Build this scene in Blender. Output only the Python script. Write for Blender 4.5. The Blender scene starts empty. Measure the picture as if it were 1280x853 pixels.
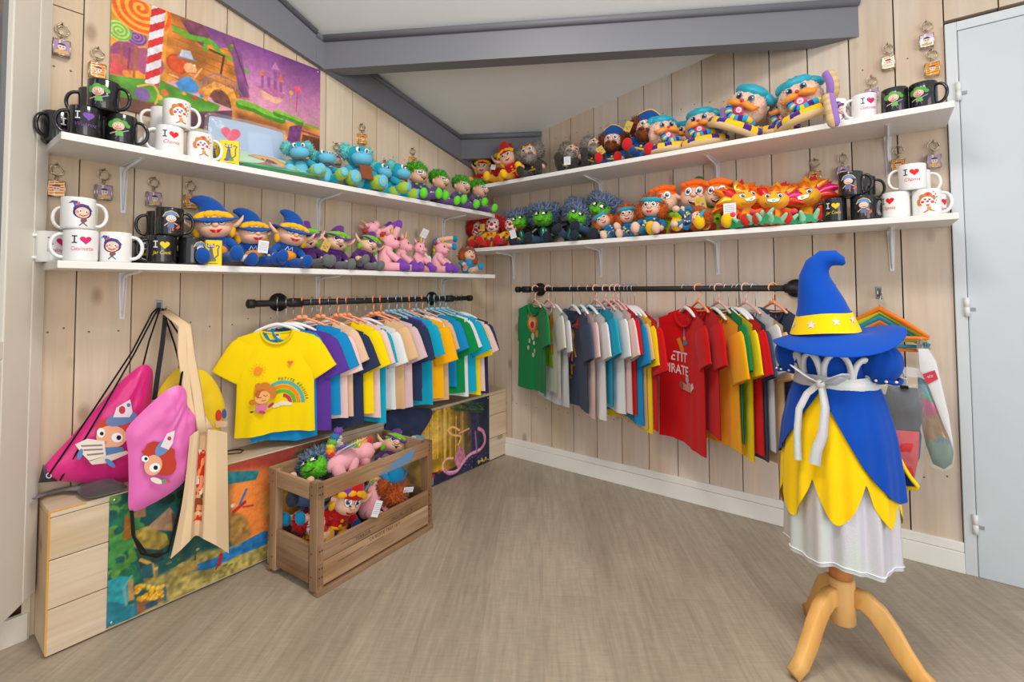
import bpy, bmesh, math, random
import numpy as np
from mathutils import Vector, Matrix, Euler, noise
random.seed(7)
rng = np.random.default_rng(11)
SC = bpy.context.scene
COL = SC.collection
PI = math.pi
H = 1.06
YAW, PITCH, ROLL, FPX, CY = 0.65206886, 0.03678643, -0.00504837, 602.85, 339.52

def cam_axes():
    cy, sy = math.cos(YAW), math.sin(YAW)
    f = Vector((-sy*math.cos(PITCH), cy*math.cos(PITCH), math.sin(PITCH)))
    r = Vector((cy, sy, 0)); u = r.cross(f)
    return math.cos(ROLL)*r+math.sin(ROLL)*u, -math.sin(ROLL)*r+math.cos(ROLL)*u, f
CR, CU, CF = cam_axes()
def ray(x, y): return CR*((x-640)/FPX)+CU*(-(y-CY)/FPX)+CF
def onX(x, y, X):
    d = ray(x, y); p = d*(X/d.x); p.z += H; return p
def onY(x, y, Y):
    d = ray(x, y); p = d*(Y/d.y); p.z += H; return p

# ---------------------------------------------------------------- colour + materials
def lin(c):
    c = c/255.0
    return c/12.92 if c <= 0.04045 else ((c+0.055)/1.055)**2.4
def L3(c): return (lin(c[0]), lin(c[1]), lin(c[2]), 1.0)
MATS = {}
def base_mat(name):
    m = bpy.data.materials.new(name); m.use_nodes = True
    nt = m.node_tree; b = nt.nodes['Principled BSDF']
    MATS[name] = m
    return m, nt, b
def nd(nt, t, **kw):
    n = nt.nodes.new(t)
    for k, v in kw.items():
        if k.startswith('i_'): n.inputs[k[2:].replace('_', ' ')].default_value = v
        else: setattr(n, k, v)
    return n
def col_mat(name, rough=0.6, spec=0.4, metal=0.0, sheen=0.0, bump=0.0, bscale=200, var=0.0, coat=0.0):
    """Colour comes from the mesh's own colour attribute; noise gives weave or wear."""
    m, nt, b = base_mat(name)
    a = nd(nt, 'ShaderNodeAttribute', attribute_name='Col')
    out = a.outputs['Color']
    if var or bump:
        tc = nd(nt, 'ShaderNodeTexCoord')
        n = nd(nt, 'ShaderNodeTexNoise', i_Scale=bscale, i_Detail=3.0)
        nt.links.new(tc.outputs['Object'], n.inputs['Vector'])
        if var:
            mr = nd(nt, 'ShaderNodeMapRange'); mr.inputs['To Min'].default_value = 1-var; mr.inputs['To Max'].default_value = 1+var
            nt.links.new(n.outputs['Fac'], mr.inputs['Value'])
            mx = nd(nt, 'ShaderNodeMix', data_type='RGBA', blend_type='MULTIPLY'); mx.inputs[0].default_value = 1
            nt.links.new(out, mx.inputs[6]); nt.links.new(mr.outputs[0], mx.inputs[7]); out = mx.outputs[2]
        if bump:
            bp = nd(nt, 'ShaderNodeBump', i_Strength=bump, i_Distance=0.002)
            nt.links.new(n.outputs['Fac'], bp.inputs['Height']); nt.links.new(bp.outputs[0], b.inputs['Normal'])
    nt.links.new(out, b.inputs['Base Color'])
    b.inputs['Roughness'].default_value = rough; b.inputs['Metallic'].default_value = metal
    b.inputs['Specular IOR Level'].default_value = spec
    b.inputs['Sheen Weight'].default_value = sheen; b.inputs['Coat Weight'].default_value = coat
    return m
col_mat('plush', 0.95, 0.1, sheen=0.25, bump=0.5, bscale=260, var=0.12)
col_mat('fur', 0.95, 0.1, sheen=0.2, var=0.2, bscale=90)
col_mat('cotton', 0.9, 0.12, sheen=0.1, bump=0.25, bscale=420, var=0.05)
col_mat('satin', 0.42, 0.5, sheen=0.2, bump=0.2, bscale=60)
col_mat('gloss', 0.12, 0.5, coat=0.3)
col_mat('plastic', 0.4, 0.4)
col_mat('paint', 0.45, 0.4, var=0.03, bscale=8)
col_mat('print', 0.55, 0.3)
col_mat('metal', 0.28, 0.5, metal=1.0)
col_mat('iron', 0.55, 0.4, metal=0.3)
col_mat('foil', 0.25, 0.6, metal=0.45, bump=0.6, bscale=70)

def wood_mat(name, along, base_mul, grain=0.16, knots=0.35, rough=0.6, stretch=26):
    m, nt, b = base_mat(name)
    a = nd(nt, 'ShaderNodeAttribute', attribute_name='Col')
    sd = nd(nt, 'ShaderNodeAttribute', attribute_name='Seed')
    tc = nd(nt, 'ShaderNodeTexCoord')
    add = nd(nt, 'ShaderNodeVectorMath', operation='ADD')
    nt.links.new(tc.outputs['Object'], add.inputs[0]); nt.links.new(sd.outputs['Color'], add.inputs[1])
    mp = nd(nt, 'ShaderNodeMapping')
    s = [stretch]*3; s[along] = stretch*0.05
    mp.inputs['Scale'].default_value = s
    nt.links.new(add.outputs[0], mp.inputs['Vector'])
    n = nd(nt, 'ShaderNodeTexNoise', i_Scale=1.6, i_Detail=7.0, i_Roughness=0.62, i_Distortion=0.6)
    nt.links.new(mp.outputs[0], n.inputs['Vector'])
    mr = nd(nt, 'ShaderNodeMapRange'); mr.inputs['From Min'].default_value = 0.3; mr.inputs['From Max'].default_value = 0.7
    mr.inputs['To Min'].default_value = 1-grain; mr.inputs['To Max'].default_value = 1+grain*0.45
    nt.links.new(n.outputs['Fac'], mr.inputs['Value'])
    mx = nd(nt, 'ShaderNodeMix', data_type='RGBA', blend_type='MULTIPLY'); mx.inputs[0].default_value = 1
    nt.links.new(a.outputs['Color'], mx.inputs[6]); nt.links.new(mr.outputs[0], mx.inputs[7])
    out = mx.outputs[2]
    # blotchy warm / bleached areas
    n2 = nd(nt, 'ShaderNodeTexNoise', i_Scale=3.2, i_Detail=3.0)
    mp2 = nd(nt, 'ShaderNodeMapping'); s2 = [1.6]*3; s2[along] = 0.6; mp2.inputs['Scale'].default_value = s2
    nt.links.new(add.outputs[0], mp2.inputs['Vector']); nt.links.new(mp2.outputs[0], n2.inputs['Vector'])
    r2 = nd(nt, 'ShaderNodeMapRange'); r2.inputs['From Min'].default_value = 0.42; r2.inputs['From Max'].default_value = 0.72
    nt.links.new(n2.outputs['Fac'], r2.inputs['Value'])
    mw = nd(nt, 'ShaderNodeMix', data_type='RGBA', blend_type='MULTIPLY')
    mw.inputs[7].default_value = base_mul
    nt.links.new(r2.outputs[0], mw.inputs[0]); nt.links.new(out, mw.inputs[6]); out = mw.outputs[2]
    if knots:
        v = nd(nt, 'ShaderNodeTexVoronoi', i_Scale=1.0)
        mk = nd(nt, 'ShaderNodeMapping'); sk = [6.5]*3; sk[along] = 3.6; mk.inputs['Scale'].default_value = sk
        nt.links.new(add.outputs[0], mk.inputs['Vector']); nt.links.new(mk.outputs[0], v.inputs['Vector'])
        rk = nd(nt, 'ShaderNodeMapRange'); rk.inputs['From Min'].default_value = 0.06; rk.inputs['From Max'].default_value = 0.15
        rk.inputs['To Min'].default_value = knots; rk.inputs['To Max'].default_value = 0
        nt.links.new(v.outputs['Distance'], rk.inputs['Value'])
        mkx = nd(nt, 'ShaderNodeMix', data_type='RGBA'); mkx.inputs[7].default_value = L3((122, 86, 58))
        nt.links.new(rk.outputs[0], mkx.inputs[0]); nt.links.new(out, mkx.inputs[6]); out = mkx.outputs[2]
    nt.links.new(out, b.inputs['Base Color'])
    b.inputs['Roughness'].default_value = rough; b.inputs['Specular IOR Level'].default_value = 0.25
    bp = nd(nt, 'ShaderNodeBump', i_Strength=0.15, i_Distance=0.002)
    nt.links.new(n.outputs['Fac'], bp.inputs['Height']); nt.links.new(bp.outputs[0], b.inputs['Normal'])
    return m
wood_mat('plank_z', 2, L3((250, 240, 226)), 0.10, 0.5)
wood_mat('plank_y', 1, L3((250, 236, 214)), 0.16, 0.55)
wood_mat('old_wood_y', 1, L3((205, 180, 150)), 0.4, 0.5, 0.75)
wood_mat('old_wood_x', 0, L3((205, 180, 150)), 0.4, 0.5, 0.75)
wood_mat('old_wood_z', 2, L3((205, 180, 150)), 0.4, 0.5, 0.75)
wood_mat('beech', 2, L3((255, 225, 170)), 0.18, 0.0, 0.4, 14)

def floor_mat():
    m, nt, b = base_mat('floor_vinyl')
    tc = nd(nt, 'ShaderNodeTexCoord')
    mp = nd(nt, 'ShaderNodeMapping'); mp.inputs['Rotation'].default_value = (0, 0, math.radians(56))
    nt.links.new(tc.outputs['Object'], mp.inputs['Vector'])
    br = nd(nt, 'ShaderNodeTexBrick', offset=0.37, i_Scale=1.0)
    br.inputs['Brick Width'].default_value = 1.25; br.inputs['Row Height'].default_value = 0.19
    br.inputs['Mortar Size'].default_value = 0.0008; br.inputs['Bias'].default_value = -0.1
    br.inputs['Color1'].default_value = L3((171, 158, 141)); br.inputs["Color2"].default_value = L3((160, 147, 130))
    br.inputs['Mortar'].default_value = L3((156, 141, 122))
    nt.links.new(mp.outputs[0], br.inputs['Vector'])
    def layer(scale, vec, lo, hi, fmin, fmax, src, det=6.0):
        m2 = nd(nt, 'ShaderNodeMapping'); m2.inputs['Scale'].default_value = vec
        nt.links.new(mp.outputs[0], m2.inputs['Vector'])
        n = nd(nt, 'ShaderNodeTexNoise', i_Scale=scale, i_Detail=det, i_Roughness=0.65, i_Distortion=0.4)
        nt.links.new(m2.outputs[0], n.inputs['Vector'])
        r = nd(nt, 'ShaderNodeMapRange'); r.inputs['From Min'].default_value = fmin; r.inputs['From Max'].default_value = fmax
        r.inputs['To Min'].default_value = lo; r.inputs['To Max'].default_value = hi
        nt.links.new(n.outputs['Fac'], r.inputs['Value'])
        x = nd(nt, 'ShaderNodeMix', data_type='RGBA', blend_type='MULTIPLY'); x.inputs[0].default_value = 1
        nt.links.new(src, x.inputs[6]); nt.links.new(r.outputs[0], x.inputs[7])
        return x.outputs[2], n
    o, n1 = layer(1.5, (3.0, 34, 1), 0.80, 1.12, 0.3, 0.7, br.outputs['Color'])
    o, n2 = layer(1.0, (1.2, 5, 1), 0.86, 1.1, 0.3, 0.7, o)
    o, n3 = layer(1.0, (160, 14, 1), 0.93, 1.06, 0.3, 0.7, o, 2.0)
    nt.links.new(o, b.inputs['Base Color'])
    b.inputs['Roughness'].default_value = 0.42; b.inputs['Specular IOR Level'].default_value = 0.35
    bp = nd(nt, 'ShaderNodeBump', i_Strength=0.08, i_Distance=0.002)
    nt.links.new(n1.outputs['Fac'], bp.inputs['Height']); nt.links.new(bp.outputs[0], b.inputs['Normal'])
    return m
floor_mat()
def clear_mat(name, tint, alpha, rough=0.08):
    m, nt, b = base_mat(name)
    b.inputs['Base Color'].default_value = L3(tint); b.inputs['Alpha'].default_value = alpha
    b.inputs['Roughness'].default_value = rough; b.inputs['Specular IOR Level'].default_value = 0.8
    tc = nd(nt, 'ShaderNodeTexCoord'); n = nd(nt, 'ShaderNodeTexNoise', i_Scale=28.0, i_Detail=2.0)
    nt.links.new(tc.outputs['Object'], n.inputs['Vector'])
    bp = nd(nt, 'ShaderNodeBump', i_Strength=0.5, i_Distance=0.01)
    nt.links.new(n.outputs['Fac'], bp.inputs['Height']); nt.links.new(bp.outputs[0], b.inputs['Normal'])
    return m
clear_mat('clear_film', (238, 242, 245), 0.12)
clear_mat('clear_acrylic', (235, 238, 245), 0.3, 0.05)
def iri_mat():
    m, nt, b = base_mat('silver_cloth')
    tc = nd(nt, 'ShaderNodeTexCoord'); n = nd(nt, 'ShaderNodeTexNoise', i_Scale=9.0, i_Detail=2.0)
    nt.links.new(tc.outputs['Object'], n.inputs['Vector'])
    mp = nd(nt, 'ShaderNodeMapping'); mp.inputs['Scale'].default_value = (1, 1, 0.25)
    nt.links.new(tc.outputs['Object'], mp.inputs['Vector']); nt.links.new(mp.outputs[0], n.inputs['Vector'])
    cr = nd(nt, 'ShaderNodeValToRGB'); e = cr.color_ramp.elements
    e[0].position = 0.3; e[0].color = L3((212, 216, 220)); e[1].position = 0.75; e[1].color = L3((206, 214, 222))
    for p, c in ((0.44, (216, 212, 212)), (0.52, (206, 218, 214)), (0.6, (214, 210, 222))):
        q = e.new(p); q.color = L3(c)
    nt.links.new(n.outputs['Fac'], cr.inputs[0])
    sp = nd(nt, 'ShaderNodeTexNoise', i_Scale=420.0, i_Detail=1.0); nt.links.new(tc.outputs['Object'], sp.inputs['Vector'])
    bp = nd(nt, 'ShaderNodeBump', i_Strength=0.6, i_Distance=0.0015)
    nt.links.new(sp.outputs['Fac'], bp.inputs['Height']); nt.links.new(bp.outputs[0], b.inputs['Normal'])
    nt.links.new(cr.outputs[0], b.inputs['Base Color'])
    b.inputs['Metallic'].default_value = 0.25; b.inputs['Roughness'].default_value = 0.4; b.inputs['Specular IOR Level'].default_value = 0.6
iri_mat()

# ---------------------------------------------------------------- mesh collector
def R(ax, deg): return Matrix.Rotation(math.radians(deg), 4, ax)
def T(x, y, z): return Matrix.Translation((x, y, z))
class G:
    def __init__(s): s.v = []; s.f = []; s.c = []; s.sm = []; s.sd = []; s.m = Matrix(); s.seed = (0, 0, 0)
    def add(s, vs, fs, col, smooth=True):
        o = len(s.v); m = s.m
        s.v += [tuple(m @ Vector(v)) for v in vs]
        many = isinstance(col, list)
        for i, f in enumerate(fs):
            s.f.append(tuple(k+o for k in f)); s.c.append(col[i] if many else col); s.sm.append(smooth); s.sd.append(s.seed)
    def box(s, c, d, col, rot=None, bev=0.0):
        x, y, z = d[0]/2, d[1]/2, d[2]/2
        mm = T(*c) @ (rot if rot is not None else Matrix())
        if bev <= 0:
            vs = [(-x,-y,-z),(x,-y,-z),(x,y,-z),(-x,y,-z),(-x,-y,z),(x,-y,z),(x,y,z),(-x,y,z)]
            fs = [(0,3,2,1),(4,5,6,7),(0,1,5,4),(1,2,6,5),(2,3,7,6),(3,0,4,7)]
            s.add([mm @ Vector(v) for v in vs], fs, col, False); return
        bm = bmesh.new(); bmesh.ops.create_cube(bm, size=1.0)
        for v in bm.verts: v.co = Vector((v.co.x*d[0], v.co.y*d[1], v.co.z*d[2]))
        bmesh.ops.bevel(bm, geom=list(bm.edges), offset=bev, segments=2, affect='EDGES', profile=0.5)
        s.bm(bm, col, mm, False)
    def bm(s, bm, col, mm=Matrix(), smooth=True):
        bm.verts.index_update()
        s.add([mm @ v.co for v in bm.verts], [tuple(v.index for v in f.verts) for f in bm.faces], col, smooth); bm.free()
    def ell(s, c, r, col, rot=None, seg=16, rings=10, fn=None):
        if isinstance(r, (int, float)): r = (r, r, r)
        mm = T(*c) @ (rot if rot is not None else Matrix())
        vs = [(0, 0, -1)]; fs = []
        for i in range(1, rings):
            t = -PI/2+PI*i/rings
            for j in range(seg):
                a = 2*PI*j/seg; vs.append((math.cos(t)*math.cos(a), math.cos(t)*math.sin(a), math.sin(t)))
        vs.append((0, 0, 1)); n = len(vs)-1
        for j in range(seg): fs.append((0, 1+(j+1) % seg, 1+j))
        for i in range(rings-2):
            for j in range(seg):
                a = 1+i*seg; fs.append((a+j, a+(j+1) % seg, a+seg+(j+1) % seg, a+seg+j))
        a = 1+(rings-2)*seg
        for j in range(seg): fs.append((a+j, a+(j+1) % seg, n))
        if fn: vs = [fn(Vector(v)) for v in vs]
        s.add([mm @ Vector((v[0]*r[0], v[1]*r[1], v[2]*r[2])) for v in vs], fs, col)
    def tube(s, pts, rad, col, seg=8, caps=True, flat=1.0, closed=False, up=None):
        pts = [Vector(p) for p in pts]; n = len(pts)
        if isinstance(rad, (int, float)): rad = [rad]*n
        tg = []
        for i in range(n):
            if closed: d = pts[(i+1) % n]-pts[i-1]
            else: d = pts[min(i+1, n-1)]-pts[max(i-1, 0)]
            tg.append(d.normalized() if d.length > 1e-9 else Vector((0, 0, 1)))
        if up is None:
            up = Vector((0, 0, 1)) if abs(tg[0].z) < 0.8 else Vector((1, 0, 0))
        up = Vector(up)
        vs = []; 
        for i in range(n):
            x = tg[i].cross(up)
            if x.length < 1e-6: x = tg[i].orthogonal()
            x.normalize(); u = x.cross(tg[i]).normalized(); up = u
            for j in range(seg):
                a = 2*PI*j/seg; vs.append(pts[i]+x*(math.cos(a)*rad[i])+u*(math.sin(a)*rad[i]*flat))
        fs = []; N = n if closed else n-1
        for i in range(N):
            for j in range(seg):
                a = i*seg; b = ((i+1) % n)*seg
                fs.append((a+j, a+(j+1) % seg, b+(j+1) % seg, b+j))
        cl = [col]*len(fs) if not isinstance(col, list) else [col[i//seg] for i in range(len(fs))]
        if caps and not closed:
            fs.append(tuple(range(seg))[::-1]); fs.append(tuple((n-1)*seg+j for j in range(seg))); cl += [cl[0], cl[-1]]
        s.add(vs, fs, cl)
    def limb(s, a, b, r0, r1, col, seg=12):
        """A stuffed limb: a tapering tube with rounded ends."""
        a = Vector(a); b = Vector(b); d = (b-a); L = d.length; d.normalize()
        pts = [a-d*r0*0.95, a-d*r0*0.7, a]+[a.lerp(b, t) for t in (.33, .66)]+[b, b+d*r1*0.7, b+d*r1*0.95]
        rr = [r0*.3, r0*.72, r0, r0+(r1-r0)*.33, r0+(r1-r0)*.66, r1, r1*.72, r1*.3]
        s.tube(pts, rr, col, seg)
    def lathe(s, prof, col, seg=24, mm=Matrix(), fn=None, smooth=True):
        """prof = [(r, z)], col a colour or one colour per ring gap; fn(r, ang, z) -> Vector may shape it."""
        vs = []; fs = []; cl = []
        for r, z in prof:
            for j in range(seg):
                a = 2*PI*j/seg
                vs.append(fn(r, a, z) if fn else Vector((r*math.cos(a), r*math.sin(a), z)))
        for i in range(len(prof)-1):
            for j in range(seg):
                a = i*seg; fs.append((a+j, a+(j+1) % seg, a+seg+(j+1) % seg, a+seg+j)); cl.append(col[i] if isinstance(col, list) else col)
        s.add([mm @ Vector(v) for v in vs], fs, cl, smooth)
    def fuzz(s, c, r, col, n=260, length=0.35, thick=0.10, seed=1, rot=None, keep=None, col2=None):
        """A furry ball: a core and many short pointed tufts."""
        if isinstance(r, (int, float)): r = (r, r, r)
        mm = T(*c) @ (rot if rot is not None else Matrix())
        rd = random.Random(seed)
        if keep is None: s.ell(c, r, col, rot, 12, 8)
        m = min(r)
        for k in range(n):
            z = 1-2*(k+.5)/n; a = k*2.39996
            d = Vector((math.sqrt(1-z*z)*math.cos(a), math.sqrt(1-z*z)*math.sin(a), z))
            if keep and not keep(d): continue
            p = Vector((d.x*r[0], d.y*r[1], d.z*r[2]))
            d2 = (d+Vector((rd.uniform(-.5, .5), rd.uniform(-.5, .5), rd.uniform(-.5, .5)))).normalized()
            t1 = d2.orthogonal().normalized(); t2 = d2.cross(t1); h = m*length*rd.uniform(.6, 1.2); w = m*thick*2.2
            q = p-d*m*0.12
            vs = [q+t1*w, q-t1*w*.5+t2*w*.86, q-t1*w*.5-t2*w*.86, q+d2*h+d*m*.1]
            cc = col if (col2 is None or rd.random() < .5) else col2
            s.add([mm @ v for v in vs], [(0, 1, 3), (1, 2, 3), (2, 0, 3)], cc)
    def prism(s, poly, h, col, mm=Matrix(), bev=0.0):
        """A flat outline (x, y) raised to thickness h along z."""
        bm = bmesh.new(); f = bm.faces.new([bm.verts.new((x, y, 0)) for x, y in poly])
        r = bmesh.ops.extrude_face_region(bm, geom=[f])
        bmesh.ops.translate(bm, vec=(0, 0, h), verts=[e for e in r['geom'] if isinstance(e, bmesh.types.BMVert)])
        bmesh.ops.recalc_face_normals(bm, faces=bm.faces)
        if bev: bmesh.ops.bevel(bm, geom=list(bm.edges), offset=bev, segments=2, affect='EDGES')
        s.bm(bm, col, mm, False)
    def grid(s, fn, nu, nv, col, smooth=True):
        vs = [fn(i/nu, j/nv) for j in range(nv+1) for i in range(nu+1)]
        fs = []; cl = []
        for j in range(nv):
            for i in range(nu):
                a = j*(nu+1)+i; fs.append((a, a+1, a+nu+2, a+nu+1))
                if callable(col): cl.append(col((i+.5)/nu, (j+.5)/nv))
        s.add(vs, fs, cl if callable(col) else col, smooth)
    def build(s, name, mat, parent=None, loc=None):
        me = bpy.data.meshes.new(name)
        me.from_pydata(s.v, [], s.f)
        me.polygons.foreach_set('use_smooth', s.sm)
        nl = len(me.loops)
        cc = {}
        for att, src, conv in (('Col', s.c, L3), ('Seed', s.sd, lambda q: (q[0], q[1], q[2], 1))):
            if att == 'Seed' and not any(any(q) for q in s.sd): continue
            arr = np.zeros((nl, 4), np.float32); k = 0
            for f, c in zip(s.f, src):
                key = (att, tuple(c))
                if key not in cc: cc[key] = conv(c)
                arr[k:k+len(f)] = cc[key]; k += len(f)
            ca = me.color_attributes.new(att, 'FLOAT_COLOR', 'CORNER'); ca.data.foreach_set('color', arr.ravel())
        me.materials.append(MATS[mat]); me.update()
        o = bpy.data.objects.new(name, me); COL.objects.link(o)
        if parent is not None: o.parent = parent
        if loc is not None: o.location = loc
        return o
def tag(o, label=None, cat=None, group=None, kind=None):
    if label: o['label'] = label
    if cat: o['category'] = cat
    if group: o['group'] = group
    if kind: o['kind'] = kind
    return o
def thing(name, label, cat, loc=(0, 0, 0), rot=(0, 0, 0), group=None, scale=1.0):
    o = bpy.data.objects.new(name, None); COL.objects.link(o); o.empty_display_size = 0.03
    o.location = loc; o.rotation_euler = [math.radians(a) for a in rot]; o.scale = (scale,)*3
    return tag(o, label, cat, group)
def kids(o): return [c for c in bpy.data.objects if c.parent == o]
def copy_tree(o, parent=None):
    c = o.copy(); COL.objects.link(c); c.parent = parent
    cs = [copy_tree(ch, c) for ch in (CH[o.name] if o.name in CH else kids(o))]
    CH[c.name] = cs
    return c
CH = {}
def structure(o): o['kind'] = 'structure'; return o

# ---------------------------------------------------------------- flat prints and letters
def heart(cx, cy, w, n=28):
    p = []
    for i in range(n):
        t = 2*PI*i/n
        p.append((cx+w/2*(math.sin(t)**3), cy+w/2*(13*math.cos(t)-5*math.cos(2*t)-2*math.cos(3*t)-math.cos(4*t))/16))
    return p
def disc(cx, cy, rx, ry=None, n=18, rot=0, a0=0, a1=360):
    ry = ry or rx; p = []; c, s_ = math.cos(math.radians(rot)), math.sin(math.radians(rot))
    m = n if a1-a0 >= 360 else n+1
    for i in range(m):
        t = math.radians(a0+(a1-a0)*i/n); x, y = rx*math.cos(t), ry*math.sin(t); p.append((cx+x*c-y*s_, cy+x*s_+y*c))
    return p
def star(cx, cy, r, n=5, k=0.45, rot=90):
    return [(cx+(r if i % 2 == 0 else r*k)*math.cos(math.radians(rot+180*i/n)), cy+(r if i % 2 == 0 else r*k)*math.sin(math.radians(rot+180*i/n))) for i in range(2*n)]
def band(pts, w):
    L, Rr = [], []
    for i, p in enumerate(pts):
        a = Vector(pts[max(i-1, 0)]); b = Vector(pts[min(i+1, len(pts)-1)]); d = (b-a).normalized(); nx, ny = -d.y, d.x
        ww = w if isinstance(w, (int, float)) else w[i]
        L.append((p[0]+nx*ww/2, p[1]+ny*ww/2)); Rr.append((p[0]-nx*ww/2, p[1]-ny*ww/2))
    return L+Rr[::-1]
_txt = {}
def letters(s, h, shear=0.0, bold=0.0):
    """Flat triangles of a line of writing of cap height h, centred at 0,0."""
    k = (s, shear, bold)
    if k not in _txt:
        cu = bpy.data.curves.new('lettering', 'FONT'); cu.body = s; cu.align_x = 'CENTER'; cu.align_y = 'CENTER'; cu.size = 1.0; cu.shear = shear; cu.offset = bold; cu.resolution_u = 3
        o = bpy.data.objects.new('lettering', cu); COL.objects.link(o)
        bpy.context.view_layer.update()
        me = bpy.data.meshes.new_from_object(o.evaluated_get(bpy.context.evaluated_depsgraph_get()))
        vs = [(v.co.x, v.co.y) for v in me.vertices]; fs = [tuple(p.vertices) for p in me.polygons]
        bpy.data.objects.remove(o); bpy.data.curves.remove(cu); bpy.data.meshes.remove(me)
        _txt[k] = (vs, fs)
    vs, fs = _txt[k]
    return [[(vs[i][0]*h*1.4, vs[i][1]*h*1.4) for i in f] for f in fs]
class Print:
    """Flat shapes in (u, v), later laid on a surface by a mapping function."""
    def __init__(s): s.items = []; s.k = 0
    def poly(s, p, col): s.k += 1; s.items.append((p, col, s.k))
    def text(s, t, h, x, y, col, shear=0.0, rot=0, bold=0.0, wmax=None):
        s.k += 1; tr = letters(t, h, shear, bold)
        if wmax:
            w = max(q[0] for f in tr for q in f)-min(q[0] for f in tr for q in f); kx = min(1, wmax/w)
        else: kx = 1
        c, n = math.cos(math.radians(rot)), math.sin(math.radians(rot))
        for f in tr: s.items.append(([(x+(q[0]*kx*c-q[1]*n), y+(q[0]*kx*n+q[1]*c)) for q in f], col, s.k))
    def lay(s, g, fn, step=0.006, eps=0.00012, maxk=40):
        """fn(u, v, lift) -> point. Shapes are cut along u into strips so that they follow a curve."""
        byk = {}
        for p, col, k in s.items: byk.setdefault((k, col), []).append(p)
        for (k, col), ps in byk.items():
            bm = bmesh.new()
            for p in ps:
                try: bm.faces.new([bm.verts.new((u, v, 0)) for u, v in p])
                except ValueError: pass
            us = [v.co.x for v in bm.verts]
            if not us: bm.free(); continue
            a, b = min(us), max(us)
            bmesh.ops.triangulate(bm, faces=[f for f in bm.faces if len(f.verts) > 4])
            if step:
                for ax, lo, hi in ((0, a, b), (1, min(v.co.y for v in bm.verts), max(v.co.y for v in bm.verts))):
                    st = step if ax == 0 else step*2.5
                    if ax == 1 and step < 0.007: continue
                    x = math.ceil(lo/st+1e-6)*st
                    while x < hi:
                        no = (1, 0, 0) if ax == 0 else (0, 1, 0); co = (x, 0, 0) if ax == 0 else (0, x, 0)
                        bmesh.ops.bisect_plane(bm, geom=bm.verts[:]+bm.edges[:]+bm.faces[:], plane_co=co, plane_no=no); x += st
            bm.verts.index_update()
            lift = 0.0006+eps*k
            vs = [fn(v.co.x, v.co.y, lift) for v in bm.verts]
            fs = []
            for f in bm.faces:
                ids = [v.index for v in f.verts]
                if f.normal.z < 0: ids = ids[::-1]
                fs.append(tuple(ids))
            bm.free()
            g.add(vs, fs, col)
WHITE = (238, 238, 236); BLACK = (22, 23, 26); SKIN = (236, 188, 160)
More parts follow.
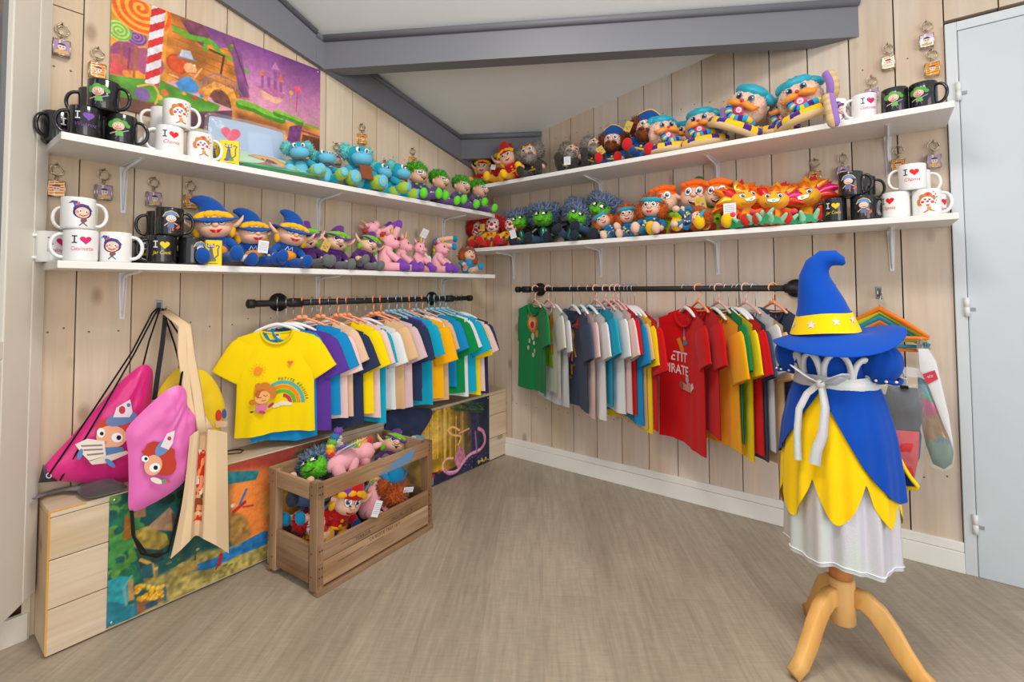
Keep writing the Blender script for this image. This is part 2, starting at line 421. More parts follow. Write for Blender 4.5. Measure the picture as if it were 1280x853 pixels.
# ================================================================ ROOM
XL, YR = -2.11, 2.475
PL = [(212, 194, 171), (218, 201, 179), (206, 188, 166), (222, 206, 186), (214, 197, 175), (213, 193, 168)]
PR = [(211, 195, 179), (217, 202, 187), (206, 190, 173), (221, 206, 193), (214, 198, 182), (213, 195, 176)]
def shade(c, k): return tuple(max(0, min(255, v*k)) for v in c)
def room():
    g = G(); g.box((0.4, 0.2, -0.05), (6.4, 6.0, 0.1), (180, 165, 145)); o = structure(g.build('floor', 'floor_vinyl'))
    # left wall: vertical planks with shadow gaps over a dark backing
    g = G(); g.box((XL-0.06, 0.1, 2.1), (0.06, 4.9, 4.2), (90, 70, 52))
    ys = [0.304]+[0.393+0.1488*k for k in range(15)]
    for i in range(len(ys)-1):
        a, b = ys[i], ys[i+1]; g.seed = (random.uniform(0, 9), random.uniform(0, 9), random.uniform(0, 9))
        c = PL[random.randrange(6)]
        if i == 0: parts = [(0, 1.99), (1.994, 4.2)]
        elif i in (4, 9): parts = [(0, 2.3), (2.304, 4.2)]
        else: parts = [(0, 4.2)]
        for p, q in parts: g.box((XL-0.015, (a+b)/2, (p+q)/2), (0.03, b-a-0.0035, q-p), c)
    g.seed = (3, 1, 2)
    for k in range(16):
        b = 0.26-k*0.15; g.box((XL-0.015, b-0.075, 2.1), (0.03, 0.146, 4.2), PL[k % 6])
    structure(g.build('wall_left', 'plank_z'))
    g = G(); g.box((0.35, YR+0.06, 2.1), (5.1, 0.06, 4.2), (90, 70, 52))
    xs = [XL, -2.047]+[-1.897+0.1513*k for k in range(15)]; xs[-1] = 0.2215
    for i in range(len(xs)-1):
        a, b = xs[i], xs[i+1]; g.seed = (random.uniform(0, 9), random.uniform(0, 9), random.uniform(0, 9))
        g.box(((a+b)/2, YR+0.015, 2.1), (b-a-0.0045, 0.03, 4.2), PR[random.randrange(6)])
    for k in range(18):
        a = 0.2215+k*0.1513; g.seed = (random.uniform(0, 9), k, 2)
        if a < 1.06: g.box((a+0.0757, YR+0.015, 3.145), (0.147, 0.03, 2.11), PR[k % 6])
        else: g.box((a+0.0757, YR+0.015, 2.1), (0.147, 0.03, 4.2), PR[k % 6])
    structure(g.build('wall_right', 'plank_z'))
    # nail heads on the planks
    g = G()
    for a, b in zip(xs, xs[1:]):
        for z in (0.33, 1.42, 1.98):
            for f in (.28, .72):
                g.ell((a+(b-a)*f+random.uniform(-.008, .008), YR-0.0006, z+random.uniform(-.012, .012)), (.0032, .001, .0032), (120, 98, 76), seg=8, rings=4)
    for a, b in zip(ys, ys[1:]):
        for z in (0.93, 1.78):
            for f in (.28, .72):
                g.ell((XL+0.0006, a+(b-a)*f+random.uniform(-.008, .008), z+random.uniform(-.012, .012)), (.001, .0032, .0032), (120, 98, 76), seg=8, rings=4)
    structure(g.build('trim_3', 'plastic'))
    # skirting boards
    g = G(); wc = (238, 236, 230)
    g.box(((-1.94+0.2215)/2, YR-0.009, 0.0375), (2.1615, 0.018, 0.075), wc, bev=.002)
    g.box(((-1.94+0.2215)/2, YR-0.007, 0.0935), (2.1615, 0.014, 0.034), wc, bev=.002)
    structure(g.build('baseboard_right', 'paint'))
    g = G(); g.box((XL+0.009, -1.05, 0.04), (0.018, 2.7, 0.08), (214, 206, 194), bev=.002)
    structure(g.build('baseboard_left', 'paint'))
    # sloping ceiling, hipped along the cross beam
    ang = math.atan(0.585); n = Vector((math.sin(ang), -math.cos(ang)))
    x0, y0 = -0.041, 2.475
    def zr(x, y): return 1.968+0.167*(x+2.11)+0.2527*(2.475-y)
    def zf(x, y): return 2.285+0.46*max(0.0, (Vector((x-x0, y-y0))).dot(n))
    cc = (238, 241, 241)
    g = G()
    def slab(poly, fz):
        v = [(x, y, fz(x, y)) for x, y in poly]; w = [(x, y, fz(x, y)+0.05) for x, y in poly]; k = len(v)
        g.add(v+w, [tuple(range(k))[::-1], tuple(range(k, 2*k))]+[(i, (i+1) % k, k+(i+1) % k, k+i) for i in range(k)], cc, False)
    yb = y0-0.585*(x0-XL)
    slab([(XL, yb), (x0, y0), (XL, y0)], zr)
    slab([(XL, yb), (XL, -2.3), (2.9, -2.3), (2.9, y0), (x0, y0)], zf)
    structure(g.build('ceiling', 'paint'))
    gc = (118, 120, 128)
    def beam(name, a, b, w, z0, z1, lip=True, za=None):
        a = Vector((a[0], a[1], 0)); b = Vector((b[0], b[1], 0)); d = (b-a).normalized(); m = Vector((d.y, -d.x, 0))  # m: room side
        g = G()
        def q(p, off, z): return (p+m*off)+Vector((0, 0, z))
        za0, za1, zb0, zb1 = za or (z0, z1, z0, z1)
        vs = [q(a, 0, za0), q(a, -w, za0), q(a, -w, za1), q(a, 0, za1), q(b, 0, zb0), q(b, -w, zb0), q(b, -w, zb1), q(b, 0, zb1)]
        g.add(vs, [(0, 1, 2, 3), (7, 6, 5, 4), (0, 4, 5, 1), (1, 5, 6, 2), (2, 6, 7, 3), (3, 7, 4, 0)], gc, False)
        if lip:
            g.tube([q(a, 0.004, za1-0.012), q(b, 0.004, zb1-0.012)], 0.017, shade(gc, .97), 10)
        return structure(g.build(name, 'paint'))
    beam('ceiling_beam', (XL-.02, yb-0.02-.0117), (x0-0.003, y0-0.001), 0.08, 2.116, 2.275)
    beam('ceiling_beam', (XL, 2.475-0.616*(2.11-1.652)), (-1.652, 2.474), 0.06, 1.885, 2.035)
    # rafters lying along the left wall under the slope
    g2 = lambda y: 2.11-0.2527*(y-1.29)
    g = G()
    def rafter(ya, yb_, f0, f1, x):
        vs = []
        for y in (ya, yb_):
            vs += [(XL, y, f0(y)), (x, y, f0(y)), (x, y, f1(y)), (XL, y, f1(y))]
        g.add(vs, [(0, 3, 2, 1), (4, 5, 6, 7), (0, 1, 5, 4), (1, 2, 6, 5), (2, 3, 7, 6), (3, 0, 4, 7)], gc, False)
        g.tube([(x, ya, f1(ya)-0.012), (x, yb_, f1(yb_)-0.012)], 0.014, shade(gc, .9), 8)
    rafter(1.22, 2.474, g2, lambda y: 2.262-0.2527*(y-1.276)+.004, XL+0.025)
    structure(g.build('ceiling_rafter', 'paint'))
    g = G(); rafter(-2.2, 1.2195, g2, lambda y: 2.262-0.43*(y-1.276)+.004, XL+0.025)
    structure(g.build('ceiling_rafter', 'paint'))
    # door with frame in the right wall
    g = G(); dc = (200, 208, 214)
    g.box((0.62, YR+0.004, 1.0165), (0.725, 0.036, 2.033), dc, bev=.003)
    leaf = structure(g.build('door_1', 'paint'))
    for z in (0.19, 0.985, 1.80):
        h = G(); h.lathe([(0.0, -.036), (.0085, -.034), (.0085, -.001), (.007, 0), (.0085, .001), (.0085, .034), (0, .036)], (222, 224, 226), 12, T(0.2535, YR-0.02, z))
        h.box((0.2535+0.012, YR-0.016, z-.008), (0.024, 0.003, 0.012), (150, 150, 152)); h.build('hinge', 'plastic', leaf)
    g = G(); fc = (208, 214, 219)
    g.box((0.239, YR+0.0, 1.035), (0.034, 0.03, 2.07), fc, bev=.002)
    g.box((1.003, YR+0.0, 1.035), (0.034, 0.03, 2.07), fc, bev=.002)
    g.box((0.621, YR+0.0, 2.0525), (0.73, 0.03, 0.035), fc, bev=.002)
    structure(g.build('trim_1', 'paint'))
    # white glazed leaf standing open against the left wall
    root = bpy.data.objects.new('door_2', None); COL.objects.link(root); structure(root)
    root.location = (-2.088, 0.299, 0); d = Vector((0.8393, -0.5436)); root.rotation_euler = (0, 0, math.atan2(d.y, d.x))
    wc = (225, 221, 211)
    g = G()
    g.box((0.033, 0, 1.42), (0.064, 0.034, 2.55), wc, bev=.003)
    g.box((0.129, 0.003, 1.42), (0.124, 0.028, 2.55), shade(wc, .985), bev=.003)
    g.box((0.60, 0, 1.42), (0.1, 0.034, 2.55), wc, bev=.003)
    g.box((0.37, 0, 2.60), (0.36, 0.034, 0.19), wc, bev=.003)
    g.box((0.37, 0.002, 0.51), (0.36, 0.028, 0.725), wc, bev=.003)
    g.box((0.37, 0, 0.90), (0.36, 0.034, 0.05), wc, bev=.003)
    g.build('door_frame', 'paint', root)
    g = G(); g.box((0.37, 0, 1.715), (0.362, 0.008, 1.582), (96, 104, 112)); g.build('glass_pane', 'gloss', root)
    # far side trim where the leaf meets the planks
    g = G(); g.box((XL+0.006, 0.2955, 2.1), (0.012, 0.018, 4.2), (204, 190, 168)); structure(g.build('trim_2', 'paint'))
room()

# ---------------------------------------------------------------- shelves on brackets
def shelf(label, a, b):
    c = [(p+q)/2 for p, q in zip(a, b)]; d = [q-p for p, q in zip(a, b)]
    root = thing('wall_shelf', label, 'shelf', (c[0], c[1], a[2]), group='white wall shelves')
    g = G(); g.box((0, 0, d[2]/2), d, (232, 231, 229), bev=.0015); g.build('shelf_board', 'plastic', root)
    return root, c, a[2]
def bracket(root, c, z, pos, wall):
    """wall 'L' or 'R'; legs run down the wall and out under the board."""
    g = G(); w = (226, 227, 230)
    def q(out, al, dz):
        p = Vector((XL+out, pos+al, z+dz)) if wall == 'L' else Vector((pos-al, YR-out, z+dz))
        return p-Vector((c[0], c[1], z))
    def plate(o0, o1, w0, w1, z0, z1, th, axis):
        vs = []
        for (o, ww, zz) in ((o0, w0, z0), (o1, w1, z1)):
            for s in (-1, 1):
                vs += [q(o, s*ww/2, zz)]
        off = Vector((0, 0, -th)) if axis == 'h' else (Vector((th, 0, 0)) if wall == 'L' else Vector((0, -th, 0)))
        v2 = [v+off for v in vs]
        g.add(vs+v2, [(0, 1, 3, 2), (4, 6, 7, 5), (0, 4, 5, 1), (2, 3, 7, 6), (0, 2, 6, 4), (1, 5, 7, 3)], w, False)
    plate(0.0005, 0.0005, .026, .014, -.001, -.165, .003, 'v')
    plate(0.001, 0.19, .026, .014, -.0005, -.0005, .003, 'h')
    pts = [q(0.004, 0, -.155), q(0.009, 0, -.06), q(.016, 0, -.02), q(.05, 0, -.010), q(.18, 0, -.005)]
    g.tube(pts, [.0025, .0045, .006, .0055, .003], w, 8)
    for dz in (-.03, -.14): 
        p = q(.004, 0, dz); g.ell(p, .0035, (170, 172, 176), seg=8, rings=5)
    g.build('bracket', 'plastic', root)
def yL(px, X, py=300): return onX(px, py, X).y
def xR(px, Y, py=300): return onY(px, py, Y).x
s1 = shelf('white shelf on the left wall, the upper one, under the candy land poster', (XL, .304, 1.499), (-1.86, 2.268, 1.521))
s2 = shelf('white shelf on the left wall, the lower one, above the clothes rail', (XL, .304, 1.127), (-1.86, 2.268, 1.149))
s3 = shelf('white shelf on the right wall, the upper one, carrying the turbaned plush heads', (-2.105, 2.205, 1.674), (.217, YR, 1.696))
s4 = shelf('white shelf on the right wall, the lower one, above the clothes rail', (-2.105, 2.205, 1.290), (.217, YR, 1.312))
for px in (154, 398, 554):
    bracket(*s1, yL(px, XL, 240), 'L'); bracket(*s2, yL(px-1, XL, 370), 'L')
for px in (1110, 896, 750): bracket(*s3, xR(px, YR, 190), 'R')
for px in (1115, 897, 751, 642): bracket(*s4, xR(px, YR, 330), 'R')

# ---------------------------------------------------------------- clothes rails of black pipe
def rail(label, a, b, mounts, out):
    a, b, out = Vector(a), Vector(b), Vector(out); d = (b-a).normalized(); L = (b-a).length
    root = thing('clothes_rail', label, 'clothes rail', a, group='black pipe clothes rails')
    c = (38, 36, 36)
    g = G(); g.tube([Vector(), d*L], .0135, c, 14); g.build('pipe', 'iron', root)
    for t in (0, L):
        g = G(); e = d*t; s = 1 if t else -1
        g.tube([e-d*s*.012, e-d*s*.01, e+d*s*.014, e+d*s*.018], [.0135, .018, .018, .012], c, 14); g.build('end_cap', 'iron', root)
    for t in mounts:
        g = G(); p = d*t
        g.tube([p-d*.028, p-d*.026, p+d*.026, p+d*.028], [.0135, .019, .019, .0135], c, 14)
        g.tube([p, p+out], .0145, c, 14)
        g.tube([p+out*.99, p+out*.92, p+out*.86, p+out*.84], [.04, .04, .024, .02], c, 22)
        g.build('wall_flange', 'iron', root)
    return root
RX, RZL, RY, RZR = -1.96, 1.008, 2.325, 1.058
rail('black pipe clothes rail on the left wall, under the lower shelf', (RX, .885, RZL), (RX, 2.145, RZL), (.178, 1.09), (-.15, 0, 0))
rail('black pipe clothes rail on the right wall', (-1.727, RY, RZR), (-.16, RY, RZR), (.06, 1.43), (0, .15, 0))

# ---------------------------------------------------------------- bench of pale planks, and the printed panels screwed to it
def bench():
    root = thing('plank_bench', 'long low box bench of pale planks along the left wall', 'bench', (-2.025, 1.39, 0))
    def B(g, x0, x1, y0, y1, z0, z1, c): g.box(((x0+x1)/2+2.025, (y0+y1)/2-1.39, (z0+z1)/2), (x1-x0, y1-y0, z1-z0), c, bev=.0015)
    bz = [(.006, .135), (.138, .275), (.278, .398)]
    cs = [(214, 196, 172), (220, 203, 180), (212, 194, 168)]
    for i, (a, b) in enumerate(bz):
        g = G(); g.seed = (i*2.3, 1.1*i, 4); B(g, -1.958, -1.94, .316, 2.47, a, b, cs[i]); g.build('front_board', 'plank_y', root)
    g = G(); g.seed = (1.7, 5, 2); B(g, -2.108, -1.94, .316, 2.47, .4, .418, (210, 192, 167)); g.build('top_board', 'plank_y', root)
    g = G(); g.seed = (4.4, 2, 2); B(g, -2.108, -1.9595, .316, .334, 0.004, .399, (210, 186, 158)); g.build('end_board', 'plank_z', root)
    g = G(); B(g, -2.09, -1.97, .336, 2.46, 0, .39, (120, 96, 70)); g.build('carcass', 'plank_y', root)
    g = G(); B(g, -1.9415, -1.9385, .3135, .3185, .01, .416, (226, 170, 78)); B(g, -1.9415, -1.9385, .3135, .40, .4135, .4185, (226, 170, 78)); g.build('edge_strip', 'beech', root)
bench()

class Paint:
    """A picture laid out on a panel of the left wall side (plane x = X), sized y0..y1 by z0..z1."""
    def __init__(s, X, y0, y1, z0, z1, W, Hh):
        s.X, s.b, s.W, s.H = X, (y0, y1, z0, z1), W, Hh
        s.Y, s.Z = np.meshgrid(np.linspace(y0, y1, W), np.linspace(z0, z1, Hh))
        s.im = np.zeros((Hh, W, 3)); s.n1 = s.noise(6); s.n2 = s.noise(22); s.n3 = s.noise(60)
    def noise(s, k):
        h = max(3, int(k*s.H/s.W)+2); g = rng.random((h, k+2))
        u = np.linspace(0, k, s.W); v = np.linspace(0, h-2, s.H); i = u.astype(int); j = v.astype(int); fu = u-i; fv = (v-j)[:, None]
        fu = fu*fu*(3-2*fu); fv = fv*fv*(3-2*fv)
        return (g[j][:, i]*(1-fu)+g[j][:, i+1]*fu)*(1-fv)+(g[j+1][:, i]*(1-fu)+g[j+1][:, i+1]*fu)*fv
    def P(s, x, y): p = onX(x, y, s.X); return p.y, p.z
    def mix(s, m, c, var=0.12, nz=None):
        nz = s.n3 if nz is None else nz
        c = np.array(c, float)[None, None]*(1-var/2+var*nz[..., None])
        m = np.clip(m, 0, 1)[..., None]; s.im = s.im*(1-m)+c*m
    def poly(s, px, c, var=.15, nz=None, soft=0.003, a=1.0):
        pts = [s.P(*p) for p in px]; ins = np.zeros_like(s.Y, bool); dist = np.full_like(s.Y, 9.0)
        for (a0, b0), (a1, b1) in zip(pts, pts[1:]+pts[:1]):
            cnd = (b0 > s.Z) != (b1 > s.Z)
            with np.errstate(divide='ignore', invalid='ignore'):
                xi = (a1-a0)*(s.Z-b0)/(b1-b0+1e-12)+a0
            ins ^= cnd & (s.Y < xi)
            dx, dy = a1-a0, b1-b0; t = np.clip(((s.Y-a0)*dx+(s.Z-b0)*dy)/(dx*dx+dy*dy+1e-12), 0, 1)
            dist = np.minimum(dist, np.hypot(s.Y-a0-t*dx, s.Z-b0-t*dy))
        sd = np.where(ins, dist, -dist); s.mix(np.clip(sd/soft+.5, 0, 1)*a, c, var, nz)
    def line(s, px, w, c, var=.1, soft=0.002, a=1.0):
        pts = [s.P(*p) for p in px]; dist = np.full_like(s.Y, 9.0)
        if len(pts) > 3:
            q = [pts[0]]+pts+[pts[-1]]; pts = []
            for i in range(1, len(q)-2):
                for t in (0, .25, .5, .75):
                    pts.append(tuple(.5*(2*q[i][k]+(q[i+1][k]-q[i-1][k])*t+(2*q[i-1][k]-5*q[i][k]+4*q[i+1][k]-q[i+2][k])*t*t+(3*q[i][k]-q[i-1][k]-3*q[i+1][k]+q[i+2][k])*t**3) for k in (0, 1)))
            pts.append(q[-1])
        for (a0, b0), (a1, b1) in zip(pts, pts[1:]):
            dx, dy = a1-a0, b1-b0; t = np.clip(((s.Y-a0)*dx+(s.Z-b0)*dy)/(dx*dx+dy*dy+1e-12), 0, 1)
            dist = np.minimum(dist, np.hypot(s.Y-a0-t*dx, s.Z-b0-t*dy))
        s.mix(np.clip((w/2-dist)/soft+.5, 0, 1)*a, c, var)
    def disc(s, x, y, r, c, ry=None, var=.12, soft=0.003, a=1.0, mod=None):
        cy, cz = s.P(x, y); ry = ry or r; d = np.hypot((s.Y-cy)/r, (s.Z-cz)/ry)*r
        s.mix(np.clip((r-d)/soft+.5, 0, 1)*a, c, var)
        return d, np.arctan2(s.Z-cz, s.Y-cy)
    def swirl(s, x, y, r, c1, c2, turns=4):
        cy, cz = s.P(x, y); d = np.hypot(s.Y-cy, s.Z-cz); a = np.arctan2(s.Z-cz, s.Y-cy)
        ph = np.sin((d/r*turns-a/(2*PI))*2*PI); m = np.clip((r-d)/.003+.5, 0, 1)
        s.mix(m, c1); s.mix(m*np.clip(ph*2+.2, 0, 1), c2)
    def panel(s, name, label, cat, thick=0.003):
        y0, y1, z0, z1 = s.b; s.im = s.im*(.90+.11*s.noise(130)+.09*s.noise(45))[..., None]
        root = thing(name, label, cat, (s.X-thick, (y0+y1)/2, z0))
        me = bpy.data.meshes.new('printed_picture')
        idx = np.arange(s.W*s.H).reshape(s.H, s.W)
        v = np.stack([np.full(s.Y.size, thick+.0006), (s.Y-(y0+y1)/2).ravel(), (s.Z-z0).ravel()], 1)
        q = np.stack([idx[:-1, :-1], idx[:-1, 1:], idx[1:, 1:], idx[1:, :-1]], -1).reshape(-1, 4)
        me.from_pydata(v.tolist(), [], q.tolist())
        im = np.clip(s.im, 0, 255)/255; lin_ = np.where(im <= .04045, im/12.92, ((im+.055)/1.055)**2.4).reshape(-1, 3)
        at = me.color_attributes.new('Col', 'FLOAT_COLOR', 'POINT')
        at.data.foreach_set('color', np.concatenate([lin_, np.ones((len(lin_), 1))], 1).astype(np.float32).ravel())
        me.materials.append(MATS['print']); o = bpy.data.objects.new('printed_picture', me); COL.objects.link(o); o.parent = root
        g = G(); g.box((thick/2, 0, (z1-z0)/2), (thick, y1-y0, z1-z0), (60, 50, 60)); g.build('backing_panel', 'plastic', root)
        for yy in (y0+.012, y1-.012):
            for zz in (z0+.012, z1-.012):
                g = G(); g.lathe([(.0045, 0), (.0045, .0012), (.003, .002), (0, .002)], (205, 205, 205), 10, T(thick+.0006, yy-(y0+y1)/2, zz-z0) @ R('Y', 90)); g.build('screw', 'metal', root)
        return root

def poster_candy():
    s = Paint(-2.104, .463, 1.252, 1.70, 2.112, 300, 158)
    t = np.clip((s.Z-1.75)/.36, 0, 1)[..., None]; u = np.clip((s.Y-.80)/.45, 0, 1)[..., None]
    top = np.array((118, 64, 132)); mid = np.array((200, 130, 175)); low = np.array((236, 176, 180))
    s.im = np.where(t > .5, mid+(top-mid)*(t-.5)*2, low+(mid-low)*t*2)*(.9+.2*s.n1[..., None])
    # left forest glow
    s.poly([(130, -40), (222, -30), (232, 100), (130, 110)], (226, 150, 50), .3, s.n2)
    s.disc(160, 70, .05, (150, 70, 120)); s.disc(185, 78, .05, (168, 84, 120)); s.disc(148, 80, .035, (190, 90, 90))
    # gingerbread trunk with icing
    s.poly([(212, 10), (250, 22), (268, 60), (292, 60), (305, 95), (312, 125), (250, 118), (205, 90)], (196, 120, 44), .45, s.n2)
    for k in range(8): s.line([(212+k*3, 30+k*9), (300, 60+k*9)], .003, (140, 78, 30), a=.7)
    s.poly([(225, 24), (252, 28), (262, 45), (255, 60), (238, 45)], (120, 64, 90), .3)
    s.line([(219, 36), (238, 46), (262, 52), (272, 62)], .02, (96, 170, 46)); s.line([(258, 50), (256, 62)], .013, (92, 168, 44)); s.line([(275, 66), (292, 76), (310, 90)], .014, (98, 176, 50))
    s.line([(262, 62), (280, 70), (276, 92)], .008, (92, 50, 30))
    # ground
    s.poly([(130, 92), (170, 98), (200, 100), (240, 118), (275, 132), (270, 145), (250, 150), (240, 165), (130, 125)], (86, 150, 44), .35, s.n2)
    s.poly([(130, 118), (190, 128), (240, 140), (240, 180), (130, 160)], (120, 76, 60), .4, s.n2)
    s.poly([(240, 140), (290, 138), (300, 160), (240, 170)], (104, 64, 84), .4, s.n2)
    # lollipops and the striped cane
    s.line([(152, 55), (152, 92)], .006, (160, 96, 40)); s.line([(171, 48), (167, 96)], .008, (170, 100, 40)); s.line([(162, 60), (160, 90)], .005, (120, 60, 60))
    s.swirl(170, 46, .032, (110, 60, 130), (160, 110, 170), 3); s.swirl(149, 38, .036, (120, 180, 60), (190, 214, 120), 3)
    s.swirl(176, 10, .095, (232, 96, 28), (250, 176, 50), 4)
    A = np.array(s.P(200, -10)); B = np.array(s.P(190, 106)); d = (B-A)/np.hypot(*(B-A)); nn = np.array((-d[1], d[0]))
    al = (s.Y-A[0])*d[0]+(s.Z-A[1])*d[1]; ac = (s.Y-A[0])*nn[0]+(s.Z-A[1])*nn[1]
    m = np.clip((.022-abs(ac))/.002+.5, 0, 1)*(al < np.hypot(*(B-A))); s.mix(m, (226, 220, 226)); s.mix(m*(np.sin((al*1.0+ac*.9)*2*PI/.06) > 0), (206, 44, 48))
    s.disc(178, 118, .024, (126, 96, 160)); s.line([(172, 108), (190, 106), (198, 118), (194, 130)], .007, (226, 176, 84)); s.disc(206, 116, .012, (222, 110, 50)); s.disc(200, 122, .009, (230, 180, 60))
    s.poly([(137, 78), (150, 78), (164, 90), (162, 97), (138, 92)], (214, 84, 84)); s.disc(158, 92, .012, (236, 150, 60))
    s.disc(222, 80, .037, (196, 70, 28)); s.poly([(262, 22), (286, 34), (300, 60), (312, 122), (300, 122), (290, 70), (272, 40)], (122, 72, 120), .5, s.n2)
    for k in range(6): s.line([(288+k*3, 44+k*9), (296+k*3, 66+k*9)], .004, (90, 50, 100), a=.7)
    # bridge
    s.poly([(250, 112), (268, 102), (292, 112), (300, 138), (292, 138), (280, 118), (262, 116)], (222, 160, 70), .3); s.poly([(262, 120), (268, 113), (278, 114), (286, 122), (289, 136), (268, 128)], (112, 70, 60), .3); s.line([(257, 124), (259, 114), (268, 106), (280, 109), (289, 120), (294, 137)], .016, (226, 150, 54), .3); s.line([(262, 121), (268, 113), (278, 114), (286, 123), (289, 136)], .003, (110, 60, 40))
    s.line([(250, 104), (268, 92), (290, 102), (306, 126)], .004, (120, 116, 160))
    for k in range(8): s.line([(252+k*6, 103-abs(k-3)*-2-8), (252+k*6, 112-abs(k-3)*-2-6)], .003, (130, 128, 170))
    # a red haired girl in a blue dress
    s.disc(222, 80, .03, (214, 84, 34)); s.disc(238, 86, .022, (238, 170, 120)); s.disc(243, 82, .004, (250, 250, 250)); s.line([(235, 91), (244, 92)], .003, (140, 50, 40))
    s.line([(222, 70), (244, 76)], .007, (110, 130, 180)); s.poly([(224, 70), (227, 62), (238, 64), (242, 75)], (190, 200, 220))
    s.poly([(228, 97), (238, 96), (249, 108), (246, 117), (226, 114), (219, 104)], (70, 140, 206)); s.line([(222, 97), (212, 93)], .007, (238, 170, 120)); s.line([(243, 97), (252, 86)], .006, (238, 170, 120))
    for x, y, c in ((230, 117, (236, 160, 40)), (243, 123, (206, 44, 44)), (252, 120, (60, 120, 200))): s.disc(x, y, .007, c)
    # castle cake far off
    s.poly([(322, 112), (332, 108), (356, 116), (354, 126), (346, 130), (330, 124)], (226, 170, 150), .3, s.n2); s.poly([(320, 108), (338, 104), (356, 118), (354, 124), (340, 120)], (190, 110, 160))
    for x, y0, y1, w in ((328, 92, 108, .012), (336, 98, 108, .014), (344, 84, 110, .014), (351, 100, 114, .012)): s.line([(x, y0), (x, y1)], w, (150, 90, 150))
    for x, y in ((328, 90), (351, 98)): s.poly([(x-4, y+4), (x+4, y+5), (x, y-6)], (220, 120, 100))
    s.poly([(339, 86), (349, 88), (344, 78)], (200, 130, 190))
    s.line([(372, 112), (370, 140)], .004, (190, 70, 110)); s.disc(372, 112, .017, (222, 90, 120)); s.line([(364, 116), (363, 136)], .003, (220, 150, 90)); s.disc(364, 116, .009, (236, 170, 90))
    # cliffs at the front right
    s.poly([(290, 130), (330, 140), (356, 152), (400, 160), (405, 192), (290, 185)], (206, 138, 60), .4, s.n2)
    s.poly([(362, 158), (378, 156), (372, 190), (356, 190)], (120, 64, 120), .3); s.poly([(378, 168), (402, 174), (402, 192), (376, 192)], (110, 62, 44), .3)
    s.line([(376, 163), (401, 172)], .008, (160, 60, 110))
    s.poly([(296, 140), (350, 156), (352, 186), (296, 180)], (150, 88, 50), .4, s.n2, soft=.02); s.line([(300, 131), (318, 136), (334, 144), (352, 150)], .034, (70, 136, 40)); s.line([(300, 128), (318, 133), (334, 141), (352, 147)], .022, (120, 186, 56)); s.line([(345, 142), (362, 148), (376, 154)], .026, (80, 144, 44)); s.line([(345, 139), (362, 145), (376, 151)], .016, (140, 196, 66)); s.line([(380, 155), (402, 162)], .01, (120, 176, 60))
    s.poly([(258, 30), (266, 24), (272, 26), (270, 34)], (90, 60, 90)); s.disc(288, 60, .011, (90, 130, 50)); s.disc(290, 57, .006, (190, 140, 90))
    s.panel('candy_land_poster', 'colourful candy land poster on the left wall, above the upper shelf', 'poster')
poster_candy()

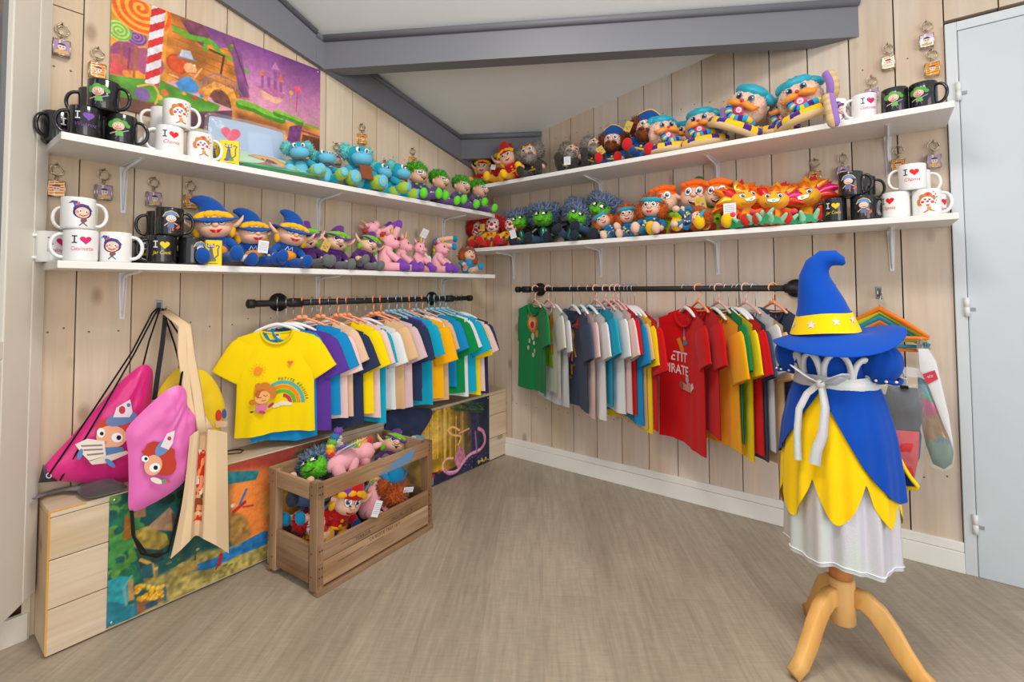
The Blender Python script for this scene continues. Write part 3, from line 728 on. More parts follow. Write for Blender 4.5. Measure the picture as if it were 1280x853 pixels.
def poster_island():
    s = Paint(-1.9365, .454, 1.236, .013, .414, 300, 154)
    u = np.clip((s.Y-.455)/.78, 0, 1)[..., None]
    s.im = (np.array((26, 92, 98))*(1-u)+np.array((60, 90, 70))*u)*(.78+.44*s.n2[..., None])
    # sunset and sea to the right
    s.poly([(285, 560), (420, 530), (420, 640), (300, 690), (285, 640)], (226, 128, 58), .35, s.n1, soft=.05); s.poly([(285, 575), (330, 556), (380, 552), (420, 540), (420, 572), (330, 584), (286, 592)], (178, 70, 58), .4, s.n1, soft=.03)
    s.poly([(284, 590), (324, 588), (320, 600), (284, 606)], (44, 126, 136), .3); s.poly([(330, 620), (420, 580), (420, 640), (330, 650)], (196, 140, 60), .3, s.n2, soft=.03)
    s.poly([(366, 568), (420, 545), (420, 552), (390, 572)], (40, 76, 50), .4); 
    for k in range(7): s.line([(366+k*7, 574-k*2), (376+k*7, 552-k*2)], .006, (60, 100, 44))
    # foliage left
    for k in range(70):
        x = 136+random.random()*34; y = 620+random.random()*110; s.disc(x, y, .012+.012*random.random(), random.choice([(34, 110, 76), (64, 134, 66), (24, 88, 82), (86, 140, 60)]), var=.3)
    for k in range(30):
        x = 190+random.random()*50; y = 600+random.random()*30; s.disc(x, y, .014, random.choice([(24, 62, 50), (30, 80, 56), (20, 50, 44)]), var=.3)
    s.poly([(156, 644), (162, 646), (164, 672), (154, 676)], (176, 106, 44)); 
    # tents and the thatched hut
    s.poly([(166, 642), (182, 632), (182, 646), (166, 648)], (176, 128, 96)); s.poly([(181, 662), (212, 634), (220, 646), (217, 664)], (166, 130, 100), .25)
    s.poly([(214, 640), (226, 648), (226, 668), (216, 664)], (90, 80, 70)); s.poly([(168, 664), (184, 658), (208, 668), (212, 680), (200, 688), (168, 684)], (160, 136, 60), .5, s.n3)
    s.poly([(168, 686), (204, 688), (204, 700), (176, 712)], (34, 70, 62), .4); s.poly([(176, 712), (190, 704), (198, 708), (196, 726), (180, 728)], (130, 112, 66), .3)
    # ground, river
    s.poly([(170, 735), (215, 712), (250, 690), (300, 682), (420, 640), (420, 720), (130, 800), (136, 770), (200, 740)], (168, 152, 84), .5, s.n3, soft=.012)
    s.poly([(226, 716), (250, 704), (268, 698), (292, 684), (330, 664), (345, 664), (345, 676), (300, 694), (262, 712)], (38, 116, 178), .35, s.n3)
    s.poly([(212, 712), (232, 704), (246, 702), (246, 712), (226, 718)], (166, 140, 70)); s.poly([(286, 640), (306, 644), (314, 668), (296, 684), (286, 676)], (166, 126, 66), .4, s.n3, soft=.012)
    for k in range(26): s.disc(180+random.random()*180, 706+random.random()*26-k*.9, .008, random.choice([(190, 172, 100), (140, 126, 60), (110, 120, 56)]), ry=.004, var=.2)
    for x in (226, 244): s.line([(x, 675), (x, 700)], .005, (92, 76, 44))
    # parrot
    s.line([(292, 640), (306, 628)], .013, (192, 46, 44)); s.line([(300, 630), (308, 612)], .009, (50, 120, 180)); s.line([(304, 634), (316, 632)], .007, (190, 50, 50)); s.disc(291, 632, .007, (230, 220, 210))
    s.line([(276, 694), (274, 706)], .013, (196, 40, 46)); s.line([(272, 706), (270, 712)], .005, (150, 60, 50))
    # treasure chest
    s.poly([(132, 728), (150, 720), (164, 722), (166, 742), (158, 756), (132, 752)], (40, 150, 160), .3); s.poly([(132, 752), (170, 758), (168, 772), (132, 786)], (36, 118, 136), .3)
    s.line([(164, 721), (155, 735), (158, 756)], .008, (110, 160, 160)); s.poly([(160, 726), (166, 724), (168, 750), (160, 752)], (176, 140, 90))
    s.poly([(168, 756), (204, 738), (204, 750), (170, 770)], (140, 94, 60)); s.line([(169, 754), (170, 770)], .009, (60, 110, 130)); s.line([(206, 735), (206, 750)], .009, (60, 110, 130)); s.poly([(181, 756), (197, 748), (197, 756), (182, 763)], (50, 84, 104))
    for k in range(60): s.disc(168+random.random()*35, 732+random.random()*18, .0055, random.choice([(236, 176, 40), (214, 146, 30), (250, 206, 80)]))
    s.line([(176, 700), (190, 706), (192, 724)], .01, (196, 156, 70)); s.poly([(178, 708), (190, 704), (192, 722), (176, 724)], (40, 92, 100))
    s.panel('island_poster', 'treasure island picture panel on the front of the bench, left end', 'poster')
poster_island()

def poster_forest():
    s = Paint(-1.9365, 1.507, 2.297, .008, .404, 280, 140)
    g_ = np.clip(1-abs(s.Y-1.87)/.36, 0, 1)[..., None]
    s.im = np.array((38, 42, 66))*(1-g_)+np.array((196, 146, 38))*g_; s.im = s.im*(.75+.5*s.n2[..., None])
    for k in range(26):
        x = 528+k*2.1; s.line([(x, 505+random.random()*20), (x+random.uniform(-1, 1), 575-k*.2)], .006+.008*random.random(), random.choice([(220, 170, 50), (160, 110, 30), (236, 196, 90), (120, 90, 40)]), a=.7)
    s.disc(550, 540, .08, (240, 206, 110), a=.5, soft=.08)
    s.poly([(588, 498), (596, 497), (597, 560), (604, 584), (584, 584), (590, 560)], (46, 50, 84), .4); s.poly([(597, 498), (612, 494), (612, 580), (600, 584)], (36, 44, 66), .4, s.n2)
    for k in range(26): s.line([(564+random.random()*42, 502+random.random()*12), (564+random.random()*42, 506+random.random()*10)], .006, random.choice([(50, 100, 54), (34, 76, 50), (80, 124, 60)]), a=.8)
    s.line([(590, 522), (584, 508), (574, 502)], .008, (50, 48, 70))
    s.poly([(535, 592), (560, 588), (612, 562), (612, 600), (535, 625)], (44, 42, 74), .5, s.n2)
    pk = (206, 130, 160)
    s.poly([(568, 575), (573, 556), (580, 562), (582, 578), (572, 586)], (196, 122, 150), .3)
    s.line([(556, 590), (553, 582), (558, 574), (566, 573)], .012, (236, 190, 150)); s.line([(556, 588), (562, 592), (572, 588), (580, 576), (588, 568), (600, 562), (606, 552), (604, 540), (598, 536)], .02, pk); s.line([(560, 590), (572, 588), (580, 576), (588, 568), (600, 562)], .008, (232, 180, 200))
    s.line([(573, 556), (576, 546), (566, 544), (560, 538), (566, 534), (574, 538)], .012, (240, 180, 110)); s.line([(574, 542), (586, 536)], .01, (226, 160, 140))
    s.line([(594, 540), (596, 566)], .012, (160, 100, 160))
    s.disc(541, 596, .012, (186, 40, 36)); s.disc(549, 590, .01, (190, 44, 40)); s.line([(541, 598), (541, 606)], .004, (220, 210, 190))
    for k in range(50): s.disc(575+random.random()*36, 566+random.random()*24, .0022, (220, 190, 220), a=.8)
    s.line([(597, 578), (599, 576), (598, 580), (601, 576), (603, 577), (602, 573), (605, 577), (607, 572), (608, 575)], .005, (238, 206, 60))
    s.panel('forest_poster', 'golden forest picture panel with a pink swirl on the bench, nearer the corner', 'poster')
poster_forest()
# ================================================================ MUGS
def face_print(kind):
    p = Print(); k = 0.001
    def D(x, y, r, c, ry=None, **a): p.poly(disc(x*k, y*k, r*k, (ry or r)*k, **a), c)
    def Pg(pts, c): p.poly([(x*k, y*k) for x, y in pts], c)
    def Bd(pts, w, c): p.poly(band([(x*k, y*k) for x, y in pts], w*k), c)
    if kind == 'witch':
        D(0, 2, 17, (58, 48, 104), 15); Pg([(-17, 8), (-14, 16), (-2, 21), (10, 18), (19, 6), (14, 4), (0, 12)], (74, 66, 140))
        Pg([(-14, 14), (-8, 26), (-18, 27), (-26, 20), (-17, 22)], (88, 82, 158)); Pg([(-11, 15), (-4, 19), (-6, 25), (-11, 22)], (190, 90, 110))
        D(0, 1, 13, (238, 196, 170), 12); D(-5, 4, 3.6, (245, 245, 245), 4); D(6, 3, 3.6, (245, 245, 245), 4); D(-4, 4, 1.6, (30, 30, 40)); D(6.5, 3, 1.6, (30, 30, 40))
        D(-9, 2, 3, (226, 140, 140)); D(10, 0, 3, (226, 140, 140)); Bd([(-6, -4), (0, -7), (7, -4)], 2, (140, 60, 60))
        Pg([(-2, -11), (6, -11), (8, -17), (0, -24), (-4, -18)], (130, 84, 92)); Bd([(0, -22), (-6, -29)], 1.8, (60, 54, 90)); Bd([(1, -22), (8, -29)], 1.8, (60, 54, 90))
    elif kind == 'clown':
        for x, y, r in ((-14, 2, 8), (-9, 13, 8), (2, 17, 9), (12, 10, 7), (-15, -4, 6)): D(x, y, r, (206, 130, 66))
        D(2, 20, 4, (222, 60, 60)); D(0, 1, 14, (244, 238, 232), 13); D(-4, 7, 3, (120, 170, 220)); D(5, 6, 3, (120, 170, 220)); D(-4, 6, 1.4, (30, 30, 40)); D(5, 5, 1.4, (30, 30, 40))
        D(-9, 0, 3.6, (226, 60, 72)); D(11, -1, 3.6, (226, 60, 72)); D(1, 1, 2.8, (230, 50, 50)); Pg([(-4, -5), (6, -5), (4, -11), (-1, -11)], (190, 50, 70)); Pg([(-3, -5), (5, -5), (4, -7), (-2, -7)], (250, 250, 250))
        Pg([(0, -13), (7, -13), (9, -22), (0, -24)], (226, 150, 50)); Bd([(1, -23), (-7, -28)], 2, (170, 60, 50)); Bd([(6, -22), (15, -26)], 2, (170, 60, 50))
        for x, y, c in ((18, 20, (210, 60, 90)), (14, 26, (220, 70, 90)), (21, 12, (60, 90, 160)), (17, -4, (60, 150, 110)), (20, 3, (220, 150, 70)), (14, 15, (70, 110, 180))): D(x, y, 1.7, c)
    elif kind == 'green':
        D(-14, 9, 8, (84, 160, 66)); D(-2, 16, 9, (96, 178, 72), 7); D(10, 14, 8, (84, 160, 66), 6); D(18, 8, 5, (84, 160, 66)); D(0, 5, 12, (232, 184, 164), 10)
        D(-5, 7, 3, (245, 245, 245)); D(4, 8, 3, (245, 245, 245)); D(-5, 7, 1.3, (30, 30, 40)); D(4, 8, 1.3, (30, 30, 40)); D(-1, 4, 3, (222, 150, 140)); Bd([(-6, 0), (0, -2), (6, 0)], 1.6, (140, 50, 60))
        Pg([(-4, -6), (8, -6), (10, -18), (-5, -18)], (110, 180, 90)); Bd([(-3, -9), (-16, -14)], 2, (232, 190, 170)); Bd([(8, -8), (20, -2)], 2, (150, 160, 190)); Bd([(-1, -18), (-4, -26)], 2, (110, 90, 150)); Bd([(5, -18), (8, -26)], 2, (110, 90, 150))
    else:
        Pg([(-18, 10), (-12, 22), (0, 27), (12, 22), (18, 12), (8, 15), (-6, 15)], (92, 140, 196)); Bd([(-18, 11), (-12, 22), (0, 27), (12, 22), (18, 13)], 1.8, (230, 190, 70))
        D(0, 7, 11, (236, 192, 170), 9); D(-4, 9, 3, (248, 248, 248)); D(5, 9, 3, (248, 248, 248)); D(-4, 9, 1.3, (30, 30, 40)); D(5, 9, 1.3, (30, 30, 40)); Bd([(-4, 3), (1, 1), (6, 3)], 1.6, (170, 60, 60))
        Pg([(-7, -2), (6, -2), (7, -16), (-8, -16)], (96, 116, 150)); Bd([(-6, -4), (-14, -12)], 2, (236, 192, 170)); Bd([(6, -4), (14, -8)], 2, (236, 192, 170)); Pg([(10, -16), (18, -6), (20, -14), (14, -19)], (222, 90, 70)); Bd([(-4, -16), (-5, -24)], 3, (70, 80, 110)); Bd([(3, -16), (4, -24)], 3, (222, 96, 70))
    return p
def love_print(word, ic, hc, wc, shear=.25):
    p = Print(); k = .001
    p.poly([(-18*k, 6*k), (-15*k, 6*k), (-15*k, 24*k), (-18*k, 24*k)], ic)
    for y in (5, 22): p.poly([(-22*k, y*k), (-11*k, y*k), (-11*k, (y+3)*k), (-22*k, (y+3)*k)], ic)
    p.poly(heart(6*k, 14*k, 24*k), hc); p.text(word, .0105, -1*k, -9*k, wc, shear=shear, wmax=.046)
    return p
MUGP = {'witch': lambda d: face_print('witch'), 'clown': lambda d: face_print('clown'), 'green': lambda d: face_print('green'), 'pirate': lambda d: face_print('pirate'),
        'lovew': lambda d: love_print('Wuaroz', (225, 225, 225), (128, 76, 176), (120, 74, 160)), 'lovec': lambda d: love_print('Clipnia', (44, 46, 64), (226, 32, 34), (206, 44, 60)),
        'lovek': lambda d: love_print('Catalouette', (52, 44, 66), (214, 34, 108), (222, 70, 130)), 'lovej': lambda d: love_print('Jar Cook', (216, 220, 224), (238, 200, 20), (238, 200, 20))}
_mug = {}
def mug_parts(dark, kind):
    """Shared meshes for one sort of mug: body, handle and print."""
    if (dark, kind) in _mug: return _mug[(dark, kind)]
    c = (27, 28, 32) if dark else (236, 236, 235); r, h = .0405, .095
    side = 180 if kind and kind.startswith('love') else 0
    body = G(); body.lathe([(0, .002), (.034, .002), (.037, 0), (.0395, .003), (r, .008), (r, h-.003), (r-.0012, h), (r-.0032, h-.002), (r-.0038, h-.01), (r-.0038, .008), (0, .006)], c, 36)
    hd = G(); pts = []
    for t in np.linspace(-1, 1, 15):
        a = t*PI*.56; pts.append((r-.004+.031*max(0, math.cos(a))**.75, 0, h*.5+.034*math.sin(a)*1.02))
    hd.m = R('Z', side); hd.tube(pts, .0052, c, 10, flat=1.25, up=(0, 1, 0))
    pr = None
    if kind:
        pr = G(); pm = MUGP[kind](dark)
        pm.lay(pr, lambda u, v, l, q=(1.14 if kind.startswith('love') else 1.32): Vector(((r+l*.5)*math.sin(u*q/r), -(r+l*.5)*math.cos(u*q/r), h*.5+v*q)), .005)
    _mug[(dark, kind)] = (body, hd, pr); return _mug[(dark, kind)]
_mugproto = {}
def mug(label, group, x, y, z, dark, kind, turn=0, side=None):
    d = Vector((-x, -y)); rz = math.degrees(math.atan2(d.y, d.x))+90+turn
    key = (dark, kind, side)
    if key in _mugproto:
        o = copy_tree(_mugproto[key]); o['label'] = label; o['group'] = group
        o.location = (x, y, z); o.rotation_euler = (0, 0, math.radians(rz)); return o
    root = thing('mug', label, 'mug', (x, y, z), (0, 0, rz), group)
    b, hd, pr = mug_parts(dark, kind)
    if side is not None:
        hd2 = G(); hd2.v = [tuple(R('Z', 180) @ Vector(v)) for v in hd.v] if side == 180 and not (kind or '').startswith('love') else hd.v; hd2.f, hd2.c, hd2.sm, hd2.sd = hd.f, hd.c, hd.sm, hd.sd; hd = hd2
    ch = [b.build('mug_body', 'gloss', root), hd.build('handle', 'gloss', root)]
    if pr: ch.append(pr.build('motif_print', 'print', root))
    CH[root.name] = ch
    for c in ch: CH[c.name] = []
    _mugproto[key] = root; return root
F_, B_ = -1.912, -2.032
def mugL(label, px, py, z, dark, kind, back=False, turn=0, side=None, grp='mugs on the left wall shelves', dx=0):
    X = (B_ if back else F_)+dx; mug(label, grp, X, onX(px, py, X).y, z, dark, kind, turn, side)
def mugR(label, px, py, z, dark, kind, back=False, turn=0, side=None, dy=0):
    Y = (2.40 if back else 2.262)+dy; mug(label, 'mugs on the right wall shelves', onY(px, py, Y).x, Y, z, dark, kind, turn, side)
z1, z2, z3, z4, mh = 1.521, 1.149, 1.696, 1.312, .0955
mugL('black mug behind the purple heart mug at the end of the upper left shelf', 74, 158, z1, True, 'lovew', True, 40)
mugL('black mug with a white I and a purple heart, upper left shelf', 107, 152, z1, True, 'lovew')
mugL('black mug with a green-haired face at the shelf edge, right of the purple heart mug', 152, 162, z1, True, 'green', turn=-12)
mugL('black mug with a green-haired face, topmost of the stack on the upper left shelf', 130, 122, z1+mh, True, 'green', turn=-22)
mugL('black back-row mug of the upper left shelf stack, handle to the left', 118, 126, z1+mh, True, None, True, 0, 180, dx=.012)
mugL('black mug in the back row under the topmost black mugs, upper left shelf', 118, 156, z1, True, None, True, 30, dx=.012)
mugL('white mug with a red heart and red writing on the upper left shelf', 212, 173, z1, False, 'lovec', turn=8)
mugL('white mug with a laughing clown face beside the yellow card box, upper left shelf', 250, 181, z1, False, 'clown', turn=10)
mugL('white mug with a laughing clown face, topmost on the upper left shelf', 221, 146, z1+mh, False, 'clown', turn=10)
mugL('plain white mug behind the red heart mug, handle to the left, upper left shelf', 203, 182, z1, False, None, True, 0, 180)
mugL('plain white mug at the back of the top layer, upper left shelf', 205, 148, z1+mh, False, None, True, 10, 180)
mugL('white mug with a purple-hatted witch face, topmost on the lower left shelf', 98, 267, z2+mh, False, 'witch', turn=14)
mugL('white mug behind the topmost witch mug, its handle to the left, lower left shelf', 102, 270, z2+mh, False, None, True, 0, 180)
mugL('white mug with a pink heart and pink writing on the lower left shelf', 101, 307, z2, False, 'lovek', turn=6)
mugL('white mug behind the pink heart mug at the end of the lower left shelf', 66, 306, z2, False, 'lovek', True, 20)
mugL('white mug with a purple-hatted witch face standing on the lower left shelf board', 145, 309, z2, False, 'witch', turn=-14)
mugL('white mug in the back row behind the witch mugs, lower left shelf', 118, 309, z2, False, None, True, 0)
mugL('black mug with a pirate boy face, top of the dark stack, lower left shelf', 212, 277, z2+mh, True, 'pirate', turn=6)
mugL('plain black mug behind the topmost pirate mug, handle to the left, lower left shelf', 200, 278, z2+mh, True, None, True, 0, 180)
mugL('black mug with a white I and yellow heart, front row, lower left shelf', 203, 308, z2, True, 'lovej', turn=0)
mugL('black mug with a pirate at its edge beside the card box, lower left shelf', 240, 311, z2, True, 'pirate', turn=40)
mugL('black mug with a yellow heart in the back row, behind the witch mug handle', 185, 310, z2, True, 'lovej', True, 10, dx=.01)
mugL('black mug in the back row behind the yellow heart mugs, lower left shelf', 218, 310, z2, True, 'lovej', True, 0, dx=.01)
mugR('white mug beside the last turbaned plush head on the upper right shelf', 1044, 140, z3, False, 'witch', turn=38)
mugR('white mug with a pink heart and writing on the upper right shelf', 1080, 132, z3, False, 'lovek', turn=22)
mugR('black mug with a green-haired face on the upper right shelf, beside the white mugs', 1118, 123, z3, True, 'green', turn=-4)
mugR('black mug with a green-haired face at the very end of the upper right shelf', 1154, 117, z3, True, 'green', turn=-20)
mugR('black mug with a pirate boy face, top of the dark stack, lower right shelf', 1063, 229, z4+mh, True, 'pirate', turn=-10)
mugR('plain black mug behind the topmost pirate mug on the lower right shelf', 1079, 232, z4+mh, True, None, True)
mugR('black mug with a white I, yellow heart and yellow writing on the lower right shelf', 1043, 261, z4, True, 'lovej', turn=-4)
mugR('black mug with a pirate boy face standing on the lower right shelf board', 1079, 259, z4, True, 'pirate', turn=2)
mugR('plain black mug in the back row of the lower right shelf, handle to the right', 1090, 257, z4, True, None, True)
mugR('white mug with a red heart, topmost at the end of the lower right shelf', 1140, 219, z4+mh, False, 'lovec', turn=0)
mugR('plain white mug behind the topmost red heart mug, handle to the right, lower right shelf', 1146, 222, z4+mh, False, None, True)
mugR('white mug with a red heart turned to the left, lower right shelf', 1120, 253, z4, False, 'lovec', turn=-36)
mugR('white mug with a laughing clown face at the end of the lower right shelf', 1158, 249, z4, False, 'clown', turn=2)
mugR('white mug behind the clown mug at the end of the lower right shelf', 1165, 250, z4, False, 'lovec', True, 50)

# ================================================================ KEY RINGS ON THE PLANKS
def keychain(label, p, wall, yellow, proto={}):
    rot = (0, 0, 90) if wall == 'L' else (0, 0, 0)
    rot = (rot[0], rot[1], rot[2]+random.uniform(-10, 10))
    if yellow in proto:
        o = copy_tree(proto[yellow]); o['label'] = label; o.location = p; o.rotation_euler = [math.radians(a) for a in rot]
    else:
        o = thing('keychain', label, 'keychain', p, rot, 'key rings hanging on the plank walls')
        ch = []
        st = (196, 184, 160)
        g = G(); g.tube([(0, -.0005, 0), (0, -.016, 0), (0, -.018, .004)], .0016, (150, 140, 125), 8); ch.append(g.build('nail', 'metal', o))
        g = G()
        g.tube([(.014*math.cos(a), -.009+.002*math.sin(2*a), -.013+.014*math.sin(a)) for a in np.linspace(0, 2*PI, 20)[:-1]], .0015, st, 6, closed=True)
        g.tube([(.012*math.cos(a)+.003, -.012-.002*math.sin(2*a), -.016+.0125*math.sin(a)) for a in np.linspace(0, 2*PI, 20)[:-1]], .0013, st, 6, closed=True); ch.append(g.build('split_ring', 'metal', o))
        g = G()
        for i in range(3):
            g.tube([(.004*math.cos(a)*(1 if i % 2 else .4), -.010+.004*math.sin(a)*(0.4 if i % 2 else 1), -.030-i*.006+.0045*math.sin(a+.5)) for a in np.linspace(0, 2*PI, 10)[:-1]], .0011, st, 5, closed=True)
        ch.append(g.build('chain', 'metal', o))
        w, hh, t = .034, .04, .016; zc = -.065
        g = G(); bc = (232, 166, 34) if yellow else (170, 142, 178)
        g.box((0, -.011, zc), (w, t, hh), bc, bev=.0012)
        g.box((-.004, -.011, zc), (.003, t+.0006, hh+.0006), (240, 225, 180)); book = g.build('mini_book', 'gloss', o); ch.append(book)
        g = G(); p2 = Print(); k = .001
        if yellow:
            for i in range(5): p2.poly(band([(-14*k, (-14+i*7)*k), (14*k, (-10+i*7)*k)], 2.4*k), (196, 92, 24))
        else: p2.poly([(-13*k, -17*k), (13*k, -17*k), (13*k, -9*k), (-13*k, -9*k)], (214, 176, 90))
        p2.poly(disc(0, 1*k, 8*k, 9*k), (232, 206, 196)); p2.poly(disc(0, 5*k, 8*k, 6*k, a0=0, a1=180), (150, 60, 40) if yellow else (70, 54, 96)); p2.poly(disc(-3*k, 0, 1.4*k), (40, 30, 40)); p2.poly(disc(3*k, 0, 1.4*k), (40, 30, 40))
        p2.lay(g, lambda u, v, l: Vector((u, -.011-t/2-l*.6, zc+v)), 0); ch.append(g.build('cover_print', 'print', o))
        g = G()
        for sx in (-1, 1):
            for z in (zc-hh/2, zc+hh/2): g.tube([(sx*w/2, -.011-t/2, z), (sx*w/2, -.011+t/2, z)], .0012, (214, 208, 190), 6)
            for y in (-.011-t/2, -.011+t/2): g.tube([(sx*w/2, y, zc-hh/2), (sx*w/2, y, zc+hh/2)], .0012, (214, 208, 190), 6)
        for z in (zc-hh/2, zc+hh/2):
            for y in (-.011-t/2, -.011+t/2): g.tube([(-w/2, y, z), (w/2, y, z)], .0012, (214, 208, 190), 6)
        ch.append(g.build('gilt_edges', 'metal', o)); CH[o.name] = ch
        for c in ch: CH[c.name] = []
        proto[yellow] = o
    o.scale = (1.2,)*3; return o
KL = [(78, 33, 0, 'above the mug stack by the door frame'), (121, 62, 1, 'beside the edge of the candy land poster'), (71, 207, 1, 'between the shelves by the white door frame'), (128, 213, 0, 'between the two shelves, left of the bracket'),
      (190, 223, 0, 'between the two shelves, right of the bracket'), (237, 228, 1, 'above the first blue-hatted doll'), (451, 156, 1, 'above the standing blue plush'), (419, 180, 0, 'half hidden behind the blue plush toys'), (514, 186, 1, 'above the green-haired dolls'), (479, 201, 0, 'just showing above the last blue plush')]
for px, py, yl, wh in KL:
    p = onX(px, py, XL); keychain(('yellow' if yl else 'purple')+' book key ring on the left wall, '+wh, p, 'L', bool(yl))
KR = [(1157, 29, 0, 'topmost near the door'), (1109, 57, 1, 'left of the pair near the door'), (1163, 64, 1, 'doubled, under the topmost one near the door'), (1089, 97, 0, 'above the white pink heart mug'),
      (1122, 184, 1, 'on the bracket above the white mugs'), (1165, 178, 0, 'under the upper shelf end by the door'), (1019, 200, 1, 'above the last flame dragon'), (1053, 194, 0, 'above the topmost black mug')]
for px, py, yl, wh in KR:
    p = onY(px, py, YR); keychain(('yellow' if yl else 'purple')+' book key ring on the right wall, '+wh, p, 'R', bool(yl))

# ================================================================ YELLOW CARD BOXES AND BAGGED SOFT TOYS, UPPER LEFT SHELF
def card_box(label, p, rz, grp='yellow card game boxes'):
    root = thing('card_box', label, 'card box', p, (0, 0, rz), grp)
    w, d, h = .062, .02, .092; yc = (244, 208, 16)
    g = G(); g.box((0, 0, h/2), (w, d, h), yc, bev=.0012); g.build('carton', 'plastic', root)
    g = G(); p2 = Print(); k = .001; gr = (112, 110, 118)
    p2.poly([(-20*k, -38*k), (20*k, -38*k), (20*k, -36.6*k), (-20*k, -36.6*k)], (60, 60, 40))
    p2.poly([(-14*k, 36*k), (-9*k, 30*k), (3*k, 30*k), (8*k, 36*k), (8*k, 20*k), (-2*k, 15*k), (-14*k, 20*k)], gr)
    p2.poly([(-6*k, 16*k), (2*k, 16*k), (9*k, -24*k), (-13*k, -24*k)], gr); p2.poly(band([(8*k, -20*k), (20*k, -8*k), (19*k, 14*k), (24*k, 24*k), (16*k, 28*k), (13*k, 24*k)], 4*k), gr)
    p2.poly(disc(-8*k, 25*k, 4*k), (236, 232, 220)); p2.poly(disc(2*k, 25*k, 4*k), (236, 232, 220)); p2.poly(disc(-8*k, 25*k, 1.6*k), (20, 20, 20)); p2.poly(disc(2*k, 25*k, 1.6*k), (20, 20, 20)); p2.poly(disc(-3*k, 20*k, 1.6*k), (60, 40, 50))
    p2.poly(disc(-8*k, -26*k, 9*k, 5*k), (104, 92, 160)); p2.poly(disc(7*k, -25*k, 8*k, 5*k), (90, 160, 60)); p2.poly([(-4*k, 10*k), (0, 12*k), (4*k, 10*k), (0, 6*k)], (96, 80, 150))
    p2.lay(g, lambda u, v, l: Vector((u, -d/2-l, h/2+v)), 0); g.build('cat_print', 'print', root)
    return root
p = onX(287, 198, -1.90); card_box('yellow card box with a grey cat, at the edge of the upper left shelf', (p.x, p.y, z1), 62)
p = onX(270, 195, -1.96); card_box('yellow card box behind the clown mug handle, upper left shelf', (p.x, p.y, z1), 40)
p = onX(265, 317, -1.905); card_box('yellow card box with a grey cat, before the first blue-hatted doll', (p.x, p.y, z2), 62)

def bag(label, p, rot, w, h, t, c, prn=None, grp='bagged cushions on the upper left shelf', film=True):
    """A clear bag holding a flat cushion; lies or leans."""
    root = thing('bagged_cushion', label, 'bagged cushion', p, rot, grp)
    def pill(u, v, s, k=1.0):
        x, y = (u-.5)*2, (v-.5)*2; e = max(0, (1-abs(x)**3.0)*(1-abs(y)**3.0))**.5
        return Vector((x*w/2*k*(1-.05*y*y), y*h/2*k*(1-.05*x*x), s*t/2*e*(1+.08*math.sin(7*x+3*y))))
    g = G(); g.grid(lambda u, v: pill(u, v, 1), 16, 14, c); g.grid(lambda u, v: pill(1-u, v, -1), 16, 14, c); g.build('cushion', 'cotton', root)
    if prn:
        g = G(); prn.lay(g, lambda u, v, l: pill(u/w+.5, v/h+.5, 1)+Vector((0, 0, l+.0004)), .02); g.build('motif_print', 'print', root)
    g = G(); g.grid(lambda u, v: pill(u, v, 1, 1.1)+Vector((0, 0, .004+.003*math.sin(19*u+11*v))), 18, 16, (240, 240, 240)); g.grid(lambda u, v: pill(1-u, v, -1, 1.1)-Vector((0, 0, .003)), 12, 10, (240, 240, 240)); g.build('clear_bag', 'clear_film', root)
    return root
k = .001
pr = Print(); pr.poly(heart(-70*k, 52*k, 74*k), (226, 50, 96)); pr.poly([(0, -50*k), (100*k, -50*k), (90*k, 90*k), (-10*k, 80*k)], (176, 200, 230))
p = onX(312, 165, -2.075); bag('pale blue bagged cushion with a pink heart, leaning on the wall under the poster', (-2.082, p.y, z1+.122), (84, 0, 86), .30, .24, .022, (168, 192, 220), pr)
pr = Print(); pr.poly(disc(30*k, 0, 40*k, 20*k), (216, 180, 210))
p = onX(312, 178, -2.03); bag('light blue bagged cushion behind the mint green one', (-2.042, p.y, z1+.053), (74, 0, 86), .33, .105, .024, (150, 184, 220), pr)
pr = Print(); pr.poly([(-80*k, 30*k), (-40*k, 52*k), (30*k, 50*k), (66*k, -10*k), (70*k, -50*k), (20*k, -30*k)], (40, 38, 42)); pr.poly([(-74*k, 30*k), (-38*k, 47*k), (28*k, 45*k), (60*k, -10*k), (64*k, -44*k), (20*k, -24*k)], (232, 168, 66)); pr.poly([(-40*k, -44*k), (-10*k, 20*k), (10*k, 10*k), (40*k, -48*k)], (64, 62, 70)); pr.poly([(-70*k, -50*k), (-20*k, -10*k), (0, -20*k), (10*k, -50*k)], (206, 54, 50)); pr.poly([(-10*k, -20*k), (30*k, -26*k), (50*k, -50*k), (10*k, -50*k)], (160, 156, 166))
p = onX(335, 190, -1.985); bag('mint green bagged cushion with an orange and black print', (-1.97, p.y, z1+.052), (34, 0, 86), .36, .16, .028, (186, 222, 196), pr)
pr = Print(); pr.poly([(-90*k, -20*k), (-80*k, 34*k), (30*k, 24*k), (95*k, -14*k), (80*k, -30*k), (0, -28*k)], (40, 36, 40)); pr.poly([(-86*k, -17*k), (-76*k, 29*k), (30*k, 19*k), (90*k, -14*k), (78*k, -26*k), (0, -24*k)], (232, 150, 120)); pr.poly([(-30*k, -16*k), (-10*k, 12*k), (30*k, 8*k), (70*k, -10*k), (30*k, -20*k)], (150, 148, 160)); pr.poly(disc(-62*k, 6*k, 16*k, 22*k), (140, 74, 40))
p = onX(345, 205, -1.915); bag('green and white bagged cushion lying flat at the shelf edge, with a coral print', (-1.915, p.y, z1+.02), (8, 0, 86), .33, .1, .026, (60, 150, 96), pr)
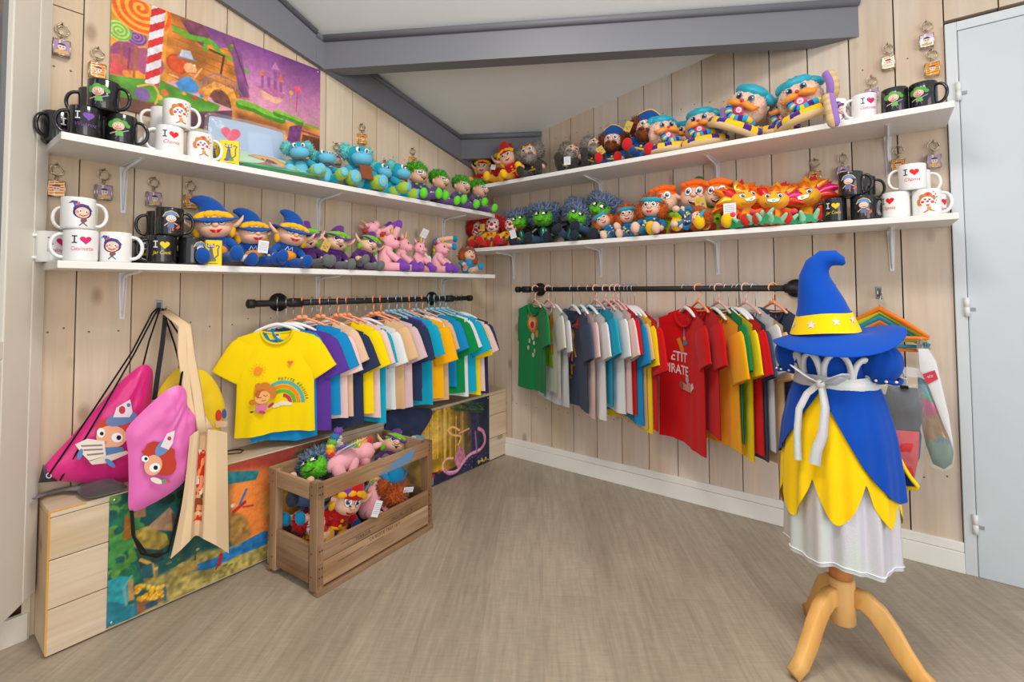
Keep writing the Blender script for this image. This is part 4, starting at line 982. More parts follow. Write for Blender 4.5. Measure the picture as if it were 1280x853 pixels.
# ================================================================ PLUSH TOYS (facing -Y, seated on z = 0)
PROTO = {}
def link_children(root):
    for c in [root]+[d for d in bpy.data.objects if d.parent is not None and (d.parent == root or d.parent.parent == root)]:
        CH[c.name] = []
    for d in bpy.data.objects:
        if d.parent is not None and d.parent.name in CH and d not in CH[d.parent.name]: CH[d.parent.name].append(d)
class Face:
    """Sewn-on features following the front of a head made of ellipsoids."""
    def __init__(s, ells): s.e = ells
    def map(s, u, v, l):
        y = 0.0
        for (c, r) in s.e:
            q = 1-((u-c[0])/r[0])**2-((v-c[2])/r[2])**2
            if q > 0: y = min(y, c[1]-r[1]*math.sqrt(q))
        return Vector((u, y-l, v))
    def put(s, name, pr, parent, mat='plastic'):
        g = G(); pr.lay(g, s.map, .004, .00035); return g.build(name, mat, parent)
def eye_print(x, z, r, iris=(90, 60, 40), lid=None, look=(0, 0), tall=1.2):
    p = Print(); p.poly(disc(x, z, r*1.12, r*tall*1.1), (40, 34, 36)); p.poly(disc(x, z, r, r*tall), (246, 246, 246))
    p.poly(disc(x+look[0], z+look[1], r*.62, r*.66), iris); p.poly(disc(x+look[0], z+look[1], r*.36), (12, 12, 14)); p.poly(disc(x+look[0]+r*.2, z+look[1]+r*.25, r*.16), (250, 250, 250))
    return p
def mouth_print(kind, x, z, w, col=(206, 30, 40)):
    p = Print()
    if kind == 'lips':
        p.poly([(x-w, z+w*.25), (x-w*.35, z+w*.2), (x, z+w*.1), (x+w*.35, z+w*.2), (x+w, z+w*.35), (x+w*.5, z-w*.25), (x, z-w*.38), (x-w*.5, z-w*.25)], col)
    elif kind == 'open':
        p.poly([(x-w, z+w*.3), (x, z+w*.05), (x+w, z+w*.3), (x+w*.75, z-w*.3), (x, z-w*.65), (x-w*.75, z-w*.3)], (36, 20, 24))
        p.poly([(x-w*.85, z+w*.2), (x, z-w*.02), (x+w*.85, z+w*.2), (x+w*.7, z+w*.02), (x, z-w*.2), (x-w*.7, z+w*.02)], (246, 246, 244)); p.poly(disc(x, z-w*.42, w*.36, w*.2), (214, 40, 44))
    elif kind == 'grin':
        p.poly([(x-w, z+w*.3), (x+w, z+w*.45), (x+w*.8, z-w*.1), (x, z-w*.3), (x-w*.8, z-w*.1)], (250, 250, 248)); p.poly(band([(x-w, z+w*.3), (x-w*.8, z-w*.1), (x, z-w*.3), (x+w*.8, z-w*.1), (x+w, z+w*.45)], w*.08), (90, 60, 40))
    elif kind == 'line':
        p.poly(band([(x-w, z+w*.2), (x-w*.4, z-w*.08), (x+w*.4, z-w*.08), (x+w, z+w*.25)], w*.16), (70, 36, 36))
    elif kind == 'crook':
        p.poly(band([(x-w, z+w*.35), (x, z), (x+w, z+w*.25)], w*.14), (40, 26, 30)); p.poly([(x-w*.1, z-w*.02), (x+w*.6, z+w*.1), (x+w*.4, z-w*.4), (x, z-w*.35)], (30, 20, 24))
    return p
def hang_tag(root, p, rot, col=(226, 228, 232), lines=True, w=.034, h=.045):
    g = G(); m = T(*p) @ Euler([math.radians(a) for a in rot]).to_matrix().to_4x4(); g.m = m
    g.box((0, 0, -h/2), (w, .0012, h), col)
    if lines:
        for i in range(6): g.box((0, -.0009, -h*.18-i*h*.12), (w*.78, .0004, h*.025), (150, 152, 158))
    else:
        for x, z, c in ((-.2, -.3, (214, 120, 60)), (.2, -.5, (120, 110, 170)), (0, -.75, (200, 90, 50)), (-.2, -.6, (90, 140, 90))): g.box((x*w, -.0009, z*h), (w*.25, .0004, h*.14), c)
    o = g.build('swing_tag', 'print', root); return o
def doll(key, skin=SKIN, top=(30, 80, 170), pants=None, shoe=None, hand=None, hair=None, hat=None, ear='point', mouth='lips', eyes=(70, 60, 60), nose=1.0, beard=None, head=(.05, .045, .041),
         belly=None, cheeks=None, extra=None, tilt=0, tagcol=None, hd_roll=0, eyer=.0105, patches=None):
    """A seated rag doll; returns its root (a prototype, not yet placed)."""
    r = thing(key, None, 'plush toy'); pants = pants or top; hand = hand or skin; shoe = shoe or pants
    hz = .085+head[2]*.9
    g = G(); g.ell((0, .012, .05), (.036, .03, .052), top)
    g.ell((0, -.004, .078), (.03, .02, .02), top)
    if patches:
        for (px, pz, pr_, pc) in patches: g.ell((px, -.012-.012*(1-abs(px)/.05), pz), (pr_, .008, pr_*.8), pc, None, 8, 6)
    g.build('torso', 'plush', r)
    if belly:
        g = G(); g.ell((0, -.004, .045), (.03, .026, .02), belly); g.build('apron', 'plush', r)
    for s in (-1, 1):
        g = G(); sh = Vector((s*.031, .008, .078)); el = Vector((s*.056, -.008, .05)); ha = Vector((s*.05, -.034, .034))
        g.limb(sh, el, .0135, .0125, top, 10); g.limb(el, ha, .0125, .012, top, 10); g.ell(ha+Vector((0, -.008, -.002)), (.0135, .016, .012), hand); g.ell(ha+Vector((-s*.01, -.008, .006)), (.006, .008, .006), hand, None, 8, 6)
        g.build('arm', 'plush', r)
        g = G(); hp = Vector((s*.02, -.008, .022)); kn = Vector((s*.036, -.05, .024)); ft = Vector((s*.042, -.083, .022))
        g.limb(hp, kn, .0175, .016, pants, 10); g.limb(kn, ft, .016, .0145, pants, 10); g.ell(ft+Vector((0, -.012, .006)), (.0185, .0165, .024), shoe, R('X', 12)); g.build('leg', 'plush', r)
    # head
    hc = Vector((0, -.006, hz)); ells = [(hc, head), (hc+Vector((0, -head[1]*.28, -head[2]*.3)), (head[0]*.86, head[1]*.82, head[2]*.62))]
    hr = bpy.data.objects.new('head', None)
    g = G()
    for c, rr in ells: g.ell(c, rr, skin, None, 20, 14)
    nz = hc+Vector((0, -head[1]*1.05, -head[2]*.05))
    if nose: g.ell(nz, (.009*nose, .0095*nose, .008*nose), skin if nose < 2 else skin); ells.append((nz, (.009*nose, .0095*nose, .008*nose)))
    if ear == 'point':
        for s in (-1, 1): g.tube([hc+Vector((s*head[0]*.86, .002, -.006)), hc+Vector((s*(head[0]+.012), 0, .002)), hc+Vector((s*(head[0]+.026), .002, .016)), hc+Vector((s*(head[0]+.033), .003, .03))], [.011, .013, .009, .002], skin, 10, flat=.6)
    elif ear: 
        for s in (-1, 1): g.ell(hc+Vector((s*head[0]*.98, .004, -.004)), (.008, .006, .012), skin)
    if cheeks:
        for s in (-1, 1): g.ell(hc+Vector((s*head[0]*.5, -head[1]*.82, -head[2]*.28)), (.0085, .0075, .0085), cheeks); 
    h = g.build('head', 'plush', r); F = Face(ells)
    er = eyer; ez = hc.z+head[2]*.24
    for s in (-1, 1): F.put('eye', eye_print(s*head[0]*.36, ez, er, eyes, look=(-.001, -.0012)), h)
    if mouth: F.put('mouth', mouth_print(mouth, 0, hc.z-head[2]*.5, head[0]*.36), h)
    pb = Print()
    for s in (-1, 1): pb.poly(band([(s*head[0]*.16, ez+er*1.75), (s*head[0]*.36, ez+er*2.1), (s*head[0]*.54, ez+er*1.6)], .0022), (60, 44, 40) if not hair else shade(hair[1], .5))
    F.put('eyebrows', pb, h)
    if hair:
        st, c = hair[0], hair[1]; g = G()
        if st == 'fringe':
            for a, w in ((-.62, .024), (-.2, .02), (.25, .022), (.66, .022)): g.ell(hc+Vector((a*head[0], -head[1]*.72*(1-.4*abs(a)), head[2]*(.78-.25*abs(a)))), (w, .012, .012), c, R('Y', a*38))
            g.ell(hc+Vector((0, .01, .012)), (head[0]*1.03, head[1]*1.0, head[2]*.98), c); 
            for s in (-1, 1): g.ell(hc+Vector((s*head[0]*.92, .004, -.012)), (.012, .014, .026), c)
            mt = 'plush'
        elif st == 'cap':
            g.ell(hc+Vector((0, .006, .012)), (head[0]*1.06, head[1]*1.06, head[2]*1.04), c, R('X', -22))
            for a in (-.7, -.35, 0, .35, .7): g.ell(hc+Vector((a*head[0]*.95, -head[1]*.62*(1-.35*a*a), head[2]*(.82-.2*a*a))), (.017, .014, .011), c)
            mt = 'plush'
        elif st == 'curly':
            g.fuzz(hc+Vector((0, .012, .014)), (head[0]*1.2, head[1]*1.04, head[2]*1.1), c, 520, .36, .07, 3, None, None, shade(c, .8))
            for s in (-1, 1): g.fuzz(hc+Vector((s*head[0]*.98, .006, -.014)), (.025, .024, .036), c, 200, .45, .07, 5+s, None, None, shade(c, .8))
            mt = 'fur'
        elif st == 'mop':
            g.fuzz(hc+Vector((0, .012, head[2]*.62)), (head[0]*1.12, head[1]*1.0, head[2]*.8), c, 520, .55, .075, 4, None, None, shade(c, .75)); mt = 'fur'
        elif st == 'sides':
            for s in (-1, 1): g.fuzz(hc+Vector((s*head[0]*.86, .008, .006)), (.03, .032, .038), c, 260, .5, .075, 8+s, None, None, shade(c, .8))
            g.fuzz(hc+Vector((0, .026, .006)), (head[0]*.9, .02, head[2]*.8), c, 80, .4, .14, 8, None, None, shade(c, .8)); mt = 'fur'
        g.build('hair', mt, r)
    if beard:
        g = G(); bc = hc+Vector((0, -head[1]*.55, -head[2]*.72))
        g.fuzz(bc, (head[0]*.72, head[1]*.62, head[2]*.62), beard, 190, .28, .14, 6, None, None, shade(beard, .82))
        for s in (-1, 1): g.ell(hc+Vector((s*.013, -head[1]*1.12, -head[2]*.32)), (.014, .008, .006), shade(beard, .9), R('Y', s*18))
        g.build('beard', 'fur', r)
    if hat:
        st, c, c2 = hat; top_ = hc+Vector((0, .006, head[2]*.55))
        def cone(g, base, rad, ht, c, bend, n=9):
            pts = []; rr = []
            for i in range(n):
                t = i/(n-1); pts.append(base+Vector((bend[0]*t**2.2, bend[1]*t**2.2, ht*t-bend[2]*t**4))); rr.append(rad*(1-t)**.8+.005)
            g.tube(pts, rr, c, 16)
        if st == 'wizard':
            g = G(); cone(g, top_+Vector((0, 0, .004)), .041, .075, c, (-.052, .01, .022)); hh = g.build('hat', 'plush', r)
            g = G(); g.lathe([(.03, .006), (.05, .004), (.068, -.002), (.072, -.004), (.067, -.008), (.046, -.006)], c, 28, T(*top_) @ R('X', 6), lambda q, a, z: Vector((q*math.cos(a), q*math.sin(a)*.92, z+.22*(q-.04)*math.cos(2*a)))); g.build('brim', 'plush', hh)
            if c2:
                g = G(); g.lathe([(.0425, .004), (.0395, .02)], c2, 24, T(*top_)); g.build('hat_band', 'plush', hh)
        elif st == 'gnome':
            g = G(); cone(g, top_-Vector((0, 0, .006)), .045, .085, c, (.02, .012, .004)); hh = g.build('hat', 'plush', r)
            if c2:
                g = G(); g.tube([top_+Vector((.046*math.cos(a), .042*math.sin(a), -.004)) for a in np.linspace(0, 2*PI, 22)[:-1]], .009, c2, 8, closed=True); g.build('hat_rim', 'plush', hh)
        elif st == 'witch':
            g = G(); cone(g, top_, .034, .06, c, (.03, .02, .016)); hh = g.build('hat', 'satin', r)
            g = G(); g.lathe([(.025, .004), (.045, .006), (.062, .0), (.064, -.002), (.058, -.006), (.04, -.002)], c, 26, T(*top_) @ R('X', 8), lambda q, a, z: Vector((q*math.cos(a), q*math.sin(a), z+.3*(q-.03)*math.cos(3*a+.6)))); g.build('brim', 'satin', hh)
        elif st == 'captain':
            g = G(); g.ell(top_, (.046, .038, .03), c); hh = g.build('hat', 'plush', r)
            g = G(); g.grid(lambda u, v: top_+Vector(((u-.5)*.13, -.036+.03*abs(u-.5)*2-.006*math.sin(PI*v), -.006+v*.052*(math.sin(PI*u)**.6))), 16, 5, c); g.grid(lambda u, v: top_+Vector(((.5-u)*.13, -.030+.03*abs(u-.5)*2, -.006+v*.052*(math.sin(PI*u)**.6))), 16, 5, c); g.build('brim', 'plush', hh)
            g = G(); g.tube([top_+Vector(((u-.5)*.13, -.034+.03*abs(u-.5)*2, -.006+.052*math.sin(PI*u)**.6)) for u in np.linspace(.01, .99, 17)], .0035, c2, 6); g.build('hat_trim', 'plush', hh)
        elif st == 'bandana':
            g = G(); g.ell(top_+Vector((0, .002, -.002)), (head[0]*.98, head[1]*1.0, head[2]*.6), c); g.ell(top_+Vector((.04, .03, -.01)), (.014, .012, .01), c); hh = g.build('bandana', 'plush', r)
            g = G(); 
            for a in (-60, -20, 25, 70): q = math.radians(a-90); g.ell(top_+Vector((head[0]*.9*math.cos(q), head[1]*.94*math.sin(q), .004)), (.006, .004, .005), c2, None, 8, 6)
            g.build('dots', 'plush', hh)
        elif st == 'headband':
            g = G(); g.tube([hc+Vector((head[0]*1.04*math.cos(a), .008+head[1]*1.1*math.sin(a), head[2]*.62-.004*math.sin(a))) for a in np.linspace(0, 2*PI, 26)[:-1]], .007, c, 8, closed=True, flat=1.4); g.build('headband', 'plush', r)
        elif st == 'cap':
            g = G(); g.ell(top_+Vector((0, .004, 0)), (head[0]*.95, head[1], head[2]*.62), c); g.ell(top_+Vector((.006, .01, .03)), (.016, .014, .014), c); g.build('hat', 'plush', r)
        elif st == 'bow':
            g = G()
            for s in (-1, 1): g.ell(top_+Vector((s*.016, -.02, .02)), (.016, .008, .011), c, R('Y', s*20))
            g.ell(top_+Vector((0, -.022, .02)), (.006, .006, .006), c2 or c); g.build('hair_bow', 'plush', r)
    if extra: extra(r, hc)
    return r
def flower_dots(cols, n=10, seed=2):
    rd = random.Random(seed); return [(rd.uniform(-.028, .028), rd.uniform(.03, .085), rd.uniform(.004, .008), rd.choice(cols)) for _ in range(n)]

def stars_and_m(r, hc):
    g = G(); p = Print(); k = .001; p.poly(band([(-16*k, 62*k), (-11*k, 76*k), (-4*k, 64*k), (4*k, 76*k), (10*k, 62*k)], .0035), (210, 214, 222)); F = Face([((0, .012, .05), (.036, .03, .052)), ((0, -.004, .078), (.03, .02, .02))]); F.put('chest_trim', p, r)
def cape(c, c2):
    def f(r, hc):
        g = G(); g.grid(lambda u, v: Vector((math.sin((u-.5)*PI*1.15)*(.042+.03*v), .014+.034*math.cos((u-.5)*PI*1.15), .088-.075*v)), 14, 6, c); g.build('cape', 'satin', r)
        g = G(); g.tube([Vector((.026*math.cos(a), .008+.024*math.sin(a), .09)) for a in np.linspace(0, 2*PI, 16)[:-1]], .006, c2, 8, closed=True); g.build('collar', 'plush', r)
    return f
def buttons(c, c2=None):
    def f(r, hc):
        g = G()
        for z in (.05, .066): g.ell((0, -.023+.06*abs(z-.058), z), (.0055, .004, .0055), c, None, 8, 6)
        if c2:
            g.tube([Vector((.034*math.cos(a), .012+.029*math.sin(a), .04)) for a in np.linspace(0, 2*PI, 20)[:-1]], .005, c2, 6, closed=True)
        g.build('trimmings', 'plush', r)
    return f
BLUE = (22, 84, 168)
def P_wizard(): return doll('plush_wizard', top=BLUE, pants=BLUE, shoe=(20, 78, 160), hand=(222, 222, 220), hair=('fringe', (240, 182, 30)), hat=('wizard', (20, 76, 158), None), belly=(246, 150, 20), extra=stars_and_m, eyes=(100, 70, 60))
def P_witch(): return doll('plush_witch', top=(84, 40, 110), pants=(112, 112, 118), shoe=(104, 108, 106), hair=('fringe', (112, 190, 40)), hat=('witch', (96, 38, 128), None), mouth='crook', nose=1.6, extra=cape((92, 44, 122), (220, 150, 30)), eyes=(60, 60, 60), head=(.046, .042, .04), ear='point')
def P_troll(): return doll('plush_troll', skin=(228, 176, 150), top=(92, 70, 128), pants=(110, 80, 140), shoe=(104, 214, 50), hand=(230, 228, 222), hair=('mop', (84, 176, 40)), mouth='crook', nose=1.9, eyes=(60, 60, 60), head=(.042, .04, .04), ear='round', extra=buttons((104, 214, 50), (104, 214, 50)), patches=[(-.02, .08, .007, (104, 214, 50)), (.02, .08, .007, (104, 214, 50))])
def P_redhair(): return doll('plush_redhead', top=(20, 134, 186), pants=(236, 190, 164), shoe=(24, 140, 190), hair=('curly', (176, 84, 36)), hat=('bow', (26, 150, 200), None), mouth='lips', nose=.8, eyes=(80, 60, 50), head=(.044, .041, .04), ear='round', belly=(30, 140, 190), patches=[(-.012, .06, .005, (240, 190, 60)), (.014, .05, .005, (150, 60, 110))])
def P_clown(): return doll('plush_clown', skin=(240, 224, 214), top=(238, 180, 34), pants=(206, 36, 36), shoe=(200, 30, 34), hand=(240, 210, 190), hair=('sides', (206, 26, 30)), hat=('bow', (206, 26, 30), None), mouth='open', nose=0, eyes=(40, 40, 40), head=(.043, .04, .042), ear=None, cheeks=(214, 34, 40),
    patches=flower_dots([(206, 30, 36), (40, 100, 170), (60, 150, 60), (206, 30, 36)], 16), extra=lambda r, hc: (lambda g: (g.ell(hc+Vector((0, -.044, -.002)), .0095, (214, 24, 32)), g.build('red_nose', 'plush', r)))(G()))
def P_gnome(): return doll('plush_gnome', top=(204, 24, 32), pants=(236, 176, 20), shoe=(244, 190, 20), hair=('fringe', (244, 182, 24)), hat=('gnome', (200, 22, 30), None), mouth='lips', head=(.043, .041, .042), extra=buttons((244, 190, 20), (240, 184, 20)), eyes=(90, 100, 120))
def P_pirate(): return doll('plush_old_pirate', top=(56, 56, 54), pants=(66, 66, 60), shoe=(60, 54, 46), hair=('sides', (150, 142, 132)), hat=('bandana', (196, 34, 38), (230, 180, 50)), beard=(146, 140, 136), mouth=None, nose=1.5, head=(.043, .041, .042), ear='round', extra=buttons((204, 160, 50), (190, 150, 40)), eyes=(110, 70, 30))
def P_captain(): return doll('plush_captain', top=(26, 82, 158), pants=(30, 84, 160), shoe=(206, 30, 34), hair=('sides', (120, 62, 34)), hat=('captain', (26, 78, 156), (238, 192, 40)), beard=(122, 62, 34), mouth=None, nose=1.5, head=(.045, .042, .042), ear=None, extra=buttons((238, 196, 60), (238, 196, 60)), eyes=(70, 110, 150))
def P_hippie(): return doll('plush_hippie', skin=(234, 190, 166), top=(26, 116, 166), pants=(40, 120, 166), shoe=(234, 190, 166), hair=('curly', (196, 92, 34)), hat=('headband', (34, 160, 190), None), mouth='lips', nose=1.2, head=(.043, .04, .042), ear='round', eyes=(70, 80, 90), patches=flower_dots([(222, 60, 50), (240, 200, 80), (240, 240, 230), (60, 170, 190)], 16, 4))
def P_elf(): return doll('plush_elf', top=(156, 206, 36), pants=(196, 36, 36), shoe=(240, 192, 20), hair=('cap', (238, 104, 22)), mouth='open', nose=1.1, head=(.047, .044, .047), eyes=(90, 120, 150), eyer=.0115, hand=(28, 130, 74), patches=[(-.014, .07, .009, (214, 40, 34)), (.014, .062, .008, (214, 40, 34)), (0, .045, .006, (40, 140, 60))], extra=lambda r, hc: (lambda g: (g.tube([Vector((.026*math.cos(a), .002+.024*math.sin(a), .088)) for a in np.linspace(0, 2*PI, 16)[:-1]], .008, (28, 124, 66), 8, closed=True), g.build('collar', 'plush', r)))(G()))
def P_elfcap():
    r = doll('plush_elf', top=(156, 206, 36), pants=(196, 36, 36), shoe=(240, 192, 20), hair=('cap', (238, 104, 22)), hat=('cap', (30, 130, 74), None), mouth='open', nose=1.1, head=(.047, .044, .047), eyes=(90, 120, 150), eyer=.0115, hand=(28, 130, 74), patches=[(-.014, .07, .009, (214, 40, 34)), (.014, .062, .008, (214, 40, 34))]); return r
def P_monster():
    r = thing('plush_monster', None, 'plush toy'); gr = (104, 196, 44); nv = (62, 84, 116)
    g = G(); g.ell((0, .012, .05), (.038, .032, .05), (40, 40, 44)); g.ell((0, -.006, .05), (.016, .02, .04), (30, 128, 110)); g.build('torso', 'foil', r)
    for s in (-1, 1):
        g = G(); g.limb((s*.033, .006, .078), (s*.058, -.012, .05), .0145, .013, (38, 38, 42), 10); g.limb((s*.058, -.012, .05), (s*.048, -.04, .04), .013, .012, (38, 38, 42), 10); g.build('arm', 'foil', r)
        g2 = G()
        for k in range(4): g2.limb((s*.048+(k-1.5)*.006, -.046, .04), (s*.048+(k-1.5)*.008, -.064, .036), .0062, .005, (26, 140, 112), 8)
        g2.build('hand', 'plush', r)
        g = G(); g.limb((s*.02, -.008, .022), (s*.036, -.05, .024), .018, .016, (62, 84, 118), 10); g.limb((s*.036, -.05, .024), (s*.042, -.08, .022), .016, .014, (62, 84, 118), 10); g.ell((s*.042, -.092, .026), (.02, .018, .025), (40, 44, 56)); g.build('leg', 'cotton', r)
    hc = Vector((0, -.006, .122)); hd = (.046, .042, .036)
    g = G(); g.fuzz(hc, hd, gr, 420, .2, .12, 9, None, None, (84, 172, 36)); h = g.build('head', 'fur', r)
    F = Face([(hc, (.05, .047, .04))])
    for s in (-1, 1):
        p = Print(); x = s*.017; z = hc.z+.012; p.poly([(x-.013, z-.003), (x-.011, z+.011), (x+.011, z+.011), (x+.013, z-.003), (x, z-.007)], (16, 16, 18)); p.poly([(x-.010, z-.002), (x-.008, z+.008), (x+.005, z+.008), (x+.008, z-.003)], (244, 244, 244)); p.poly([(x+.002, z-.001), (x+.002, z+.008), (x+.01, z+.008), (x+.009, z-.002)], (18, 18, 20)); F.put('eye', p, h)
    F.put('mouth', mouth_print('line', 0, hc.z-.018, .018), h)
    g = G(); g.fuzz(hc+Vector((0, .018, .026)), (.06, .044, .034), nv, 700, .7, .055, 12, None, None, (120, 134, 160))
    for s in (-1, 1): g.fuzz(hc+Vector((s*.05, .012, .02)), (.024, .022, .042), nv, 300, .75, .055, 14+s, None, None, (120, 134, 160))
    g.build('mane', 'fur', r); return r
def P_unicorn():
    r = thing('plush_unicorn', None, 'plush toy'); pk = (238, 172, 184); pu = (120, 66, 172)
    g = G(); g.ell((0, .012, .058), (.04, .036, .06), pk); g.ell((0, .004, .1), (.028, .027, .034), pk); g.build('body', 'plush', r)
    for s in (-1, 1):
        g = G(); g.limb((s*.026, -.006, .085), (s*.032, -.05, .05), .0165, .0145, pk, 10); a = Vector((s*.032, -.053, .047)); b = Vector((s*.034, -.073, .032)); l = g.build('leg', 'plush', r)
        g = G(); g.limb(a, b, .0165, .0165, pu, 10); g.build('hoof', 'plush', l)
        g = G(); g.limb((s*.03, .0, .022), (s*.042, -.06, .02), .0215, .018, pk, 10); l = g.build('leg', 'plush', r)
        g = G(); g.limb((s*.042, -.062, .02), (s*.044, -.082, .021), .0195, .0195, pu, 10); g.build('hoof', 'plush', l)
        g = G(); g.grid(lambda u, v: Vector((s*(.02+.07*u), .045+.012*u, .085+.04*u-.055*v*(1-.55*u)+.006*math.sin(9*u))), 8, 4, (234, 230, 220)); g.grid(lambda u, v: Vector((s*(.02+.07*(1-u)), .051+.012*(1-u), .085+.04*(1-u)-.055*v*(1-.55*(1-u))+.006*math.sin(9*(1-u)))), 8, 4, (234, 230, 220)); g.build('wing', 'plush', r)
    hc = Vector((0, -.006, .142)); e = [(hc, (.034, .034, .036)), (hc+Vector((0, -.024, -.014)), (.029, .027, .022))]
    g = G()
    for c, rr in e: g.ell(c, rr, pk, None, 18, 12)
    for s in (-1, 1): g.tube([hc+Vector((s*.02, .006, .026)), hc+Vector((s*.03, .004, .042)), hc+Vector((s*.034, .004, .058))], [.011, .0105, .002], pk, 10, flat=.5)
    h = g.build('head', 'plush', r); F = Face(e)
    for s in (-1, 1): p = Print(); p.poly(disc(s*.017, hc.z+.01, .004, .0055), (30, 30, 36)); F.put('eye', p, h)
    F.put('mouth', mouth_print('line', 0, hc.z-.018, .018), h)
    p = Print(); p.poly(disc(-.008, hc.z-.006, .002), (150, 80, 100)); p.poly(disc(.008, hc.z-.006, .002), (150, 80, 100)); F.put('nostrils', p, h)
    g = G(); g.tube([hc+Vector((0, -.008, .032)), hc+Vector((0, -.012, .052)), hc+Vector((0, -.016, .076))], [.008, .0055, .0008], (224, 182, 74), 10); g.build('horn', 'satin', h)
    rb = [(206, 60, 60), (236, 150, 40), (226, 206, 60), (110, 180, 70), (50, 120, 180), (120, 70, 170)]
    g = G()
    for i, c in enumerate(rb): g.fuzz(hc+Vector((0, .028+.004*i, .03-.02*i)), (.012, .012, .013), c, 40, .6, .2, i)
    g.build('mane', 'fur', r)
    g = G()
    for i, c in enumerate(rb): g.fuzz(Vector((.0, .05+.011*i, .03+.002*i*i)), (.013, .011, .013), c, 40, .6, .2, 20+i)
    g.build('tail', 'fur', r); return r
def P_dino():
    r = thing('plush_dino', None, 'plush toy'); c = (16, 158, 186); lb = (104, 186, 220); yg = (164, 196, 66)
    g = G(); g.ell((0, .012, .056), (.046, .042, .058), c); g.ell((0, -.018, .05), (.03, .02, .04), (104, 190, 214)); g.build('body', 'plush', r)
    for s in (-1, 1):
        g = G(); g.limb((s*.036, 0, .085), (s*.052, -.04, .062), .0165, .0165, c, 10); g.build('arm', 'plush', r)
        g = G(); g.limb((s*.03, -.01, .028), (s*.05, -.064, .03), .025, .022, c, 10); l = g.build('leg', 'plush', r)
        g = G(); g.limb((s*.049, -.062, .031), (s*.054, -.084, .033), .0275, .0285, yg, 12); g.build('foot', 'fur', l)
        g = G(); g.ell((s*.0555, -.103, .034), (.021, .0085, .024), lb); g.build('sole', 'plush', l)
    hc = Vector((0, -.006, .135)); mz = hc+Vector((0, -.036, -.016)); e = [(hc, (.043, .042, .042)), (mz, (.04, .036, .027))]
    g = G(); g.ell(hc, (.043, .042, .042), c, None, 18, 12); h = g.build('head', 'plush', r)
    g = G(); g.ell(mz, (.04, .036, .027), lb, None, 18, 12)
    for s in (-1, 1): g.ell(mz+Vector((s*.014, -.024, .019)), (.006, .006, .004), lb, None, 8, 6)
    g.build('muzzle', 'plush', h)
    g = G()
    for s in (-1, 1): g = G(); g.fuzz(hc+Vector((s*.044, .01, .016)), (.021, .017, .029), (86, 184, 186), 130, .65, .13, 30+s, None, None, (130, 204, 196)); g.build('ear_tuft', 'fur', r)
    for s in (-1, 1): 
        g = G(); g.ell(hc+Vector((s*.018, -.037, .018)), (.0088, .006, .0105), (244, 244, 240)); g.ell(hc+Vector((s*.016, -.0425, .017)), (.0042, .003, .006), (18, 18, 20)); g.build('eye', 'gloss', h)
    g = G(); g.tube([(-.03, -.044, .088), (0, -.06, .09), (.03, -.044, .088)], .006, (124, 74, 44), 6, flat=.5); g.build('collar_strap', 'plush', r); return r
def P_dino_sign():
    r = P_dino(); g = G(); g.box((0, -.076, .062), (.05, .008, .056), (132, 72, 44), R('X', -14), bev=.003); g.build('felt_sign', 'plush', r); return r
